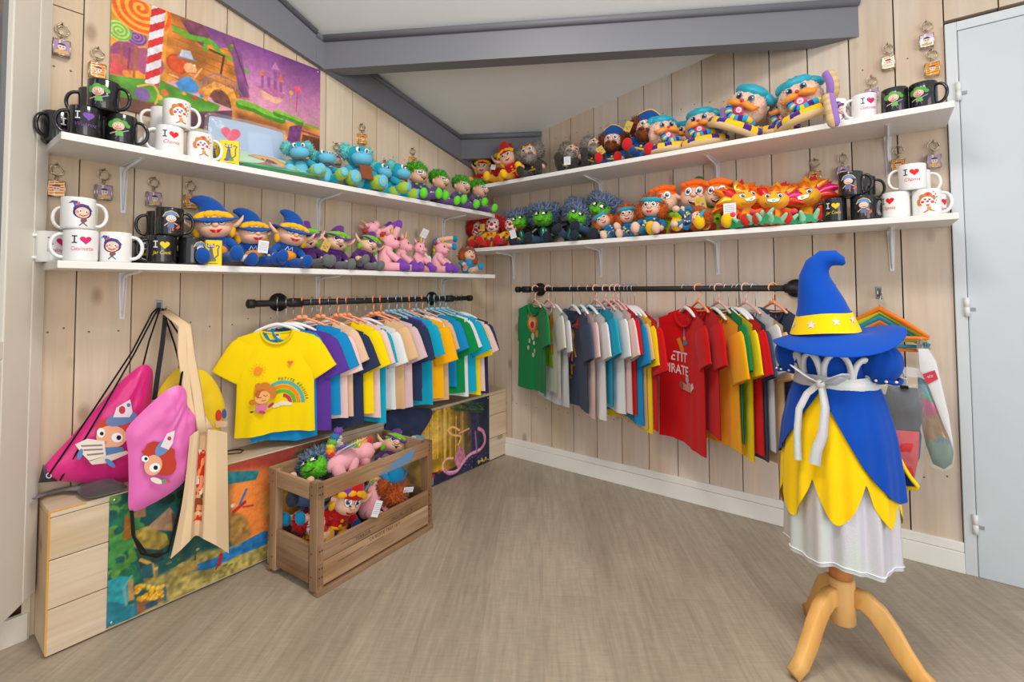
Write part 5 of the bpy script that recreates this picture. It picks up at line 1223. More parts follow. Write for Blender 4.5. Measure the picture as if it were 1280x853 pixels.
def P_genie(tail=True, over=False):
    r = thing('plush_genie', None, 'plush toy'); sk = (236, 200, 178); tan = (216, 186, 138)
    hc = Vector((0, .01, .088)); e = [(hc, (.062, .05, .062))]
    g = G(); g.fuzz(hc, (.06, .048, .06), sk, 520, .08, .1, 40, None, None, (228, 188, 166)); h = g.build('head', 'fur', r); F = Face([(hc, (.065, .054, .065))])
    g = G(); g.ell(hc+Vector((0, .004, .05)), (.05, .044, .024), (18, 164, 190), None, 20, 10, lambda v: v*(1+.06*math.sin(9*math.atan2(v.y, v.x)))); g.ell(hc+Vector((.046, .012, .044)), (.03, .024, .016), (18, 160, 186), R('Y', 30)); g.ell(hc+Vector((-.034, .006, .056)), (.024, .024, .017), (22, 170, 196), R('Y', -24)); g.build('turban', 'satin', r)
    for s in (-1, 1): p = Print(); p.poly(disc(s*.019, hc.z+.022, .0085, .011), (30, 100, 150)); p.poly(disc(s*.017, hc.z+.019, .0055, .008), (14, 22, 40)); p.poly(disc(s*.022, hc.z+.026, .002), (250, 250, 250)); F.put('eye', p, h)
    p = Print(); p.poly(disc(0, hc.z-.025, .017, .02), (232, 70, 130)); p.poly(disc(0, hc.z-.019, .009, .008), (246, 226, 232)); p.poly(disc(0, hc.z-.034, .009, .007), (214, 50, 110)); F.put('mouth', p, h)
    g = G()
    for s in (-1, 1): g.tube([hc+Vector((0, -.054, .002)), hc+Vector((s*.018, -.058, .0)), hc+Vector((s*.036, -.05, -.006)), hc+Vector((s*.05, -.038, .004))], [.007, .012, .01, .003], (240, 146, 36), 10)
    g.ell(hc+Vector((0, -.06, .008)), .006, (196, 44, 50)); g.build('moustache', 'satin', h)
    ye, pu, cy = (244, 196, 20), (74, 40, 130), (30, 164, 206)
    def coil(name, pts, rad, cols, mat='plush'):
        n = 46; cps = [Vector(p) for p in pts]; out = []
        for i in range(n):
            t = i/(n-1)*(len(cps)-1); k = min(int(t), len(cps)-2); f = t-k
            p0, p1, p2, p3 = cps[max(k-1, 0)], cps[k], cps[k+1], cps[min(k+2, len(cps)-1)]
            out.append(.5*((2*p1)+(p2-p0)*f+(2*p0-5*p1+4*p2-p3)*f*f+(3*p1-p0-3*p2+p3)*f**3))
        rr = [rad*min(1, .35+8*i/n, .35+8*(n-1-i)/n) for i in range(n)]
        g = G(); g.tube(out, rr, [cols[(i//3) % len(cols)] for i in range(n-1)], 12); return g.build(name, mat, r), out, rr
    o, pts, rr = coil('coiled_body', [(-.05, .03, .03), (-.07, -.02, .02), (-.03, -.066, .017), (.04, -.062, .017), (.076, -.02, .02), (.06, .02, .034)], .0165, [ye, pu, ye, ye, pu])
    g = G(); g.tube([p+Vector((0, -.004, -.0065)) for p in pts], [q*.82 for q in rr], tan, 10); g.build('belly_band', 'cotton', r)
    g = G()
    rd = random.Random(3)
    for i in range(3, 43, 2): g.ell(pts[i]+Vector((rd.uniform(-.006, .006), -.006, .0135)), (.0045, .0045, .003), rd.choice([(236, 90, 40), cy, (236, 90, 40), ye]), None, 8, 6)
    g.build('spots', 'plush', o)
    coil('tail', [(.06, -.01, .03), (.04, -.05, .045), (.0, -.06, .04), (-.02, -.055, .052), (-.03, -.052, .075)], .0105, [cy, pu, cy, ye])
    if over:
        o, pts, rr = coil('hanging_tail', [(.045, -.03, .03), (.062, -.085, .03), (.06, -.098, .0), (.054, -.1, -.06)], .0135, [tan, shade(tan, .92)], 'cotton')
        g = G(); g.tube([p+Vector((.007, -.003, 0)) for p in pts], [q*.75 for q in rr], (150, 116, 190), 10); g.build('lining', 'plush', o)
    if tail:
        o, pts, rr = coil('hood', [(.05, .02, .045), (.078, -.01, .06), (.088, -.02, .09), (.084, -.01, .13)], .015, [tan, shade(tan, .93)], 'cotton')
        g = G(); g.tube([p+Vector((-.006, -.006, 0)) for p in pts], [q*.8 for q in rr], (150, 116, 190), 10); g.build('lining', 'plush', o)
    return r
def P_flame():
    r = thing('plush_dragon', None, 'plush toy'); ye = (244, 178, 36); og = (232, 96, 26)
    g = G(); g.ell((0, .014, .042), (.042, .034, .044), og); g.ell((0, -.012, .04), (.024, .016, .032), (246, 170, 40)); g.build('body', 'plush', r)
    hc = Vector((0, -.01, .096)); hd = (.05, .042, .034)
    g = G(); g.ell(hc, hd, ye, None, 20, 14); g.ell(hc+Vector((0, -.03, -.008)), (.03, .02, .016), ye); h = g.build('head', 'plush', r); F = Face([(hc, hd), (hc+Vector((0, -.03, -.008)), (.03, .02, .016))])
    for s in (-1, 1): F.put('eye', eye_print(s*.02, hc.z+.013, .0085, (60, 50, 60), look=(.001, -.001), tall=.9), h)
    F.put('mouth', mouth_print('grin', 0, hc.z-.008, .022), h)
    p = Print()
    for s in (-1, 1): p.poly(band([(s*.008, hc.z+.022), (s*.03, hc.z+.029)], .004), (190, 40, 36))
    F.put('eyebrows', p, h)
    g = G(); rd = random.Random(5); cs = [(230, 40, 40), (240, 120, 20), (226, 40, 110), (246, 170, 30), (220, 60, 40)]
    for i in range(26):
        a = -100+200*i/25+rd.uniform(-8, 8); b = rd.uniform(-10, 35); L = rd.uniform(.048, .085)
        d = Vector((math.sin(math.radians(a)), .25+math.sin(math.radians(b))*.6, math.cos(math.radians(a))*.9)).normalized(); base = hc+Vector((d.x*.042, .006+rd.uniform(-.012, .016), max(-.01, d.z*.024)))
        sd = d.cross(Vector((0, 1, 0))).normalized(); g.grid(lambda u, v: base+d*(L*v)+sd*((u-.5)*.034*math.sin(PI*(.18+.82*v)**.8)*1.0)+Vector((0, -.008*math.cos(PI*(u-.5)), .006*math.sin(4*v))), 4, 6, rd.choice(cs))
    g.build('flame_crest', 'foil', r)
    for s in (-1, 1):
        g = G(); g.limb((s*.036, -.004, .06), (s*.062, -.03, .05), .012, .0105, og, 10); g.ell((s*.066, -.036, .052), (.011, .012, .011), (238, 70, 80)); g.build('arm', 'plush', r)
        g = G(); g.limb((s*.022, -.012, .018), (s*.044, -.06, .02), .0165, .0155, (236, 110, 40), 10); g.ell((s*.046, -.072, .024), (.018, .015, .022), (206, 40, 36)); g.build('leg', 'plush', r)
    g = G()
    for i in range(5):
        a = math.radians(205+i*32); b = Vector((.058*math.cos(a), -.02+.06*math.sin(a), .012)); d = Vector((math.cos(a)*.6, math.sin(a)*.6, .55)).normalized()
        g.limb(b, b+d*.036, .012, .0055, (150, 212, 176), 8)
    g.build('soft_spikes', 'plush', r)
    g = G(); g.grid(lambda u, v: Vector((.082*math.cos(PI*(1+u)), -.02+.07*math.sin(PI*(1+u)), .004+.022*v+.008*math.sin(16*u)*v)), 26, 3, (24, 146, 92)); g.grid(lambda u, v: Vector((.079*math.cos(PI*(2-u)), -.02+.067*math.sin(PI*(2-u)), .004+.022*v+.008*math.sin(16*(1-u))*v)), 26, 3, (24, 146, 92)); g.build('leaf_frill', 'satin', r)
    return r
MAKERS = dict(wizard=P_wizard, witch=P_witch, troll=P_troll, redhair=P_redhair, clown=P_clown, gnome=P_gnome, pirate=P_pirate, captain=P_captain, hippie=P_hippie, elf=P_elf, elfcap=P_elfcap, monster=P_monster, unicorn=P_unicorn, dino=P_dino, dinosign=P_dino_sign, genie=lambda: P_genie(False), geniehood=lambda: P_genie(True), genietail=lambda: P_genie(True, True), flame=P_flame)
KIND_CAT = dict(unicorn='plush unicorn', dino='plush dinosaur', dinosign='plush dinosaur', flame='plush dragon', monster='plush monster')
MULT = dict(gnome=1.15, clown=1.1, monster=1.15, hippie=1.1, pirate=1.15, captain=1.1, genie=1.17, geniehood=1.17, genietail=1.17, flame=1.05, troll=1.08)
def toy(kind, label, group, loc, rot, scale=1.0):
    if kind in PROTO: o = copy_tree(PROTO[kind])
    else:
        o = MAKERS[kind](); link_children(o); PROTO[kind] = o
    scale *= MULT.get(kind, 1.0); o['label'] = label; o['group'] = group; o['category'] = KIND_CAT.get(kind, 'plush doll')
    o.location = loc; o.rotation_mode = 'XYZ'; o.scale = (scale,)*3
    m = Matrix.Rotation(math.radians(rot[2]), 3, 'Z') @ Matrix.Rotation(math.radians(rot[1]), 3, 'Y') @ Matrix.Rotation(math.radians(rot[0]), 3, 'X')
    o.rotation_euler = m.to_euler('XYZ'); return o
def zmin(o, m):
    m = m @ o.matrix_basis; z = 9.0
    if o.name.startswith('hanging_tail'): return z
    if o.type == 'MESH':
        n = len(o.data.vertices); a = np.empty(n*3); o.data.vertices.foreach_get('co', a); a = a.reshape(-1, 3); r_ = m[2]
        z = float((a[:, 0]*r_[0]+a[:, 1]*r_[1]+a[:, 2]*r_[2]+r_[3]).min())
    for c in CH.get(o.name, []): z = min(z, zmin(c, m))
    return z
def settle(o, z):
    o.location.z += z+.0008-zmin(o, Matrix()); return o
def tL(kind, label, px, py, z, group, X=-1.955, turn=0, lean=0, rx=0, s=1.0, dz=0):
    """On a left wall shelf; turn 0 faces the room squarely (towards +x)."""
    y = onX(px, py, X).y; o = toy(kind, label, group, (X, y, z+dz), (rx, lean, 90+turn), s); return o if dz > .1 else settle(o, z)
def tR(kind, label, px, py, z, group, Y=2.31, turn=0, lean=0, rx=0, s=1.0, dz=0):
    x = max(onY(px, py, Y).x, -2.035); o = toy(kind, label, group, (x, Y, z+dz), (rx, lean, turn), s); return settle(o, z)
UL, LL, UR, LR = 'soft toys on the upper left shelf', 'soft toys on the lower left shelf', 'soft toys on the upper right shelf', 'soft toys on the lower right shelf'
# upper left shelf
tL('dino', 'blue plush dinosaur with fluffy ears nearest the bagged cushions, upper left shelf', 378, 200, z1, UL, turn=-22, lean=-8, s=.95)
tL('dino', 'blue plush dinosaur slumped with green feet up, second from the bagged cushions', 407, 214, z1, UL, X=-1.94, turn=-10, rx=-14, s=.9)
tL('dinosign', 'tallest blue plush dinosaur holding a brown felt sign, upper left shelf', 446, 214, z1, UL, turn=-8, s=1.22)
tL('dino', 'blue plush dinosaur peeking out right of the brown felt sign', 471, 226, z1, UL, X=-1.965, turn=10, lean=6, s=.95)
tL('dino', 'blue plush dinosaur at the end of its row beside the green-haired dolls', 493, 232, z1, UL, X=-1.94, turn=24, lean=6, s=1.02)
for px, t, le, s, lb in ((524, 4, -6, 1.05, 'green-haired plush doll next to the last blue dinosaur'), (546, 12, 8, 1.0, 'second green-haired plush doll from the blue dinosaurs, head bowed'), (573, 0, 10, 1.0, 'third green-haired plush doll from the blue dinosaurs'), (594, 10, 14, 1.02, 'green-haired plush doll nearest the room corner, at the shelf end')):
    tL('troll', lb, px, 248, z1, UL, X=-1.935, turn=t-10, lean=le, s=s*1.02)
# lower left shelf
tL('wizard', 'blue-hatted plush wizard boy beside the yellow card box, the largest', 272, 330, z2, LL, X=-1.95, turn=-16, lean=-6, s=1.22)
tL('wizard', 'blue-hatted plush wizard leaning behind a white paper tag, the middle one', 316, 330, z2, LL, X=-1.985, turn=0, lean=-4, s=1.1)
tL('wizard', 'blue-hatted plush wizard boy nearest the purple witches', 356, 335, z2, LL, X=-1.945, turn=-10, lean=10, s=1.12)
tL('witch', 'purple-hatted plush witch beside the third wizard, hat peak upright', 387, 334, z2, LL, X=-1.98, turn=-14, lean=-8, s=1.08)
tL('witch', 'purple-hatted plush witch with a gold paper tag, the middle one', 415, 334, z2, LL, X=-1.96, turn=-12, lean=8, s=1.06)
tL('witch', 'purple-hatted plush witch leaning towards the pink unicorns', 451, 338, z2, LL, X=-1.95, turn=-6, lean=18, s=1.0)
tL('unicorn', 'pink plush unicorn sitting up beside the witches, seen from the side', 485, 338, z2, LL, X=-1.945, turn=46, lean=0, s=1.06)
tL('unicorn', 'pink plush unicorn second in the seated row, behind the first', 503, 338, z2, LL, X=-1.99, turn=40, s=1.0)
tL('unicorn', 'pink plush unicorn with a gold horn, facing the room', 524, 339, z2, LL, X=-1.945, turn=-6, s=.9)
tL('unicorn', 'pink plush unicorn seated last, next to the red-haired doll', 550, 340, z2, LL, X=-1.945, turn=22, s=.96)
tL('unicorn', 'pink plush unicorn lying on its back on top of the seated ones', 492, 300, z2, LL, X=-1.99, turn=84, rx=-72, s=.95, dz=.17)
tL('redhair', 'red-haired plush doll in a blue dress lying upside down behind the unicorns', 548, 300, z2, LL, X=-1.995, turn=40, lean=140, s=.95, dz=.2)
tL('redhair', 'red-haired plush doll in a blue dress at the shelf end, nearest the corner', 583, 341, z2, LL, X=-1.925, turn=-18, lean=16, rx=-16, s=.92)
# lower right shelf: clowns, monsters, hippies, elves, dragons
for px, t, le, s, lb in ((580, 34, 0, 1.0, 'red-haired plush clown at the corner end of the lower right shelf'), (597, 26, -4, .9, 'red-haired plush clown second from the corner, behind a gold tag'), (614, 20, 6, 1.1, 'tallest red-haired plush clown, third from the corner'), (636, 14, 10, 1.02, 'red-haired plush clown beside the green-faced monsters')):
    tR('clown', lb, px, 300, z4, LR, Y=2.32, turn=t+8, lean=le, s=s)
for px, Y, t, le, s, dz, rx, lb in ((655, 2.36, 30, -12, 1.05, 0, 0, 'green-faced plush monster beside the clowns, turned away'), (680, 2.34, 16, 0, 1.15, 0, 0, 'green-faced plush monster sitting upright with teal hands'), (712, 2.352, 14, 20, 1.12, .0, 0, 'green-faced plush monster leaning over the crowd'), (708, 2.262, 20, 24, 1.0, 0, -8, 'green-faced plush monster in front of the others, nearest the shelf edge'), (738, 2.34, 6, 24, 1.15, 0, 0, 'green-faced plush monster beside the orange-haired hippies')):
    tR('monster', lb, px, 300, z4, LR, Y=Y, turn=t, lean=le, s=s, dz=dz, rx=rx)
tR('hippie', 'orange-haired hippie plush doll beside the monsters, lying back', 768, 296, z4, LR, Y=2.33, turn=26, lean=-30, rx=-10, s=.86, dz=.02)
tR('hippie', 'orange-haired hippie plush doll with a turquoise headband, the middle one', 788, 294, z4, LR, Y=2.35, turn=18, lean=-6, rx=0, s=.92)
tR('hippie', 'orange-haired hippie plush doll sitting up in a patterned blue shirt', 813, 290, z4, LR, Y=2.29, turn=8, lean=4, s=1.05)
tR('hippie', 'orange-haired hippie plush doll lying upside down before the elves', 852, 290, z4, LR, Y=2.26, turn=-10, lean=98, rx=8, s=.74, dz=.055)
tR('elf', 'orange-haired plush elf laughing, beside the hippie dolls', 836, 288, z4, LR, Y=2.37, turn=12, lean=-6, s=1.42)
tR('elfcap', 'orange-haired plush elf with a green cap, holding a gold paper tag', 869, 284, z4, LR, Y=2.375, turn=8, lean=2, s=1.46)
tR('elf', 'orange-haired plush elf in lime green beside the flame dragons', 898, 284, z4, LR, Y=2.335, turn=4, lean=2, s=1.36)
for px, Y, t, le, s, lb in ((936, 2.30, 40, -14, 1.15, 'flame-crested plush dragon turned sideways, beside the last elf'), (966, 2.29, 6, 4, 1.1, 'flame-crested plush dragon grinning, in the middle of the three'), (988, 2.395, 8, 6, 1.1, 'flame-crested plush dragon half hidden behind the grinning ones'), (1010, 2.36, -2, -4, 1.2, 'flame-crested plush dragon beside the black mugs')):
    tR('flame', lb, px, 284, z4, LR, Y=Y, turn=t, lean=le, s=s)
# upper right shelf
for px, Y, t, le, s, lb in ((590, 2.38, 30, 0, .95, 'red-capped plush gnome deepest in the room corner'), (603, 2.34, 26, 4, 1.0, 'red-capped plush gnome second from the corner, with a white tag'), (627, 2.31, 14, 8, 1.05, 'red-capped plush gnome third from the corner, red lips'), (647, 2.28, 24, -24, 1.0, 'red-suited plush gnome lying back, feet over the shelf edge')):
    tR('gnome', lb, px, 228, z3, UR, Y=Y, turn=t, lean=le, s=s)
for px, t, le, rx, s, lb in ((670, 20, -14, 0, 1.1, 'grey-bearded plush pirate in a red bandana beside the gnomes'), (702, 30, 26, -14, 1.0, 'grey-bearded plush pirate lying back behind a large white tag'), (735, 34, 18, -14, 1.0, 'grey-bearded plush pirate leaning on the blue-hatted captain')):
    tR('pirate', lb, px, 210, z3, UR, Y=2.31, turn=t, lean=le, rx=rx, s=s)
tR('captain', 'brown-bearded plush captain in a blue hat beside the pirates', 765, 202, z3, UR, Y=2.345, turn=14, lean=4, s=1.05)
tR('captain', 'brown-bearded plush captain in a blue and yellow hat beside the first turbaned head', 797, 197, z3, UR, Y=2.30, turn=18, lean=18, s=1.15)
for k_, px, Y, t, le, s, lb in (('genie', 833, 2.30, 40, -6, 1.05, 'turbaned plush head with an orange moustache, beside the captains'), ('genie', 853, 2.395, 10, 10, .95, 'turbaned plush head half hidden behind the first one'), ('geniehood', 880, 2.32, 2, -4, 1.1, 'turbaned plush head in a coiled striped body, upright'), ('genie', 916, 2.30, -2, 26, 1.2, 'turbaned plush head tilted over, with a purple and cyan tail'), ('genietail', 1012, 2.29, 0, -14, 1.18, 'turbaned plush head beside the white mugs, tail over the shelf edge'), ('genie', 975, 2.38, 4, 10, 1.0, 'turbaned plush head lowest, half hidden left of the last one')):
    tR(k_, lb, px, 180, z3, UR, Y=Y, turn=t, lean=le, s=s)
# loose paper tags hang from some of the toys: each belongs to its toy
def tag_on(name_sub, p, rot, lines=True, w=.036, h=.048):
    for o in bpy.data.objects:
        if o.parent is None and name_sub in (o.get('label') or ''):
            bpy.context.view_layer.update()
            t = hang_tag(o, (0, 0, 0), (0, 0, 0), (226, 228, 232) if lines else (196, 168, 60), lines, w, h)
            t.matrix_parent_inverse = Matrix(); mw = T(*p) @ Euler([math.radians(a) for a in rot]).to_matrix().to_4x4(); t.matrix_local = o.matrix_world.inverted() @ mw
            return
def PX(px, py, X): p = onX(px, py, X); return (p.x, p.y, p.z)
def PY(px, py, Y): p = onY(px, py, Y); return (p.x, p.y, p.z)
tag_on('behind a white paper tag', PX(330, 301, -1.90), (0, 6, 76)); tag_on('with a gold paper tag, the middle', PX(410, 302, -1.895), (0, 24, 76), False, .034, .044)
tag_on('lying upside down behind the unicorns', PX(533, 287, -1.93), (20, 20, 70)); tag_on('beside the green-faced monsters', PY(640, 288, 2.215), (0, -14, 20)); tag_on('second from the corner, behind a gold tag', PY(603, 280, 2.225), (0, 0, 24), False, .03, .044)
tag_on('second from the corner, with a white tag', PY(617, 206, 2.24), (0, 10, 22), True, .03, .03); tag_on('behind a large white tag', PY(709, 196, 2.215), (0, 0, 18), True, .036, .044)
tag_on('leaning on the blue-hatted', PY(748, 184, 2.22), (0, -30, 18), False, .036, .044); tag_on('holding a gold paper tag', PY(874, 247, 2.24), (0, -10, 8), False, .046, .066); tag_on('in lime green beside', PY(912, 254, 2.20), (0, 0, 4), True, .05, .066)
tag_on('hat beside the first turbaned', PY(788, 152, 2.22), (0, 24, 12), False, .034, .05)
# ================================================================ T-SHIRTS ON HANGERS
def hanger(label, loc, rz, kind, W, group, drop=-.1):
    drop += .022
    root = thing('clothes_hanger', label, 'clothes hanger', loc, (0, 0, rz), group)
    hc = {'white': (190, 192, 196), 'metal': (176, 178, 182), 'orange': (246, 160, 116), 'pink': (224, 178, 168), 'blue': (140, 180, 196)}[kind]
    plastic = kind in ('orange', 'blue', 'pink')
    g = G(); pts = [(0.0, -.018*math.cos(a)*1.05, .0035+.0195*math.sin(a)) for a in np.linspace(math.radians(-35), math.radians(200), 14)]
    pts = [(x, y, z) for x, y, z in pts]; end = pts[-1]
    pts += [(0, .014, -.012), (0, .004, -.024), (0, 0, -.034), (0, 0, drop+.012)]
    g.tube(pts, .0032 if plastic else .0016, hc, 8); g.build('hook', 'plastic' if plastic else 'metal', root)
    hw = W*.30; g = G(); n = 13; bar = []
    for i in range(n):
        t = i/(n-1)*2-1; bar.append((t*hw, 0, drop-.36*hw*abs(t)**1.5))
    if kind in ('white', 'metal'):
        g.tube(bar, [.0045+.0055*math.sin(PI*i/(n-1))**.5 for i in range(n)], (232, 233, 236), 10, flat=.8); g.build('shoulder_bar', 'plastic', root)
    else:
        g.tube(bar, .0055, hc, 8); g.tube([bar[1], (-hw*.5, 0, bar[1][2]-.006), (0, 0, bar[1][2]-.01), (hw*.5, 0, bar[1][2]-.006), bar[-2]], .0035, hc, 8)
        g.build('shoulder_bar', 'plastic', root)
        g = G(); 
        for s in (-1, 1): g.ell((s*.012, -.004, drop+.004), (.012, .005, .009), hc, R('Y', s*14), 10, 6)
        g.build('bow', 'plastic', root)
    return root
def shirt(label, group, loc, rz, col, L, W, seed, prn=None, sl=.46, T_=.010, sym=False, beta=0.0, zt=-.1):
    be = math.radians(beta)
    def bend(g):
        if not be: return g
        xs = np.linspace(-.5, .5, 201); t = np.clip((.13-xs)/.3, 0, 1); f = be*t*t*(3-2*t)
        cx, cy = np.cumsum(np.cos(f))*.005, np.cumsum(np.sin(f))*.005; cx -= cx[100]; cy -= cy[100]
        v = np.array(g.v); a = np.interp(v[:, 0], xs, f)
        px_, py_ = np.interp(v[:, 0], xs, cx)-np.sin(a)*v[:, 1], np.interp(v[:, 0], xs, cy)+np.cos(a)*v[:, 1]
        g.v = list(zip(px_.tolist(), py_.tolist(), v[:, 2].tolist())); return g
    root = thing('tshirt', label, 'T-shirt', loc, (0, 0, rz), group)
    rd = random.Random(seed); ph, p2, am = rd.uniform(0, 6), rd.uniform(0, 6), rd.uniform(.6, 1.2)
    nw = W*.2; sd = .32; fd, bd = .062*W/.4+.012, .014
    def ztop(x, front):
        ax = abs(x)
        if ax < nw: return zt-(fd if front else bd)*math.sqrt(max(0, 1-(ax/nw)**2))
        return zt-sd*(ax-nw)
    def wave(u, v): return am*(.006*v*math.sin(3.6*u+ph)+.0035*v*v*math.sin(9.5*u+p2)+.002*v*math.sin(17*u+ph+2*v))
    def surf(u, v, front, lift=0.0):
        x = u*W/2*(1-.02*math.sin(PI*v)+.03*v); z = ztop(x, front)*(1-v)+(zt-L+.006*math.sin(3*u+ph))*v
        t = T_*math.sqrt(max(0, 1-u*u))*(.35+.65*min(1, v*2.2))+.0015
        return Vector((x, (-t-lift if front else t)+wave(u, v), z))
    g = G()
    g.grid(lambda a, b: surf(a*2-1, 1-b, True), 24, 16, col); g.grid(lambda a, b: surf(1-a*2, 1-b, False), 24, 16, col); bend(g).build('shirt_body', 'cotton', root)
    for s in (-1, 1):
        g = G(); a0 = Vector((s*(W/2-.03), 0, zt-sd*(W/2-nw)-.155*W)); d = (Vector((s*.55, -.03, -.84)) if sym else Vector((.34+rd.uniform(-.06, .1), -.03, -.92)) if s > 0 else Vector((-.10, .02, -1))).normalized(); a0 -= Vector((0 if s > 0 or sym else s*.035, 0, 0))
        q = [a0-d*.02*1, a0, a0+d*sl*W*.3, a0+d*sl*W*.62, a0+d*sl*W*.93, a0+d*sl*W]
        g.tube(q, [.165*W, .2*W, .205*W, .195*W, .185*W, .187*W], col, 16, caps=False, flat=.2 if beta < 20 else .15, up=(0, 1, 0)); sv = bend(g).build('sleeve', 'cotton', root)
        g = G(); g.tube([q[-1]-d*.004, q[-1]+d*.001], [.1885*W, .1885*W], shade(col, .93), 16, caps=False, flat=.21 if beta < 20 else .16, up=(0, 1, 0)); bend(g).build('sleeve_hem', 'cotton', sv)
    g = G(); loop = []
    for i in range(28):
        a = 2*PI*i/28; x = nw*math.cos(a); fr = math.sin(a) < 0
        z = ztop(x*.999, fr); loop.append(Vector((x*1.02, (-.013 if fr else .011)*abs(math.sin(a))**.5*1.0, z)))
    g.tube(loop, .0075, shade(col, .94), 8, closed=True, flat=.5, up=(0, 0, 1)); bend(g).build('collar', 'cotton', root)
    g = G(); g.box((0, .0065, zt-bd-.012), (.018, .001, .026), (214, 212, 206)); g.box((0, .0058, zt-bd-.008), (.011, .0004, .006), (60, 60, 64)); g.build('neck_label', 'cotton', root)
    if prn:
        g = G()
        def mp(u, v, l):
            x = u; vv = min(1, max(0, (zt-v*1.0)/L)) if False else 0
            uu = max(-.97, min(.97, x/(W/2))); top = ztop(x, True); bot = zt-L; t = max(0.02, min(1, (v-top)/(bot-top))); return surf(uu, t, True, l+.001)
        sh_ = zt+.073-(.11 if sym else .0)
        prn.lay(g, lambda u, v, l: mp(u, v+sh_, l), .012, .0003); bend(g).build('motif_print', 'print', root)
    return root
k = .001
def rainbow():
    p = Print(); cx, cy = 62*k, -262*k
    for r_, c in ((78, (72, 178, 180)), (62, (240, 138, 30)), (46, (96, 182, 50)), (30, (190, 48, 84))):
        p.poly(band([(cx-40*k+r_*k*math.cos(a), cy+r_*k*math.sin(a)*1.1) for a in np.linspace(0, PI*.66 if r_ > 30 else PI*.45, 20)], 13*k), c)
    for x, y, r_ in ((5, -268, 12), (22, -262, 14), (38, -264, 13), (50, -268, 10), (-4, -272, 9)): p.poly(disc(x*k, y*k, r_*k, r_*.7*k), (236, 224, 196))
    for i, ch in enumerate('PETITE RÊVEUSE'):
        a = math.radians(96-i*6.6); p.text(ch, 10.5*k, cx-40*k+94*k*math.cos(a), cy+100*k*math.sin(a), (36, 70, 66), rot=math.degrees(a)-90, bold=.01)
    p.poly(disc(-64*k, -120*k, 15*k), (244, 140, 20))
    for i in range(14): a = 2*PI*i/14; p.poly(band([(-64*k+20*k*math.cos(a), -120*k+20*k*math.sin(a)), (-64*k+29*k*math.cos(a), -120*k+29*k*math.sin(a))], 2.4*k), (236, 176, 40))
    p.poly(heart(52*k, -98*k, 22*k), (240, 104, 60))
    for x, y, r_ in ((-40, -190, 22), (-20, -205, 20), (-58, -200, 18), (-12, -222, 16), (-82, -240, 11), (-62, -180, 12)): p.poly(disc(x*k, y*k, r_*k), (206, 124, 36))
    p.poly(disc(-46*k, -226*k, 27*k, 25*k), (238, 172, 110)); p.poly([(-74*k, -214*k), (-66*k, -196*k), (-40*k, -196*k), (-54*k, -206*k), (-62*k, -230*k)], (190, 96, 30))
    p.poly(band([(-44*k, -218*k), (-34*k, -224*k), (-30*k, -220*k)], 2*k), (60, 40, 30)); p.poly(band([(-62*k, -222*k), (-54*k, -228*k), (-50*k, -224*k)], 2*k), (60, 40, 30)); p.poly(band([(-50*k, -238*k), (-42*k, -241*k), (-35*k, -237*k)], 2*k), (150, 60, 40))
    p.poly([(-70*k, -252*k), (-40*k, -252*k), (-24*k, -262*k), (-36*k, -280*k), (-64*k, -282*k), (-72*k, -268*k)], (214, 120, 150)); p.poly(disc(-16*k, -262*k, 13*k, 6*k, rot=40), (170, 40, 110)); p.poly(disc(-46*k, -284*k, 13*k, 6*k, rot=-20), (190, 60, 120)); p.poly(disc(-82*k, -276*k, 7*k, 4*k), (90, 60, 50))
    return p
def petit_pirate():
    p = Print(); p.text('PETIT', 46*k, -60*k, -290*k, (246, 236, 236), bold=.02, wmax=.15); p.text('PIRATE', 44*k, -60*k, -352*k, (246, 236, 236), bold=.02, wmax=.17)
    p.poly(band([(-20*k, -262*k), (-52*k, -200*k)], 26*k), (222, 150, 60)); p.poly(band([(-8*k, -230*k), (-8*k, -120*k)], 12*k), (150, 130, 190)); p.poly(disc(2*k, -215*k, 14*k), (70, 150, 190)); p.poly(disc(-6*k, -196*k, 10*k), (220, 180, 60))
    p.poly([(-30*k, -440*k), (50*k, -440*k), (60*k, -400*k), (40*k, -395*k), (10*k, -410*k), (-30*k, -405*k)], (214, 160, 140)); p.poly(disc(20*k, -386*k, 14*k, 18*k), (190, 190, 200)); p.poly([(56*k, -440*k), (86*k, -410*k), (78*k, -390*k), (60*k, -400*k)], (236, 220, 210)); p.poly(disc(-30*k, -422*k, 14*k, 20*k), (150, 96, 84))
    return p
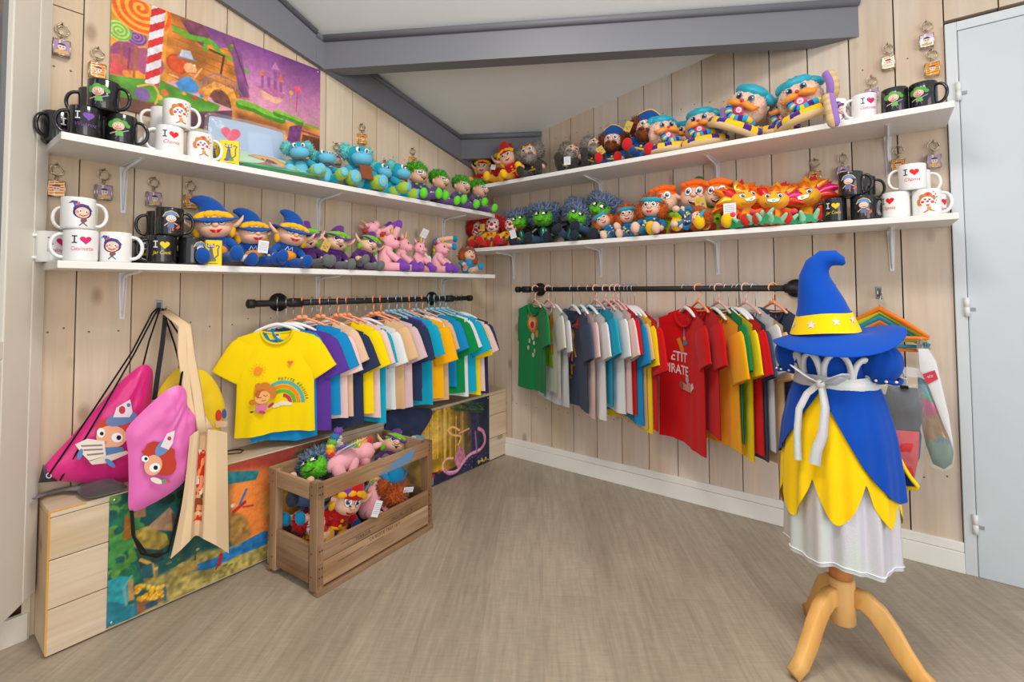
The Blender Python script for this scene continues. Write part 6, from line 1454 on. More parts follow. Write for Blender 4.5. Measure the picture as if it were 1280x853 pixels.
def clown_navy():
    p = Print()
    p.text('BELLE', 40*k, -110*k, -190*k, (226, 150, 120), rot=90, bold=.015, wmax=.14); p.text('ETE', 26*k, -150*k, -215*k, (226, 150, 120), rot=90, wmax=.08)
    for x, y, c in ((20, -120, (40, 150, 190)), (42, -112, (230, 80, 40)), (60, -128, (236, 90, 40)), (36, -145, (40, 130, 180)), (60, -150, (220, 60, 40)), (10, -145, (230, 130, 110))): p.poly(disc(x*k, y*k, 20*k, 26*k), c)
    p.poly(disc(0, -210*k, 34*k, 30*k), (196, 130, 50)); p.poly(disc(4*k, -220*k, 22*k), (236, 170, 120)); p.poly([(-50*k, -260*k), (20*k, -235*k), (60*k, -330*k), (40*k, -330*k), (20*k, -290*k), (10*k, -360*k), (-40*k, -330*k)], (214, 150, 50)); p.poly([(-30*k, -270*k), (10*k, -260*k), (10*k, -360*k), (-40*k, -320*k)], (226, 226, 226)); p.poly([(-6*k, -280*k), (14*k, -270*k), (-2*k, -360*k), (-22*k, -350*k)], (206, 36, 40)); p.poly(disc(-64*k, -318*k, 16*k), (206, 40, 50))
    p.poly([(-6*k, -375*k), (22*k, -375*k), (10*k, -430*k), (-6*k, -430*k)], (236, 190, 60)); p.poly([(10*k, -380*k), (28*k, -385*k), (22*k, -410*k), (8*k, -410*k)], (206, 40, 40)); p.poly(disc(-8*k, -445*k, 14*k, 10*k), (160, 110, 70)); p.poly(disc(-32*k, -398*k, 10*k, 7*k), (200, 150, 120)); p.poly(disc(40*k, -372*k, 9*k), (150, 110, 90))
    return p
def lion_green():
    p = Print()
    p.poly(disc(-20*k, -170*k, 62*k, 70*k), (206, 120, 50)); p.poly(disc(-24*k, -176*k, 40*k, 46*k), (236, 190, 130)); p.poly(disc(-24*k, -196*k, 24*k, 22*k), (206, 40, 40)); p.poly(disc(10*k, -96*k, 22*k, 18*k), (70, 130, 190)); p.poly(disc(34*k, -70*k, 12*k), (230, 200, 200)); p.poly(disc(36*k, -244*k, 22*k), (232, 140, 80)); p.poly(disc(-14*k, -262*k, 18*k, 22*k), (190, 200, 170))
    for x, y in ((-50, -290), (0, -300), (-8, -370), (-60, -330), (10, -345)): p.poly(disc(x*k, y*k, 12*k, 14*k), (196, 206, 150))
    return p
def fruit_white():
    p = Print()
    p.poly([(10*k, -130*k), (70*k, -100*k), (90*k, -180*k), (60*k, -230*k), (20*k, -200*k)], (240, 140, 40)); p.poly([(0, -210*k), (70*k, -220*k), (80*k, -280*k), (20*k, -290*k)], (236, 176, 40)); p.poly([(-20*k, -270*k), (40*k, -262*k), (40*k, -320*k), (-10*k, -320*k)], (222, 50, 40)); p.poly([(40*k, -300*k), (86*k, -290*k), (86*k, -350*k), (50*k, -350*k)], (246, 150, 40)); p.poly([(-20*k, -320*k), (60*k, -330*k), (80*k, -430*k), (0, -420*k), (-30*k, -380*k)], (150, 206, 40)); p.poly([(10*k, -350*k), (24*k, -350*k), (30*k, -400*k), (16*k, -400*k)], (110, 170, 30)); p.poly([(-20*k, -250*k), (10*k, -240*k), (0, -272*k)], (60, 150, 60))
    return p
C_ = dict(yellow=(246, 214, 10), blue=(24, 136, 196), purple=(92, 56, 152), pink=(232, 200, 196), peach=(226, 190, 160), navy=(62, 74, 100), turquoise=(18, 166, 200), white=(228, 228, 228), tan=(222, 184, 138), mauve=(214, 184, 188), mustard=(250, 178, 16), green=(12, 136, 74), red=(214, 14, 22), cream=(214, 212, 198), grey=(216, 216, 220), deep=(44, 54, 84))
LEFT = [(347, 'yellow', .415, .285, 58, 'white', rainbow, 'yellow T-shirt with a rainbow and a sun, facing the room'),
 (358, 'blue', .45, .24, 57, 'white', None, 'blue T-shirt just behind the rainbow shirt, only edges showing'),
 (367, 'purple', .43, .30, 54, 'metal', None, 'purple T-shirt directly behind the yellow rainbow shirt'),
 (378, 'blue', .40, .31, 50, 'orange', None, 'blue T-shirt with its sleeve under the pink one'),
 (390, 'pink', .40, .30, 46, 'metal', None, 'pink T-shirt between the blue and dark navy ones'),
 (401, 'peach', .42, .28, 43, 'orange', None, 'peach T-shirt tucked under the pink shoulder'),
 (412, 'deep', .44, .30, 40, 'metal', None, 'dark navy T-shirt left of the second yellow shirt'),
 (423, 'yellow', .41, .32, 38, 'orange', None, 'plain yellow T-shirt in the left half of the row'),
 (434, 'pink', .44, .31, 36, 'orange', None, 'pale pink T-shirt just right of the plain yellow one'),
 (446, 'turquoise', .45, .28, 34, 'metal', None, 'turquoise T-shirt, a narrow strip before the white one'),
 (457, 'white', .41, .29, 34, 'metal', None, 'white T-shirt next to the first tan one'),
 (467, 'tan', .44, .30, 36, 'orange', None, 'tan T-shirt right of the white one, mid row'),
 (476, 'mauve', .43, .31, 36, 'orange', None, 'mauve pink T-shirt left of the navy one'),
 (486, 'deep', .42, .33, 34, 'blue', None, 'navy T-shirt in the middle of the row, over the turquoise hem'),
 (496, 'purple', .36, .26, 34, 'blue', None, 'purple T-shirt, a sliver behind the navy one'),
 (503, 'turquoise', .46, .31, 34, 'blue', None, 'turquoise T-shirt hanging low between navy and orange ones'),
 (512, 'mustard', .43, .35, 38, 'orange', None, 'orange-yellow T-shirt, widest in the right half of the row'),
 (520, 'white', .42, .26, 34, 'blue', None, 'white T-shirt showing under the orange-yellow sleeve'),
 (528, 'tan', .45, .28, 34, 'orange', None, 'tan T-shirt under the orange-yellow one'),
 (536, 'blue', .40, .30, 36, 'blue', None, 'blue T-shirt, a stripe left of the green one'),
 (543, 'green', .43, .33, 36, 'blue', None, 'green T-shirt in the right half of the row'),
 (550, 'white', .46, .31, 36, 'blue', None, 'white T-shirt right of the green one, hanging lowest'),
 (557, 'turquoise', .44, .34, 36, 'blue', None, 'turquoise T-shirt near the corner end of the row'),
 (564, 'yellow', .44, .33, 34, 'metal', None, 'yellow T-shirt nearest the corner end of the row'),
 (571, 'pink', .43, .32, 34, 'metal', None, 'pale pink T-shirt last but one at the corner end'),
 (577, 'deep', .45, .31, 32, 'metal', None, 'navy T-shirt at the corner end of the row')]
RIGHT = [(669, 'green', .50, 0.349, -38, 'pink', lion_green, 'green T-shirt with a lion print, first from the corner'),
 (685, 'cream', .49, 0.369, -38, 'pink', fruit_white, 'cream T-shirt with an orange and green print'),
 (694, 'grey', .52, 0.349, -38, 'metal', None, 'light grey T-shirt right of the cream printed one'),
 (716, 'navy', .52, 0.388, -41, 'metal', clown_navy, 'navy T-shirt with a balloon girl print'),
 (726, 'pink', .54, 0.369, -41, 'metal', None, 'pale pink T-shirt right of the navy printed one'),
 (737, 'white', .54, 0.369, -41, 'metal', None, 'white T-shirt tucked behind the first turquoise sleeve'),
 (745, 'turquoise', .50, 0.388, -41, 'pink', None, 'turquoise T-shirt in the corner group of the right rail'),
 (757, 'white', .52, 0.388, -41, 'pink', None, 'white T-shirt between the turquoise and pink ones'),
 (766, 'pink', .51, 0.388, -41, 'pink', None, 'pale pink T-shirt left of the narrow red one'),
 (772, 'red', .52, 0.369, -41, 'pink', None, 'red T-shirt left of the blue one'),
 (778, 'blue', .53, 0.388, -41, 'metal', None, 'blue T-shirt in the corner group of the right rail'),
 (784, 'tan', .55, 0.369, -41, 'metal', None, 'tan T-shirt behind the blue one'),
 (788, 'yellow', .56, 0.388, -41, 'metal', None, 'yellow T-shirt near the end of the corner group'),
 (793, 'red', .54, 0.427, -41, 'metal', None, 'red T-shirt ending the corner group'),
 (857, 'red', .62, 0.353, -53, 'metal', petit_pirate, 'red T-shirt with white lettering and a cannon'),
 (873, 'red', .56, 0.386, -53, 'orange', None, 'plain red T-shirt right of the lettered one'),
 (892, 'mustard', .57, 0.420, -53, 'metal', None, 'orange-yellow T-shirt with a wide sleeve'),
 (898, 'green', .56, 0.403, -53, 'pink', None, 'green T-shirt behind the orange-yellow one'),
 (910, 'yellow', .59, 0.386, -53, 'metal', None, 'yellow T-shirt right of the green one, near the hat stand'),
 (920, 'red', .57, 0.386, -53, 'metal', None, 'red T-shirt between the yellow and navy ones'),
 (925, 'navy', .59, 0.386, -53, 'metal', None, 'navy T-shirt right of the last red one'),
 (932, 'grey', .56, 0.403, -53, 'pink', None, 'light grey T-shirt left of the tan one'),
 (944, 'tan', .60, 0.386, -53, 'metal', None, 'tan T-shirt beside the wizard hat brim'),
 (966, 'navy', .58, 0.353, -53, 'orange', None, 'navy T-shirt last on the rail, partly behind the hat')]
for i, (px, c, L, W, rz, hk, pf, lb) in enumerate(LEFT):
    y = onX(px, 374, RX).y; loc = (RX, y, RZL); rr = rz+random.uniform(-1, 1)
    dr = {'white': -.108, 'metal': -.108, 'orange': -.088, 'blue': -.08, 'pink': -.1}[hk]
    shirt(lb+', left rail', 'T-shirts on the left rail', loc, rr, C_[c], L, W, 100+i, pf() if pf else None, sym=(i == 0), beta=0 if i == 0 else 12, zt=dr, T_=.016 if i == 0 else .010)
    hanger({'white': 'white plastic', 'metal': 'metal-hooked', 'orange': 'orange', 'blue': 'pale blue', 'pink': 'pink'}[hk]+' hanger in the '+lb.split(',')[0].replace('T-shirt', 'shirt')+', left rail', loc, rr, hk, W, 'hangers on the left rail', dr)
for i, (px, c, L, W, rz, hk, pf, lb) in enumerate(RIGHT):
    x = onY(px, 361, RY).x; loc = (x, RY, RZR); rr = rz+random.uniform(-1, 1)
    shirt(lb+', right rail' if 'rail' not in lb else lb, 'T-shirts on the right rail', loc, rr, C_[c], L, W, 200+i, pf() if pf else None, beta=24 if px < 800 else 36, zt=(dr := {'white': -.112, 'metal': -.112, 'orange': -.085, 'blue': -.08, 'pink': -.085}[hk]), T_=.007, sl=.42)
    hanger({'white': 'white plastic', 'metal': 'metal-hooked', 'orange': 'orange', 'blue': 'pale blue', 'pink': 'pink velvet'}[hk]+' hanger in the '+lb.split(',')[0].replace('T-shirt', 'shirt').replace(' of the right rail', '')+', right rail', loc, rr, hk, W, 'hangers on the right rail', dr)
# ================================================================ BAGS, CRATE, COSTUMES
def puff(g, pts, nrm, th, col, rings=7, wr=.006, seed=1, back=True, colfn=None, smooth=False, gather=None):
    """A soft cushion-like body raised from a closed outline of 3-D points; nrm is its facing."""
    P = []; n0 = len(pts)
    if smooth:
        q = [Vector(p) for p in pts]; pts = []
        for i in range(n0):
            p0, p1, p2, p3 = q[i-1], q[i], q[(i+1) % n0], q[(i+2) % n0]
            for t in (0, .25, .5, .75): pts.append(.5*(2*p1+(p2-p0)*t*.8+(2*p0-5*p1+4*p2-p3)*t*t*.8+(-2*p1+2*p2)*0+(3*p1-p0-3*p2+p3)*t**3*.8) if False else p1.lerp(p2, t)+((p2-p0)*.5-(p2-p1))*(t*(1-t)**2)*.8-((p3-p1)*.5-(p2-p1))*(t*t*(1-t))*.8)
        n0 = len(pts)
    for i in range(n0):
        a, b = Vector(pts[i]), Vector(pts[(i+1) % n0]); m = max(1, int((b-a).length/.022))
        for k_ in range(m): P.append(a.lerp(b, k_/m))
    c = sum(P, Vector())/len(P); nrm = Vector(nrm).normalized(); n = len(P)
    rd = random.Random(seed); ofs = Vector((rd.random()*9, rd.random()*9, rd.random()*9))
    for side in ((1, -1) if back else (1,)):
        vs = []
        for r in range(rings+1):
            t = r/rings
            for p in P:
                q = p.lerp(c, t if r < rings else .999)
                h = th*.5*math.sqrt(max(0, 1-(1-t)**2.6)); w_ = wr*min(1, t*4)*(noise.noise(q*22+ofs)+.6*noise.noise(Vector((q.x, q.y*1.0, q.z*.35))*55+ofs))
                if gather is not None:
                    d_ = q-gather; w_ += .006*math.sin(26*math.atan2(d_.y, -d_.z+.02))*math.exp(-d_.length/.11)*min(1, t*5)
                vs.append(q+nrm*side*(h+w_*(1 if side > 0 else .4)))
        fs = []; cl = []
        for r in range(rings):
            for j in range(n):
                a = r*n; f = (a+j, a+(j+1) % n, a+n+(j+1) % n, a+n+j); f = f if side > 0 else f[::-1]
                fs.append(f)
                if colfn: cl.append(colfn((vs[f[0]]+vs[f[2]])/2))
        g.add([tuple(v) for v in vs], fs, cl if colfn else col)
    return c, nrm
def rel(o, pts): return [Vector(p)-o for p in pts]
def wall_hook(label, p, wall):
    root = thing('wall_hook', label, 'wall hook', p, (0, 0, 90 if wall == 'L' else 0))
    g = G(); g.box((0, -.002, 0), (.022, .004, .05), (150, 150, 152), bev=.001); g.box((0, -.0045, 0), (.014, .001, .034), (92, 92, 96)); g.build('plate', 'metal', root)
    for x in (-.007, .007):
        g = G(); g.tube([(x, -.002, -.004), (x, -.03, -.008), (x, -.055, -.006), (x, -.062, .003)], .0028, (176, 176, 180), 8); g.build('prong', 'metal', root)
    return root
hk = onX(198, 384, XL); wall_hook('metal hook plate on the left wall carrying the drawstring bags', hk, 'L')
CORD = (28, 28, 30)
def bag_cords(root, o, paths, r=.0028):
    for pts in paths:
        g = G(); g.tube(rel(o, pts), r, CORD, 6); g.build('drawstring', 'cotton', root)
def girl_print(parent, o, poly_items, X, th, c, mat='print'):
    """Printed figure on the bag front: pixel outlines carried to the bag's own surface."""
    g = G(); pr = Print()
    for pts, col in poly_items:
        q = [onX(x, y, X) for x, y in pts]; pr.poly([(p.y, p.z) for p in q], col)
    def mp(u, v, l): return Vector((X+th+l, u, v))-o
    pr.lay(g, mp, .02, .0002); return g.build('printed_figure', mat, parent)
def E_(cx, cy, rx, ry=None, rot=0, n=16): return [(cx+a, cy+b) for a, b in disc(0, 0, rx, ry, n, rot)]
# hot pink drawstring bag against the wall
X1 = -2.045; o = onX(120, 560, X1)
root = thing('drawstring_bag', 'hot pink drawstring bag with a girl reading a book, nearest the door frame', 'bag', o, group='drawstring bags on the hook')
out = [(178, 456), (190, 462), (191, 480), (188, 515), (178, 560), (165, 602), (120, 604), (76, 602), (53, 599), (55, 583), (90, 545), (125, 505), (150, 478)]
g = G(); puff(g, rel(o, [onX(x, y, X1) for x, y in out]), (1, 0, 0), .075, (218, 30, 128), 10, .007, 3, smooth=True, gather=onX(184, 455, X1)-o); g.build('bag_body', 'satin', root)
g = G(); puff(g, rel(o, [onX(x, y, X1+.004) for x, y in [(54, 580), (72, 602), (48, 604)]]), (1, 0, 0), .02, (40, 40, 42), 3, 0); g.tube([onX(61+3*math.cos(a), 595+3*math.sin(a), X1+.017)-o for a in np.linspace(0, 2*PI, 12)[:-1]], .0015, (210, 210, 212), 6, closed=True); g.build('corner_patch', 'satin', root)
bag_cords(root, o, [[onX(61, 594, X1+.02), onX(120, 508, X1+.045), onX(165, 440, X1+.03), onX(190, 392, -2.06), onX(197, 385, -2.055)], [onX(75, 601, X1+.02), onX(128, 512, X1+.047), onX(168, 442, X1+.03), onX(193, 394, -2.06), onX(199, 385, -2.055)], [onX(179, 456, X1), onX(186, 428, X1+.005), onX(198, 392, -2.06), onX(200, 385, -2.055)]])
girl_print(root, o, [(E_(137, 535, 22, 17), (206, 72, 44)), ([(128, 522), (160, 520), (172, 520), (168, 545), (150, 548)], (206, 72, 44)), (E_(134, 543, 19, 14), (236, 176, 142)), (E_(121, 538, 5, 6), (246, 246, 246)), (E_(141, 544, 7, 6), (246, 246, 246)), (E_(122, 539, 2.4), (30, 26, 30)), (E_(143, 544, 3), (30, 26, 30)), (E_(126, 550, 3, 2), (222, 140, 120)), (E_(146, 521, 20, 8, -14), (104, 132, 184)), ([(136, 519), (140, 507), (157, 497), (160, 513), (156, 519)], (232, 222, 230)), (E_(147, 510, 4, 5), (190, 60, 80)), (E_(155, 504, 2.4), (90, 120, 190)), ([(126, 556), (148, 555), (150, 565), (126, 566)], (86, 130, 180)),
    ([(89, 552), (104, 545), (125, 548), (127, 566), (106, 572), (96, 562)], (238, 228, 216)), ([(106, 573), (127, 566), (152, 560), (156, 563), (128, 575), (110, 577)], (226, 214, 200)), ([(96, 553), (122, 552), (123, 554), (97, 555)], (150, 130, 130)), ([(99, 558), (123, 557), (123, 559), (100, 560)], (150, 130, 130)), ([(103, 564), (124, 562), (124, 564), (104, 566)], (150, 130, 130)), (E_(95, 564, 3, 7, 20), (90, 140, 200)), (E_(132, 575, 3, 8, -50), (90, 140, 200))], X1, .047, (0, 0, 0))
# yellow drawstring bag behind
X2 = -2.035; o = onX(235, 530, X2)
root = thing('drawstring_bag', 'yellow drawstring bag hanging behind the pink one and the tote', 'bag', o, group='drawstring bags on the hook')
out = [(226, 460), (256, 464), (272, 482), (281, 506), (278, 530), (270, 548), (240, 556), (205, 545), (193, 520), (198, 490), (212, 470)]
g = G(); puff(g, rel(o, [onX(x, y, X2) for x, y in out]), (1, 0, 0), .07, (240, 206, 16), 8, .006, 5, smooth=True, gather=onX(235, 460, X2)-o); g.build('bag_body', 'satin', root)
bag_cords(root, o, [[onX(226, 461, X2), onX(218, 430, X2), onX(206, 395, -2.06), onX(202, 386, -2.055)], [onX(240, 462, X2+.01), onX(228, 425, X2), onX(208, 394, -2.06), onX(203, 386, -2.055)]], .003)
girl_print(root, o, [(E_(269, 518, 4, 7), (206, 60, 50)), (E_(276, 516, 3, 6), (70, 90, 150)), ([(264, 525), (280, 525), (279, 532), (265, 533)], (226, 190, 150))], X2, .03, (0, 0, 0))
# lighter pink bag in front of the bench
X3 = -1.885; o = onX(200, 565, X3)
root = thing('drawstring_bag', 'light pink drawstring bag hanging askew in front of the bench poster', 'bag', o, group='drawstring bags on the hook')
out = [(224, 482), (233, 490), (235, 510), (246, 518), (246, 545), (240, 575), (230, 603), (200, 625), (163, 640), (161, 604), (160, 565), (158, 537), (185, 508), (208, 488)]
g = G(); puff(g, rel(o, [onX(x, y, X3) for x, y in out]), (1, 0, 0), .05, (226, 108, 184), 10, .007, 8, smooth=True, gather=onX(236, 498, X3)-o); g.build('bag_body', 'satin', root)
bag_cords(root, o, [[onX(225, 482, X3), onX(232, 440, X3-.06), onX(234, 418, -2.0), onX(222, 404, -2.03), onX(206, 388, -2.055)], [onX(164, 638, X3), onX(166, 668, X3+.01), onX(176, 692, X3+.005), onX(196, 697, X3), onX(210, 690, X3), onX(214, 676, X3), onX(240, 575, X3-.004)], [onX(165, 639, X3), onX(168, 672, X3+.004), onX(184, 694, X3), onX(205, 692, X3)]], .004)
girl_print(root, o, [(E_(196, 571, 24, 17, 50), (190, 62, 40)), ([(172, 562), (196, 552), (214, 560), (214, 585), (200, 590)], (190, 62, 40)), (E_(187, 579, 11, 13, 20), (234, 172, 140)), (E_(177, 571, 4.5, 4), (246, 246, 246)), (E_(189, 582, 7, 5.5, -20), (246, 246, 246)), (E_(178, 571, 2), (30, 26, 30)), (E_(190, 582, 2.8), (30, 26, 30)), (E_(199, 557, 13, 7, -50), (110, 140, 190)), ([(196, 556), (204, 540), (214, 536), (211, 552), (206, 560)], (232, 222, 230)), (E_(207, 546, 2.6), (190, 60, 80)), (E_(191, 598, 8, 3.4, 20), (240, 226, 214)), (E_(200, 599, 3), (90, 160, 120)), (E_(206, 599, 2.4), (206, 80, 110))], X3, .032, (0, 0, 0))
# black webbing strap
g = G(); o = onX(200, 440, -2.0); root = thing('strap', 'black webbing strap hanging from the hook between the pink bags', 'strap', o)
pts = [onX(207, 392, -2.045), onX(203, 430, -2.0), onX(197, 470, -1.97), onX(193, 500, -1.955)]
g.tube(rel(o, pts), .0075, (44, 44, 46), 8, flat=.22, up=(1, 0, 0)); g.build('webbing', 'cotton', root); g = G(); g.box(onX(206, 396, -2.04)-o, (.006, .012, .008), (60, 60, 62)); g.build('buckle', 'plastic', root)
# cotton tote folded around its print
X4 = -1.86; o = onX(250, 600, X4)
root = thing('tote_bag', 'natural cotton tote bag with a folded printed front, in front of the bench', 'tote bag', o)
US = [0, .16, .30, .40, .52, .62, .78, 1]; TOPX = [237, 243, 248, 251, 257, 260, 270, 284]; TOPY = [546, 541, 538, 541, 541, 537, 538, 541]; BX = [213, 226, 238, 243, 248, 254, 270, 286]; BY = [699, 688, 676, 670, 670, 674, 682, 692]; DP = [.0, .018, .016, -.012, -.014, .014, .02, .004]
def itp(a, u): return float(np.interp(u, US, a))
def tote(u, v, off=0.0):
    x = itp(TOPX, u)*(1-v)+itp(BX, u)*v; y = itp(TOPY, u)*(1-v)+itp(BY, u)*v
    x -= 6*math.sin(PI*v)*max(0, .3-u)/.3*-.6
    return onX(x, y, X4+itp(DP, u)*(.6+.6*v)+off+.003*math.sin(7*v+5*u))-o
tc_ = (226, 198, 160)
def tcol(u, v):
    if .345 < u < .575:
        s = noise.noise(Vector((u*9, v*10, 2)))
        if v < .16: return (206, 176, 138)
        if .2 < v < .42: return (196, 50, 30) if s > -.05 else (236, 150, 90)
        if v < .60: return (226, 150, 110) if s > .05 else ((196, 60, 44) if s > -.2 else (240, 226, 210))
        if v < .64: return (40, 120, 70) if u > .5 else (226, 170, 130)
        if v < .76: return (230, 160, 110) if s > 0 else (150, 70, 40)
        if .8 < v < .85: return (206, 50, 50) if s > -.1 else (240, 170, 40)
    return tc_
g = G(); g.grid(lambda a, b: tote(a, 1-b), 60, 60, lambda a, b: tcol(a, 1-b)); g.grid(lambda a, b: tote(1-a, 1-b, -.022), 16, 16, tc_); g.build('bag_body', 'cotton', root)
for pts in ([(233, 408), (237, 440), (246, 490), (253, 541)], [(229, 408), (228, 440), (236, 500), (262, 538)]):
    g = G(); ps = [onX(206, 389, -2.05)]+[onX(x, y, X4-.09+.03*i) for i, (x, y) in enumerate(pts)]
    sm = []
    for i in range(len(ps)-1):
        for t in (0, .33, .66): sm.append(ps[i].lerp(ps[i+1], t))
    sm.append(ps[-1]); g.tube(rel(o, sm), .0155, tc_, 8, flat=.16, up=(1, .2, 0)); g.build('handle', 'cotton', root)
# grey-black folded bag lying on the bench end
o = onX(110, 610, -1.99); o.z = .419
root = thing('folded_bag', 'folded charcoal bag lying on the bench top, its grey strap trailing over the end', 'bag', o)
def onZ(x, y, z):
    d = ray(x, y); p = d*((z-H)/d.z); p.z = z; return p
zz = .433
out = [(97, 607), (108, 600), (135, 597), (150, 604), (160, 609), (150, 613), (112, 622), (98, 617)]
g = G(); puff(g, rel(o, [onZ(x, y, zz) for x, y in out]), (0, 0, 1), .03, (62, 62, 64), 6, .005, 4, smooth=True); g.build('bag_body', 'satin', root)
g = G(); pts = [onZ(100, 611, zz+.004), onZ(84, 611, zz+.001), onZ(66, 615, zz-.003), onZ(55, 618, zz-.004), onX(44, 623, -2.02)]; g.tube(rel(o, pts), [.014, .015, .014, .012, .008], (118, 114, 116), 8, flat=.4); g.build('strap', 'cotton', root)
g = G(); o = onZ(292, 566, .4205); root = thing('cord_loop', 'small black cord loop lying on the bench top', 'cord', o)
g.tube(rel(o, [onZ(x, y, .4225) for x, y in ((283, 568), (292, 567), (301, 566), (304, 563.5), (300, 562), (290, 563), (283, 564.5))]), .0022, CORD, 6); g.build('cord', 'plastic', root)
g = G(); g.ell(rel(o, [onZ(284, 566, .4235)])[0], (.004, .004, .003), (50, 50, 52)); g.build('knot', 'plastic', root)
# dark navy shirt draped over the bench edge
X5 = -1.918; o = onX(505, 535, X5)
root = thing('draped_shirt', 'dark navy shirt draped over the bench edge above the crate', 'shirt', o)
out = [(487, 514), (512, 510), (538, 511), (540, 520), (534, 532), (525, 545), (514, 558), (490, 559), (478, 548), (483, 530)]
g = G(); puff(g, rel(o, [onX(x, y, X5) for x, y in out]), (1, 0, 0), .03, (44, 54, 84), 7, .009, 6, smooth=True); g.build('shirt_body', 'cotton', root)
girl_print(root, o, [([(506, 547), (518, 543), (530, 545), (526, 551), (512, 552)], (120, 160, 176)), (E_(514, 546, 3, 2), (214, 214, 206))], X5, .0175, (0, 0, 0))

# ---------------------------------------------------------------- wooden crate of soft toys
CRT = Matrix.Translation((-1.573, .939, 0)) @ Matrix.Rotation(math.atan2(.997, -.072)-PI/2, 4, 'Z')   # local y runs along the crate, -x towards the bench
def crate():
    root = thing('wooden_crate', 'weathered wooden crate full of soft toys on the floor', 'crate'); root.matrix_world = CRT
    L, W, Hh = .583, .306, .386; tn = [(172, 140, 108), (160, 128, 98), (182, 150, 118), (154, 122, 92)]
    def B(name, mat, x0, x1, y0, y1, z0, z1, i):
        g = G(); g.seed = (i*1.7+.3, i*.9, i*2.1); g.box(((x0+x1)/2, (y0+y1)/2, (z0+z1)/2), (x1-x0, y1-y0, z1-z0), tn[i % 4], bev=.002); return g.build(name, mat, root)
    n = 0
    for y0 in (0, L-.03):
        for x0 in (-W, -.055): B('corner_post', 'old_wood_z', x0+.013, x0+.055-.0, y0, y0+.03, .012, Hh, n); n += 1
    for x0 in (-W, -.012):
        B('top_board', 'old_wood_y', x0, x0+.012, 0.002, L-.002, Hh-.062, Hh, n); n += 1
        B('side_board', 'old_wood_y', x0, x0+.012, 0.002, L-.002, .112, .172, n); n += 1
        B('side_board', 'old_wood_y', x0, x0+.012, 0.002, L-.002, .028, .110, n); n += 1
        B('base_batten', 'old_wood_y', x0-.004, x0+.02, 0.0, L, 0, .02, n); n += 1
    for y0 in (.004, L-.016):
        B('end_rail', 'old_wood_x', -W+.055, -.055, y0, y0+.013, Hh-.066, Hh-.006, n); n += 1
        B('end_board', 'old_wood_x', -W+.055, -.055, y0, y0+.013, .03, .165, n); n += 1
    B('floor_board', 'old_wood_y', -W+.012, -.012, .016, L-.016, .02, .03, n)
    fb = [c for c in bpy.data.objects if c.parent == root and c.name.startswith('side_board')]
    g = G(); p = Print(); ik = (70, 52, 40)
    p.text('TERROIR', .013, .20, .128, ik, wmax=.1, rot=0); p.text('GROUPE 157 25', .013, .40, .128, ik, wmax=.17); p.text('LA BOITE TRES 16 F', .013, .31, .098, ik, wmax=.2); p.poly(band([(.1, .139), (.26, .141)], .0016), ik); p.poly(band([(.3, .142), (.5, .14)], .0016), ik); p.poly(band([(.09, .083), (.2, .086)], .0016), ik); p.poly(band([(.22, .08), (.3, .082)], .0016), ik)
    p.lay(g, lambda u, v, l: Vector((l*.6, u, v)), 0); g.build('stencil', 'print', root)
    g = G(); p = Print(); p.poly([(.30, .334), (.40, .328), (.45, .335), (.475, .375), (.44, .378), (.39, .364), (.36, .360), (.335, .345)], (98, 138, 178)); p.poly([(.27, .330), (.31, .327), (.35, .336), (.33, .348)], (116, 134, 156)); p.lay(g, lambda u, v, l: Vector((l*.6, u, v)), 0); g.build('paint_smear', 'print', root)
    g = G()
    for y in (.012, .022, L-.02):
        for z in (.06, .09, .15, .345, .37): g.ell((.0004, y, z), (.001, .003, .003), (52, 42, 36), None, 6, 4)
    for x in (-W+.035, -.03):
        for z in (.06, .14, .34, .37): g.ell((x, -.0004, z), (.003, .001, .003), (52, 42, 36), None, 6, 4)
    g.build('nails', 'iron', root)
    return root
crate()
CT = 'soft toys in the wooden crate'
def tC(kind, label, x, y, z, rot, s):
    p = CRT @ Vector((x, y, z)); return toy(kind, label, CT, p, rot, s)
tC('redhair', 'red-haired plush doll lying at the open end of the crate, arm out', -.21, .15, .15, (-8, -16, 6), 1.1)
tC('clown', 'plush clown wedged low behind the front post of the crate', -.19, .10, .035, (0, 6, 84), .95)
tC('gnome', 'red-capped plush gnome looking out over the front board of the crate', -.178, .19, .07, (10, 18, 80), 1.16)
tC('unicorn', 'pink plush unicorn squeezed between the front boards of the crate', -.14, .33, .10, (30, 16, 160), 1.2)
tC('redhair', 'plush doll in turquoise upside down at the far end of the crate, legs up', -.13, .475, .31, (158, 14, 80), 1.1)
tC('monster', 'green plush monster, topmost at the near end of the crate', -.14, .12, .235, (-34, -24, 40), 1.05)
tC('hippie', 'orange-haired hippie plush doll at the near top corner of the crate', -.235, .10, .255, (-50, 10, 30), .8)
tC('unicorn', 'pink plush unicorn lying on top of the toys in the crate', -.175, .17, .335, (74, 10, 176), 1.2)
tC('witch', 'purple-hatted plush witch on top at the far end of the crate', -.17, .47, .24, (-30, 20, 60), 1.05)
tC('elfcap', 'plush elf with a green cap between the unicorn and the witch in the crate', -.225, .36, .20, (-30, 0, 60), 1.0)
tC('wizard', 'blue plush wizard at the bottom of the crate, mostly covered', -.2, .27, .035, (-30, 0, 60), 1.0)
tC('dino', 'turquoise plush dinosaur at the bottom far end of the crate', -.16, .46, .035, (-10, 0, 80), 1.2)
tag_on('looking out over the front board', tuple(CRT @ Vector((.012, .27, .235))), (0, 26, 90), True, .034, .06)
tag_on('upside down at the far end', tuple(CRT @ Vector((-.02, .46, .215))), (10, 10, 76), True, .045, .022)

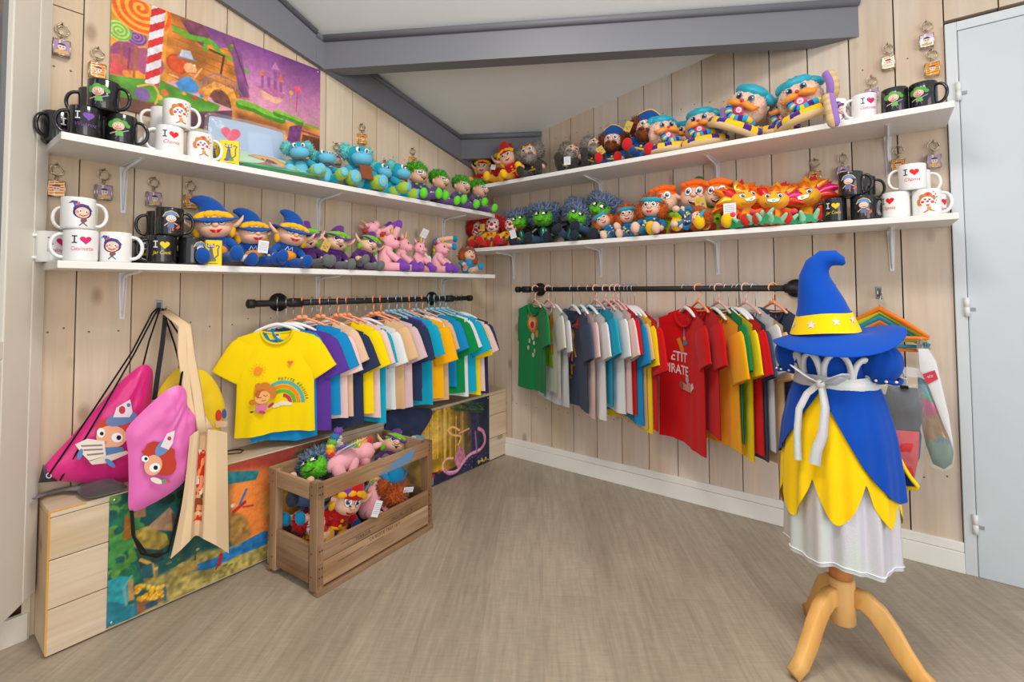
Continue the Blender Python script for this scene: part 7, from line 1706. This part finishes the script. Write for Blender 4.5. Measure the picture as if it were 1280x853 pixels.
# ---------------------------------------------------------------- packed costumes on the right wall hook
hp = onY(1099, 366, YR); wall_hook('metal hook plate on the right wall carrying the packed costumes', hp, 'R')
def big_hanger(label, dy, dz, c, rz, W=.31):
    loc = (hp.x, hp.y-.042-dy*.7, hp.z-.004)
    root = thing('clothes_hanger', label, 'clothes hanger', loc, (0, 0, rz), 'costume hangers on the right wall hook')
    g = G(); pts = [(0, -.016*math.cos(a), .002+.016*math.sin(a)) for a in np.linspace(math.radians(-30), math.radians(190), 12)]+[(0, .006, -.022), (0, 0, -.036), (0, 0, -.06-dz)]
    g.tube(pts, .0016, (170, 172, 176), 6); g.build('hook', 'metal', root)
    g = G(); g.tube([(-W/2, 0, -.16-dz), (-W/4, 0, -.105-dz), (0, 0, -.058-dz), (W/4, 0, -.105-dz), (W/2, 0, -.16-dz)], [.007, .010, .011, .010, .007], c, 10, flat=.6, up=(0, 1, 0))
    g.tube([(-W/2, 0, -.163-dz), (0, 0, -.172-dz), (W/2, 0, -.163-dz)], [.006, .007, .006], c, 8, flat=.6, up=(0, 1, 0)); g.build('hanger_body', 'plastic', root)
    for s in (-1, 1):
        g = G(); g.box((s*W*.42, -.004, -.185-dz), (.012, .012, .03), (200, 202, 206)); g.build('clip', 'metal', root)
    return root
big_hanger('orange hanger outermost on the right wall hook', .026, 0, (240, 128, 30), -24)
big_hanger('yellow-green hanger behind the orange one on the right wall hook', .016, .012, (196, 204, 40), -18, .29)
big_hanger('turquoise hanger in the bunch on the right wall hook', .008, .035, (24, 140, 164), -14, .30)
big_hanger('orange hanger lowest in the bunch on the right wall hook', .0, .05, (236, 120, 30), -12, .30)
Y1 = 2.29; o = onY(1128, 540, Y1)
root = thing('costume_pack', 'clear bag with a red, navy and black costume folded inside', 'packed costume', o)
def py_(pts, Y): return rel(o, [onY(x, y, Y) for x, y in pts])
g = G(); puff(g, py_([(1110, 482), (1150, 486), (1154, 520), (1148, 545), (1118, 548), (1100, 520)], Y1), (0, -1, 0), .03, (44, 48, 58), 5, .008, 2); g.build('dark_garment', 'satin', root)
g = G(); puff(g, py_([(1096, 490), (1128, 500), (1146, 520), (1152, 545), (1150, 572), (1142, 590), (1118, 590), (1100, 560)], Y1+.012), (0, -1, 0), .026, (30, 56, 112), 6, .006, 9); g.build('navy_garment', 'satin', root)
g = G(); puff(g, py_([(1118, 538), (1149, 540), (1148, 575), (1143, 598), (1126, 600), (1116, 580)], Y1-.014), (0, -1, 0), .022, (200, 40, 44), 5, .006, 4); g.build('red_garment', 'satin', root)
g = G(); puff(g, py_([(1094, 474), (1130, 478), (1159, 481), (1158, 530), (1155, 588), (1151, 604), (1122, 604), (1096, 600)], Y1), (0, -1, 0), .062, (240, 240, 240), 8, .006, 7); g.build('clear_bag', 'clear_film', root)
g = G(); c_ = onY(1130, 478, Y1-.02)-o; g.box(c_, (.02, .012, .034), (190, 192, 196), bev=.002); g.box(c_+Vector((0, -.001, -.017)), (.024, .014, .012), (50, 50, 54)); g.tube([c_+Vector((0, 0, .016)), c_+Vector((-.004, .01, .06))], .002, (176, 178, 182), 6); g.build('clip', 'metal', root)
g = G(); g.box(onY(1145, 466, Y1)-o, (.075, .004, .034), (222, 226, 230)); g.build('clip_bar', 'clear_acrylic', root)
Y2 = 2.30; o = onY(1168, 510, Y2)
root = thing('wing_pack', 'long clear pack of shimmering fairy wings beside the door frame', 'packed costume', o)
def wcol(p):
    t = (o.z+.11-(p.z+o.z))/.26; n_ = noise.noise(Vector((p.x*30, p.z*24, 1)))
    return (36, 130, 150) if t < .22+.1*n_ else ((60, 150, 120) if t < .34+.1*n_ else ((176, 66, 116) if t < .52+.12*n_ else ((150, 116, 74) if n_ < .18 else (60, 130, 170)) if t < .86 else (120, 150, 140)))
g = G(); puff(g, py_([(1147, 470), (1158, 476), (1172, 505), (1184, 540), (1192, 566), (1190, 580), (1180, 587), (1166, 580), (1156, 552), (1148, 510)], Y2), (0, -1, 0), .028, None, 9, .004, 3, True, wcol); g.build('wings', 'foil', root)
g = G(); puff(g, py_([(1148, 436), (1160, 436), (1170, 452), (1186, 520), (1192, 560), (1178, 528), (1162, 486), (1150, 462)], Y2-.018), (0, -1, 0), .006, (226, 226, 228), 4, 0, 1); cp = g.build('header_card', 'print', root)
g = G(); pr = Print(); pr.poly([(0, 0), (.034, .018), (.042, -.012), (.012, -.036)], (206, 60, 80)); pr.text('SOI', .008, .021, -.006, (240, 220, 224), rot=24); b_ = onY(1153, 468, Y2-.024)-o; pr.lay(g, lambda u, v, l: b_+Vector((u, -l, v)), 0); g.build('red_label', 'print', root)
g = G(); puff(g, py_([(1146, 436), (1162, 434), (1172, 452), (1188, 520), (1194, 564), (1192, 584), (1180, 590), (1164, 584), (1153, 554), (1144, 500)], Y2-.002), (0, -1, 0), .05, (240, 240, 240), 8, .003, 5); g.build('clear_bag', 'clear_film', root)
for i in range(2):
    g = G(); q = onY(1152+i*6, 428+i*3, 2.28)-o; g.tube([q+Vector((.004*math.cos(a), 0, .012*math.sin(a))) for a in np.linspace(0, 2*PI, 12)[:-1]], .0014, (150, 150, 152), 6, closed=True); g.build('ring', 'metal', root)

# ---------------------------------------------------------------- dress form, dress and wizard hat
SX, SY = -.112, 1.69
form = thing('dress_form', 'child-size dress form on a pale three-legged wooden stand', 'dress form', (SX, SY, 0), (0, 0, -14))
bw = (232, 186, 122)
g = G(); g.lathe([(0, .108), (.028, .108), (.0335, .113), (.034, .225), (.031, .233), (0, .233)], bw, 28); g.build('column', 'beech', form)
g = G(); g.lathe([(0, .233), (.0285, .233), (.0285, .25), (.0285, .33), (0, .33)], (206, 140, 86), 24); g.build('collar', 'beech', form)
for a in (238+14, 122+14, 0+14):
    g = G(); prof = [(.028, .186, .026), (.052, .186, .026), (.082, .163, .026), (.108, .126, .025), (.134, .078, .024), (.165, .034, .021), (.196, .015, .016)]
    vs = []; m_ = R('Z', a); cl = [Vector((r_, 0, z_)) for r_, z_, h_ in prof]
    rows = []
    for i, (r_, z_, h_) in enumerate(prof):
        d = (cl[min(i+1, 6)]-cl[max(i-1, 0)]).normalized(); nn = Vector((-d.z, 0, d.x))
        w_ = .0145
        rows.append([cl[i]+nn*h_*q+Vector((0, s_*w_*k_, 0)) for q, s_, k_ in ((1, -1, .75), (1, 1, .75), (.8, 1, 1), (-.8, 1, 1), (-1, 1, .75), (-1, -1, .75), (-.8, -1, 1), (.8, -1, 1))])
    for r_ in rows:
        for p_ in r_: p_.z = max(p_.z, 0.0)
    vs = [m_ @ p_ for r_ in rows for p_ in r_]; fs = [(i*8+j, i*8+(j+1) % 8, (i+1)*8+(j+1) % 8, (i+1)*8+j) for i in range(6) for j in range(8)]+[tuple(range(8))[::-1], tuple(48+j for j in range(8))]
    g.add(vs, fs, (236, 184, 110)); g.build('leg', 'beech', form)
g = G(); g.lathe([(0, .30), (.07, .31), (.11, .42), (.12, .58), (.1, .70), (.083, .795), (.088, .84), (.09, .87), (.07, .895), (.035, .905), (.03, .94), (0, .945)], (228, 220, 208), 28, fn=lambda r_, a, z: Vector((r_*math.cos(a), r_*.8*math.sin(a), z))); g.build('bust', 'cotton', form)
dress = thing('costume_dress', 'blue, yellow and silver wizard costume dress on the dress form', 'dress', (SX, SY, .27), (0, 0, -14))
dz0 = .27; EB, EY = (14, 72, 172), (250, 206, 12)
FR = -PI/2                                        # the front of the dress
def rad(z):  return float(np.interp(z, [.28, .36, .46, .56, .66, .74, .79, .81], [.145, .143, .140, .135, .125, .107, .09, .086]))
def fold(a, z, k1, amp): return 1+amp*(math.sin(k1*a+1.3)+.5*math.sin(round(k1*1.7)*a+.4))*min(1, max(0, (.80-z)/.3))
def skirt(name, mat, col, ztop, zlow, off, k1, amp, n=160, rows=22, a0=0, a1=2*PI, lining=None):
    g = G()
    def f(u, v, o_=0):
        a = a0+(a1-a0)*u; zb = zlow(((a-FR+PI) % (2*PI))-PI); z = ztop+(zb-ztop)*v; r_ = (rad(z)+off+o_)*fold(a, z, k1, amp)
        return Vector((r_*math.cos(a), r_*.92*math.sin(a), z-dz0))
    g.grid(lambda u, v: f(u, 1-v), n, rows, col); g.grid(lambda u, v: f(1-u, 1-v, -.0022), n, rows, lining or col)
    return g.build(name, mat, dress), f
sk, fsk = skirt('silver_skirt', 'silver_cloth', (214, 218, 222), .62, lambda a: .305+.006*math.sin(5*a), -.010, 11, .055)
g = G(); n_ = 120; g.tube([fsk(i/n_, .965)*1.0+Vector((math.cos(2*PI*i/n_)*.0015, math.sin(2*PI*i/n_)*.0015, 0)) for i in range(n_)], .0016, (230, 232, 234), 5, closed=True); g.build('hem_stitching', 'cotton', sk)
def petals(a):
    n_p = 7; t = ((a/(2*PI)*n_p+.18) % 1.0); d = abs(t-.5)*2
    return .412+.02*math.sin(a*1.3+.6)+.115*d**1.7
skirt('yellow_petals', 'cotton', EY, .795, petals, .004, 13, .034, 224, 20, lining=(224, 184, 12))
def blue_low(a):
    if a >= 0: return float(np.interp(a, [0, .06, .35, .7, 1.1, 1.45, 1.8, 3.15], [.785, .76, .68, .585, .515, .49, .50, .52]))
    return float(np.interp(-a, [0, .06, .3, .6, .9, 1.3, 3.15], [.785, .77, .72, .655, .60, .56, .52]))
skirt('blue_overskirt', 'cotton', EB, .797, blue_low, .013, 13, .03, 220, 18, lining=(12, 60, 150))
# rounded back flap edged in yellow
fl = lambda u, v: Vector((.085+.085*v*(1-.18*v)+.004*math.sin(6*v), .035+.02*math.sin(PI*u)*v-.05*(u-.5), .79-dz0-.02-.24*u*(.35+.65*v)-.02*v))
def flap(u, v):
    w_ = min(1, u/.78); e = Vector((.084+.088*w_**1.15-.06*max(0, (u-.78)/.22)**2.2, .05-.02*math.sin(PI*u), .785-dz0-.27*math.sin(u*PI/2*.98)**1.0))
    c0 = Vector((.07, .075, .775-dz0-.23*u)); return c0.lerp(e, v)
g = G(); g.grid(lambda u, v: flap(u, v), 24, 8, (34, 76, 140)); g.grid(lambda u, v: flap(1-u, v)+Vector((0, .003, 0)), 24, 8, (34, 76, 140)); fo = g.build('back_flap', 'satin', dress)
g = G(); g.tube([flap(i/24, 1) for i in range(25)], .0055, EY, 8); g.build('yellow_piping', 'cotton', fo)
# bodice
g = G(); g.lathe([(.086, .79), (.088, .81), (.094, .84), (.096, .865), (.088, .885), (.062, .899), (.04, .905)], EB, 40, T(0, 0, -dz0), lambda r_, a, z: Vector((r_*math.cos(a), r_*.84*math.sin(a), z))); bo = g.build('bodice', 'cotton', dress)
def bod(a, z, o_=.002):
    r_ = float(np.interp(z, [.79, .81, .84, .865, .885], [.086, .088, .094, .096, .088]))+o_; return Vector((r_*math.cos(FR+a), r_*.84*math.sin(FR+a), z-dz0))
for c0, w_, zt_ in ((-.92, .26, .866), (-.36, .28, .872), (.32, .34, .877), (.98, .26, .862)):
    g = G(); g.tube([bod(c0+w_*math.sin(t), .80+(zt_-.80)*math.cos(t)**.8 if math.cos(t) > 0 else .80, .006) for t in np.linspace(-PI/2, PI/2, 17)], .0105, (222, 222, 220), 10, flat=.7); g.build('silver_arch', 'satin', bo)
g = G()
for a, z in ((.62, .874), (.66, .848), (.55, .862), (.95, .876), (.78, .83), (-.02, .87), (1.2, .872)): g.ell(bod(a, z, .002), .0034, (236, 234, 226), None, 10, 6)
g.build('pearls', 'gloss', bo)
for s in (-1, 1):
    c0 = Vector((s*.108, .0, .853-dz0)); g = G()
    g.ell(c0, (.051, .052, .055), EB, R('Y', s*14), 32, 16, lambda v: v*(1+.05*math.sin(11*math.atan2(v.y, v.x))*(.4+abs(v.z)))); sv = g.build('puff_sleeve', 'cotton', dress)
    g = G(); q = c0+Vector((s*.012, 0, -.045)); g.tube([q+Vector((.033*math.cos(a), .034*math.sin(a), .003*math.sin(3*a))) for a in np.linspace(0, 2*PI, 24)[:-1]], .006, shade(EB, .9), 8, closed=True); g.build('cuff', 'cotton', sv)
    g = G()
    for a in (-2.5, -1.9, -1.3, -.7): g.ell(q+Vector((.038*math.cos(a), .039*math.sin(a), .002)), (.0042, .0042, .0036), (236, 234, 226), None, 10, 6)
    g.build('pearls', 'gloss', sv)
# silver sash and bow
g = G(); n_ = 60
g.grid(lambda u, v: Vector(((rad(.795+.03*(v-.5))+.0125+.004*math.sin(PI*v))*math.cos(2*PI*u), (rad(.795+.03*(v-.5))+.0125+.004*math.sin(PI*v))*.92*math.sin(2*PI*u), .776+.036*v-dz0+.002*math.sin(9*u*PI))), n_, 6, (206, 208, 212)); sash = g.build('sash', 'silver_cloth', dress)
kn = Vector((0, -.103, .795-dz0))
def ribbon(pts, w0, w1, nm, up):
    g = G(); P = [Vector(p) for p in pts]; n_ = len(P)
    def f(u, v):
        t = u*(n_-1); i = min(int(t), n_-2); p = P[i].lerp(P[i+1], t-i); d = (P[i+1]-P[i]).normalized(); sd_ = d.cross(Vector(up)).normalized(); w_ = w0+(w1-w0)*u; return kn+p+sd_*w_*(v-.5)+Vector((0, -.002*math.sin(PI*v*2), 0))
    g.grid(f, (n_-1)*4, 5, (212, 214, 218)); g.grid(lambda u, v: f(u, 1-v)+Vector((0, .0016, 0)), (n_-1)*4, 5, (200, 202, 206)); return g.build(nm, 'silver_cloth', sash)
for s, up_ in ((-1, .03), (1, .024)):
    g = G(); pts = [(0, -.004, 0), (s*.026, -.026, .018), (s*.058, -.028, up_+.01), (s*.06, -.012, up_+.004), (s*.03, -.006, .004), (0, -.002, 0)]; sm = []
    for i in range(5):
        for t in (0, .25, .5, .75): sm.append(Vector(pts[i]).lerp(Vector(pts[i+1]), t))
    g.tube([kn+p for p in sm], [.011+.006*math.sin(PI*i/len(sm)) for i in range(len(sm))], (214, 216, 220), 8, flat=.16, up=(s*-.3, 0, 1)); g.build('bow_loop', 'silver_cloth', sash)
g = G(); g.ell(kn+Vector((0, -.012, 0)), (.013, .010, .013), (210, 212, 216)); g.build('bow_knot', 'silver_cloth', sash)
ribbon([(-.002, -.012, 0), (-.03, -.02, -.03), (-.048, -.03, -.075), (-.052, -.036, -.14), (-.05, -.04, -.215)], .016, .02, 'bow_tail', (0, 1, 0))
ribbon([(.004, -.014, 0), (.016, -.026, -.06), (.012, -.036, -.13), (-.002, -.042, -.175), (-.008, -.044, -.215)], .018, .03, 'bow_tail', (0, 1, 0))
hat = thing('wizard_hat', 'blue wizard hat with a yellow starred band on top of the dress form', 'hat', (SX, SY, .93), (0, 0, 4))
HB = (12, 74, 176)
def brim(r_, a, z):
    fr = max(0, -math.sin(a)); w_ = (r_-.07)/.085
    return Vector((r_*math.cos(a)*(1.06 if math.cos(a) > 0 else 1.0), r_*math.sin(a), z+w_*(-.036*fr+.02*math.cos(a)+.012*math.sin(2*a+.5)-.006*max(0, -math.cos(a)))))
g = G(); g.lathe([(.02, .002), (.07, .002), (.10, .0), (.13, -.004), (.155, -.008), (.157, -.010), (.155, -.012), (.13, -.008), (.10, -.004), (.05, -.002)], HB, 64, fn=brim); g.build('brim', 'cotton', hat)
cp = [(-.022, 0, 0, .084), (-.024, 0, .04, .0735), (-.030, 0, .085, .060), (-.040, 0, .13, .048), (-.044, .0, .165, .039), (-.036, 0, .195, .033), (-.016, -.002, .214, .028), (.006, -.004, .216, .023), (.022, -.006, .206, .015), (.030, -.006, .196, .005)]
g = G(); g.tube([(x, y, z) for x, y, z, r_ in cp], [r_ for *_, r_ in cp], HB, 32, up=(0, 1, 0)); co_ = g.build('crown', 'cotton', hat)
g = G(); rr = lambda v: .0875-.0185*v
g.grid(lambda u, v: Vector((-.022-.002*v+(rr(v)+.0015)*math.cos(2*PI*u), (rr(v)+.0015)*math.sin(2*PI*u), .0+.054*v+.007*math.cos(2*PI*u)+.002*math.sin(6*PI*u))), 64, 5, EY); bd_ = g.build('hat_band', 'cotton', hat)
for a, z, sz in ((-112, .027, .0125), (-68, .033, .012), (-30, .036, .012), (-160, .026, .012)):
    g = G(); a_ = math.radians(a); p = Print(); p.poly(star(0, 0, sz), (206, 208, 210))
    p.lay(g, lambda u, v, l: Vector((-.023+(rr((z+v)/.054)+.0022+l)*math.cos(a_+u/.08), (rr((z+v)/.054)+.0022+l)*math.sin(a_+u/.08), z+v+.006*math.cos(a_))), .004); g.build('silver_star', 'satin', bd_)
# ================================================================ CAMERA AND LIGHT
cam = bpy.data.cameras.new('camera'); co = bpy.data.objects.new('camera', cam); COL.objects.link(co)
cam.sensor_width = 36; cam.lens = FPX/1280*36; cam.clip_start = 0.02
cam.shift_x = 0; cam.shift_y = -(426.5-CY)/1280
m = Matrix((CR, CU, -CF)).transposed().to_4x4(); m.translation = (0, 0, H); co.matrix_world = m
SC.camera = co
w = bpy.data.worlds.new('daylight'); SC.world = w; w.use_nodes = True
bg = w.node_tree.nodes['Background']; bg.inputs[0].default_value = (0.93, 0.97, 1.0, 1); bg.inputs[1].default_value = 0.98
def area(name, loc, rot, sx, sy, energy, col):
    l = bpy.data.lights.new(name, 'AREA'); l.shape = 'RECTANGLE'; l.size = sx; l.size_y = sy; l.energy = energy; l.color = col
    o = bpy.data.objects.new(name, l); COL.objects.link(o); o.location = loc; o.rotation_euler = [math.radians(a) for a in rot]; return o
area('ceiling_lamp', (-0.5, 0.6, 2.7), (0, 0, 0), 0.5, 0.5, 26, (1.0, 0.92, 0.82))
area('ceiling_lamp', (0.25, 0.75, 2.62), (0, 0, 0), 0.4, 0.4, 12, (1.0, 0.95, 0.9))
area('left_wall_fill', (2.6, -0.6, 1.5), (84, 0, 84), 2.2, 2.2, 50, (1.0, 0.95, 0.9))  # added area light from the right, brightens and warms the left wall
vs = SC.view_settings; vs.view_transform = 'Standard'; vs.look = 'None'; vs.gamma = 1; vs.use_curve_mapping = False; vs.exposure = 0.05
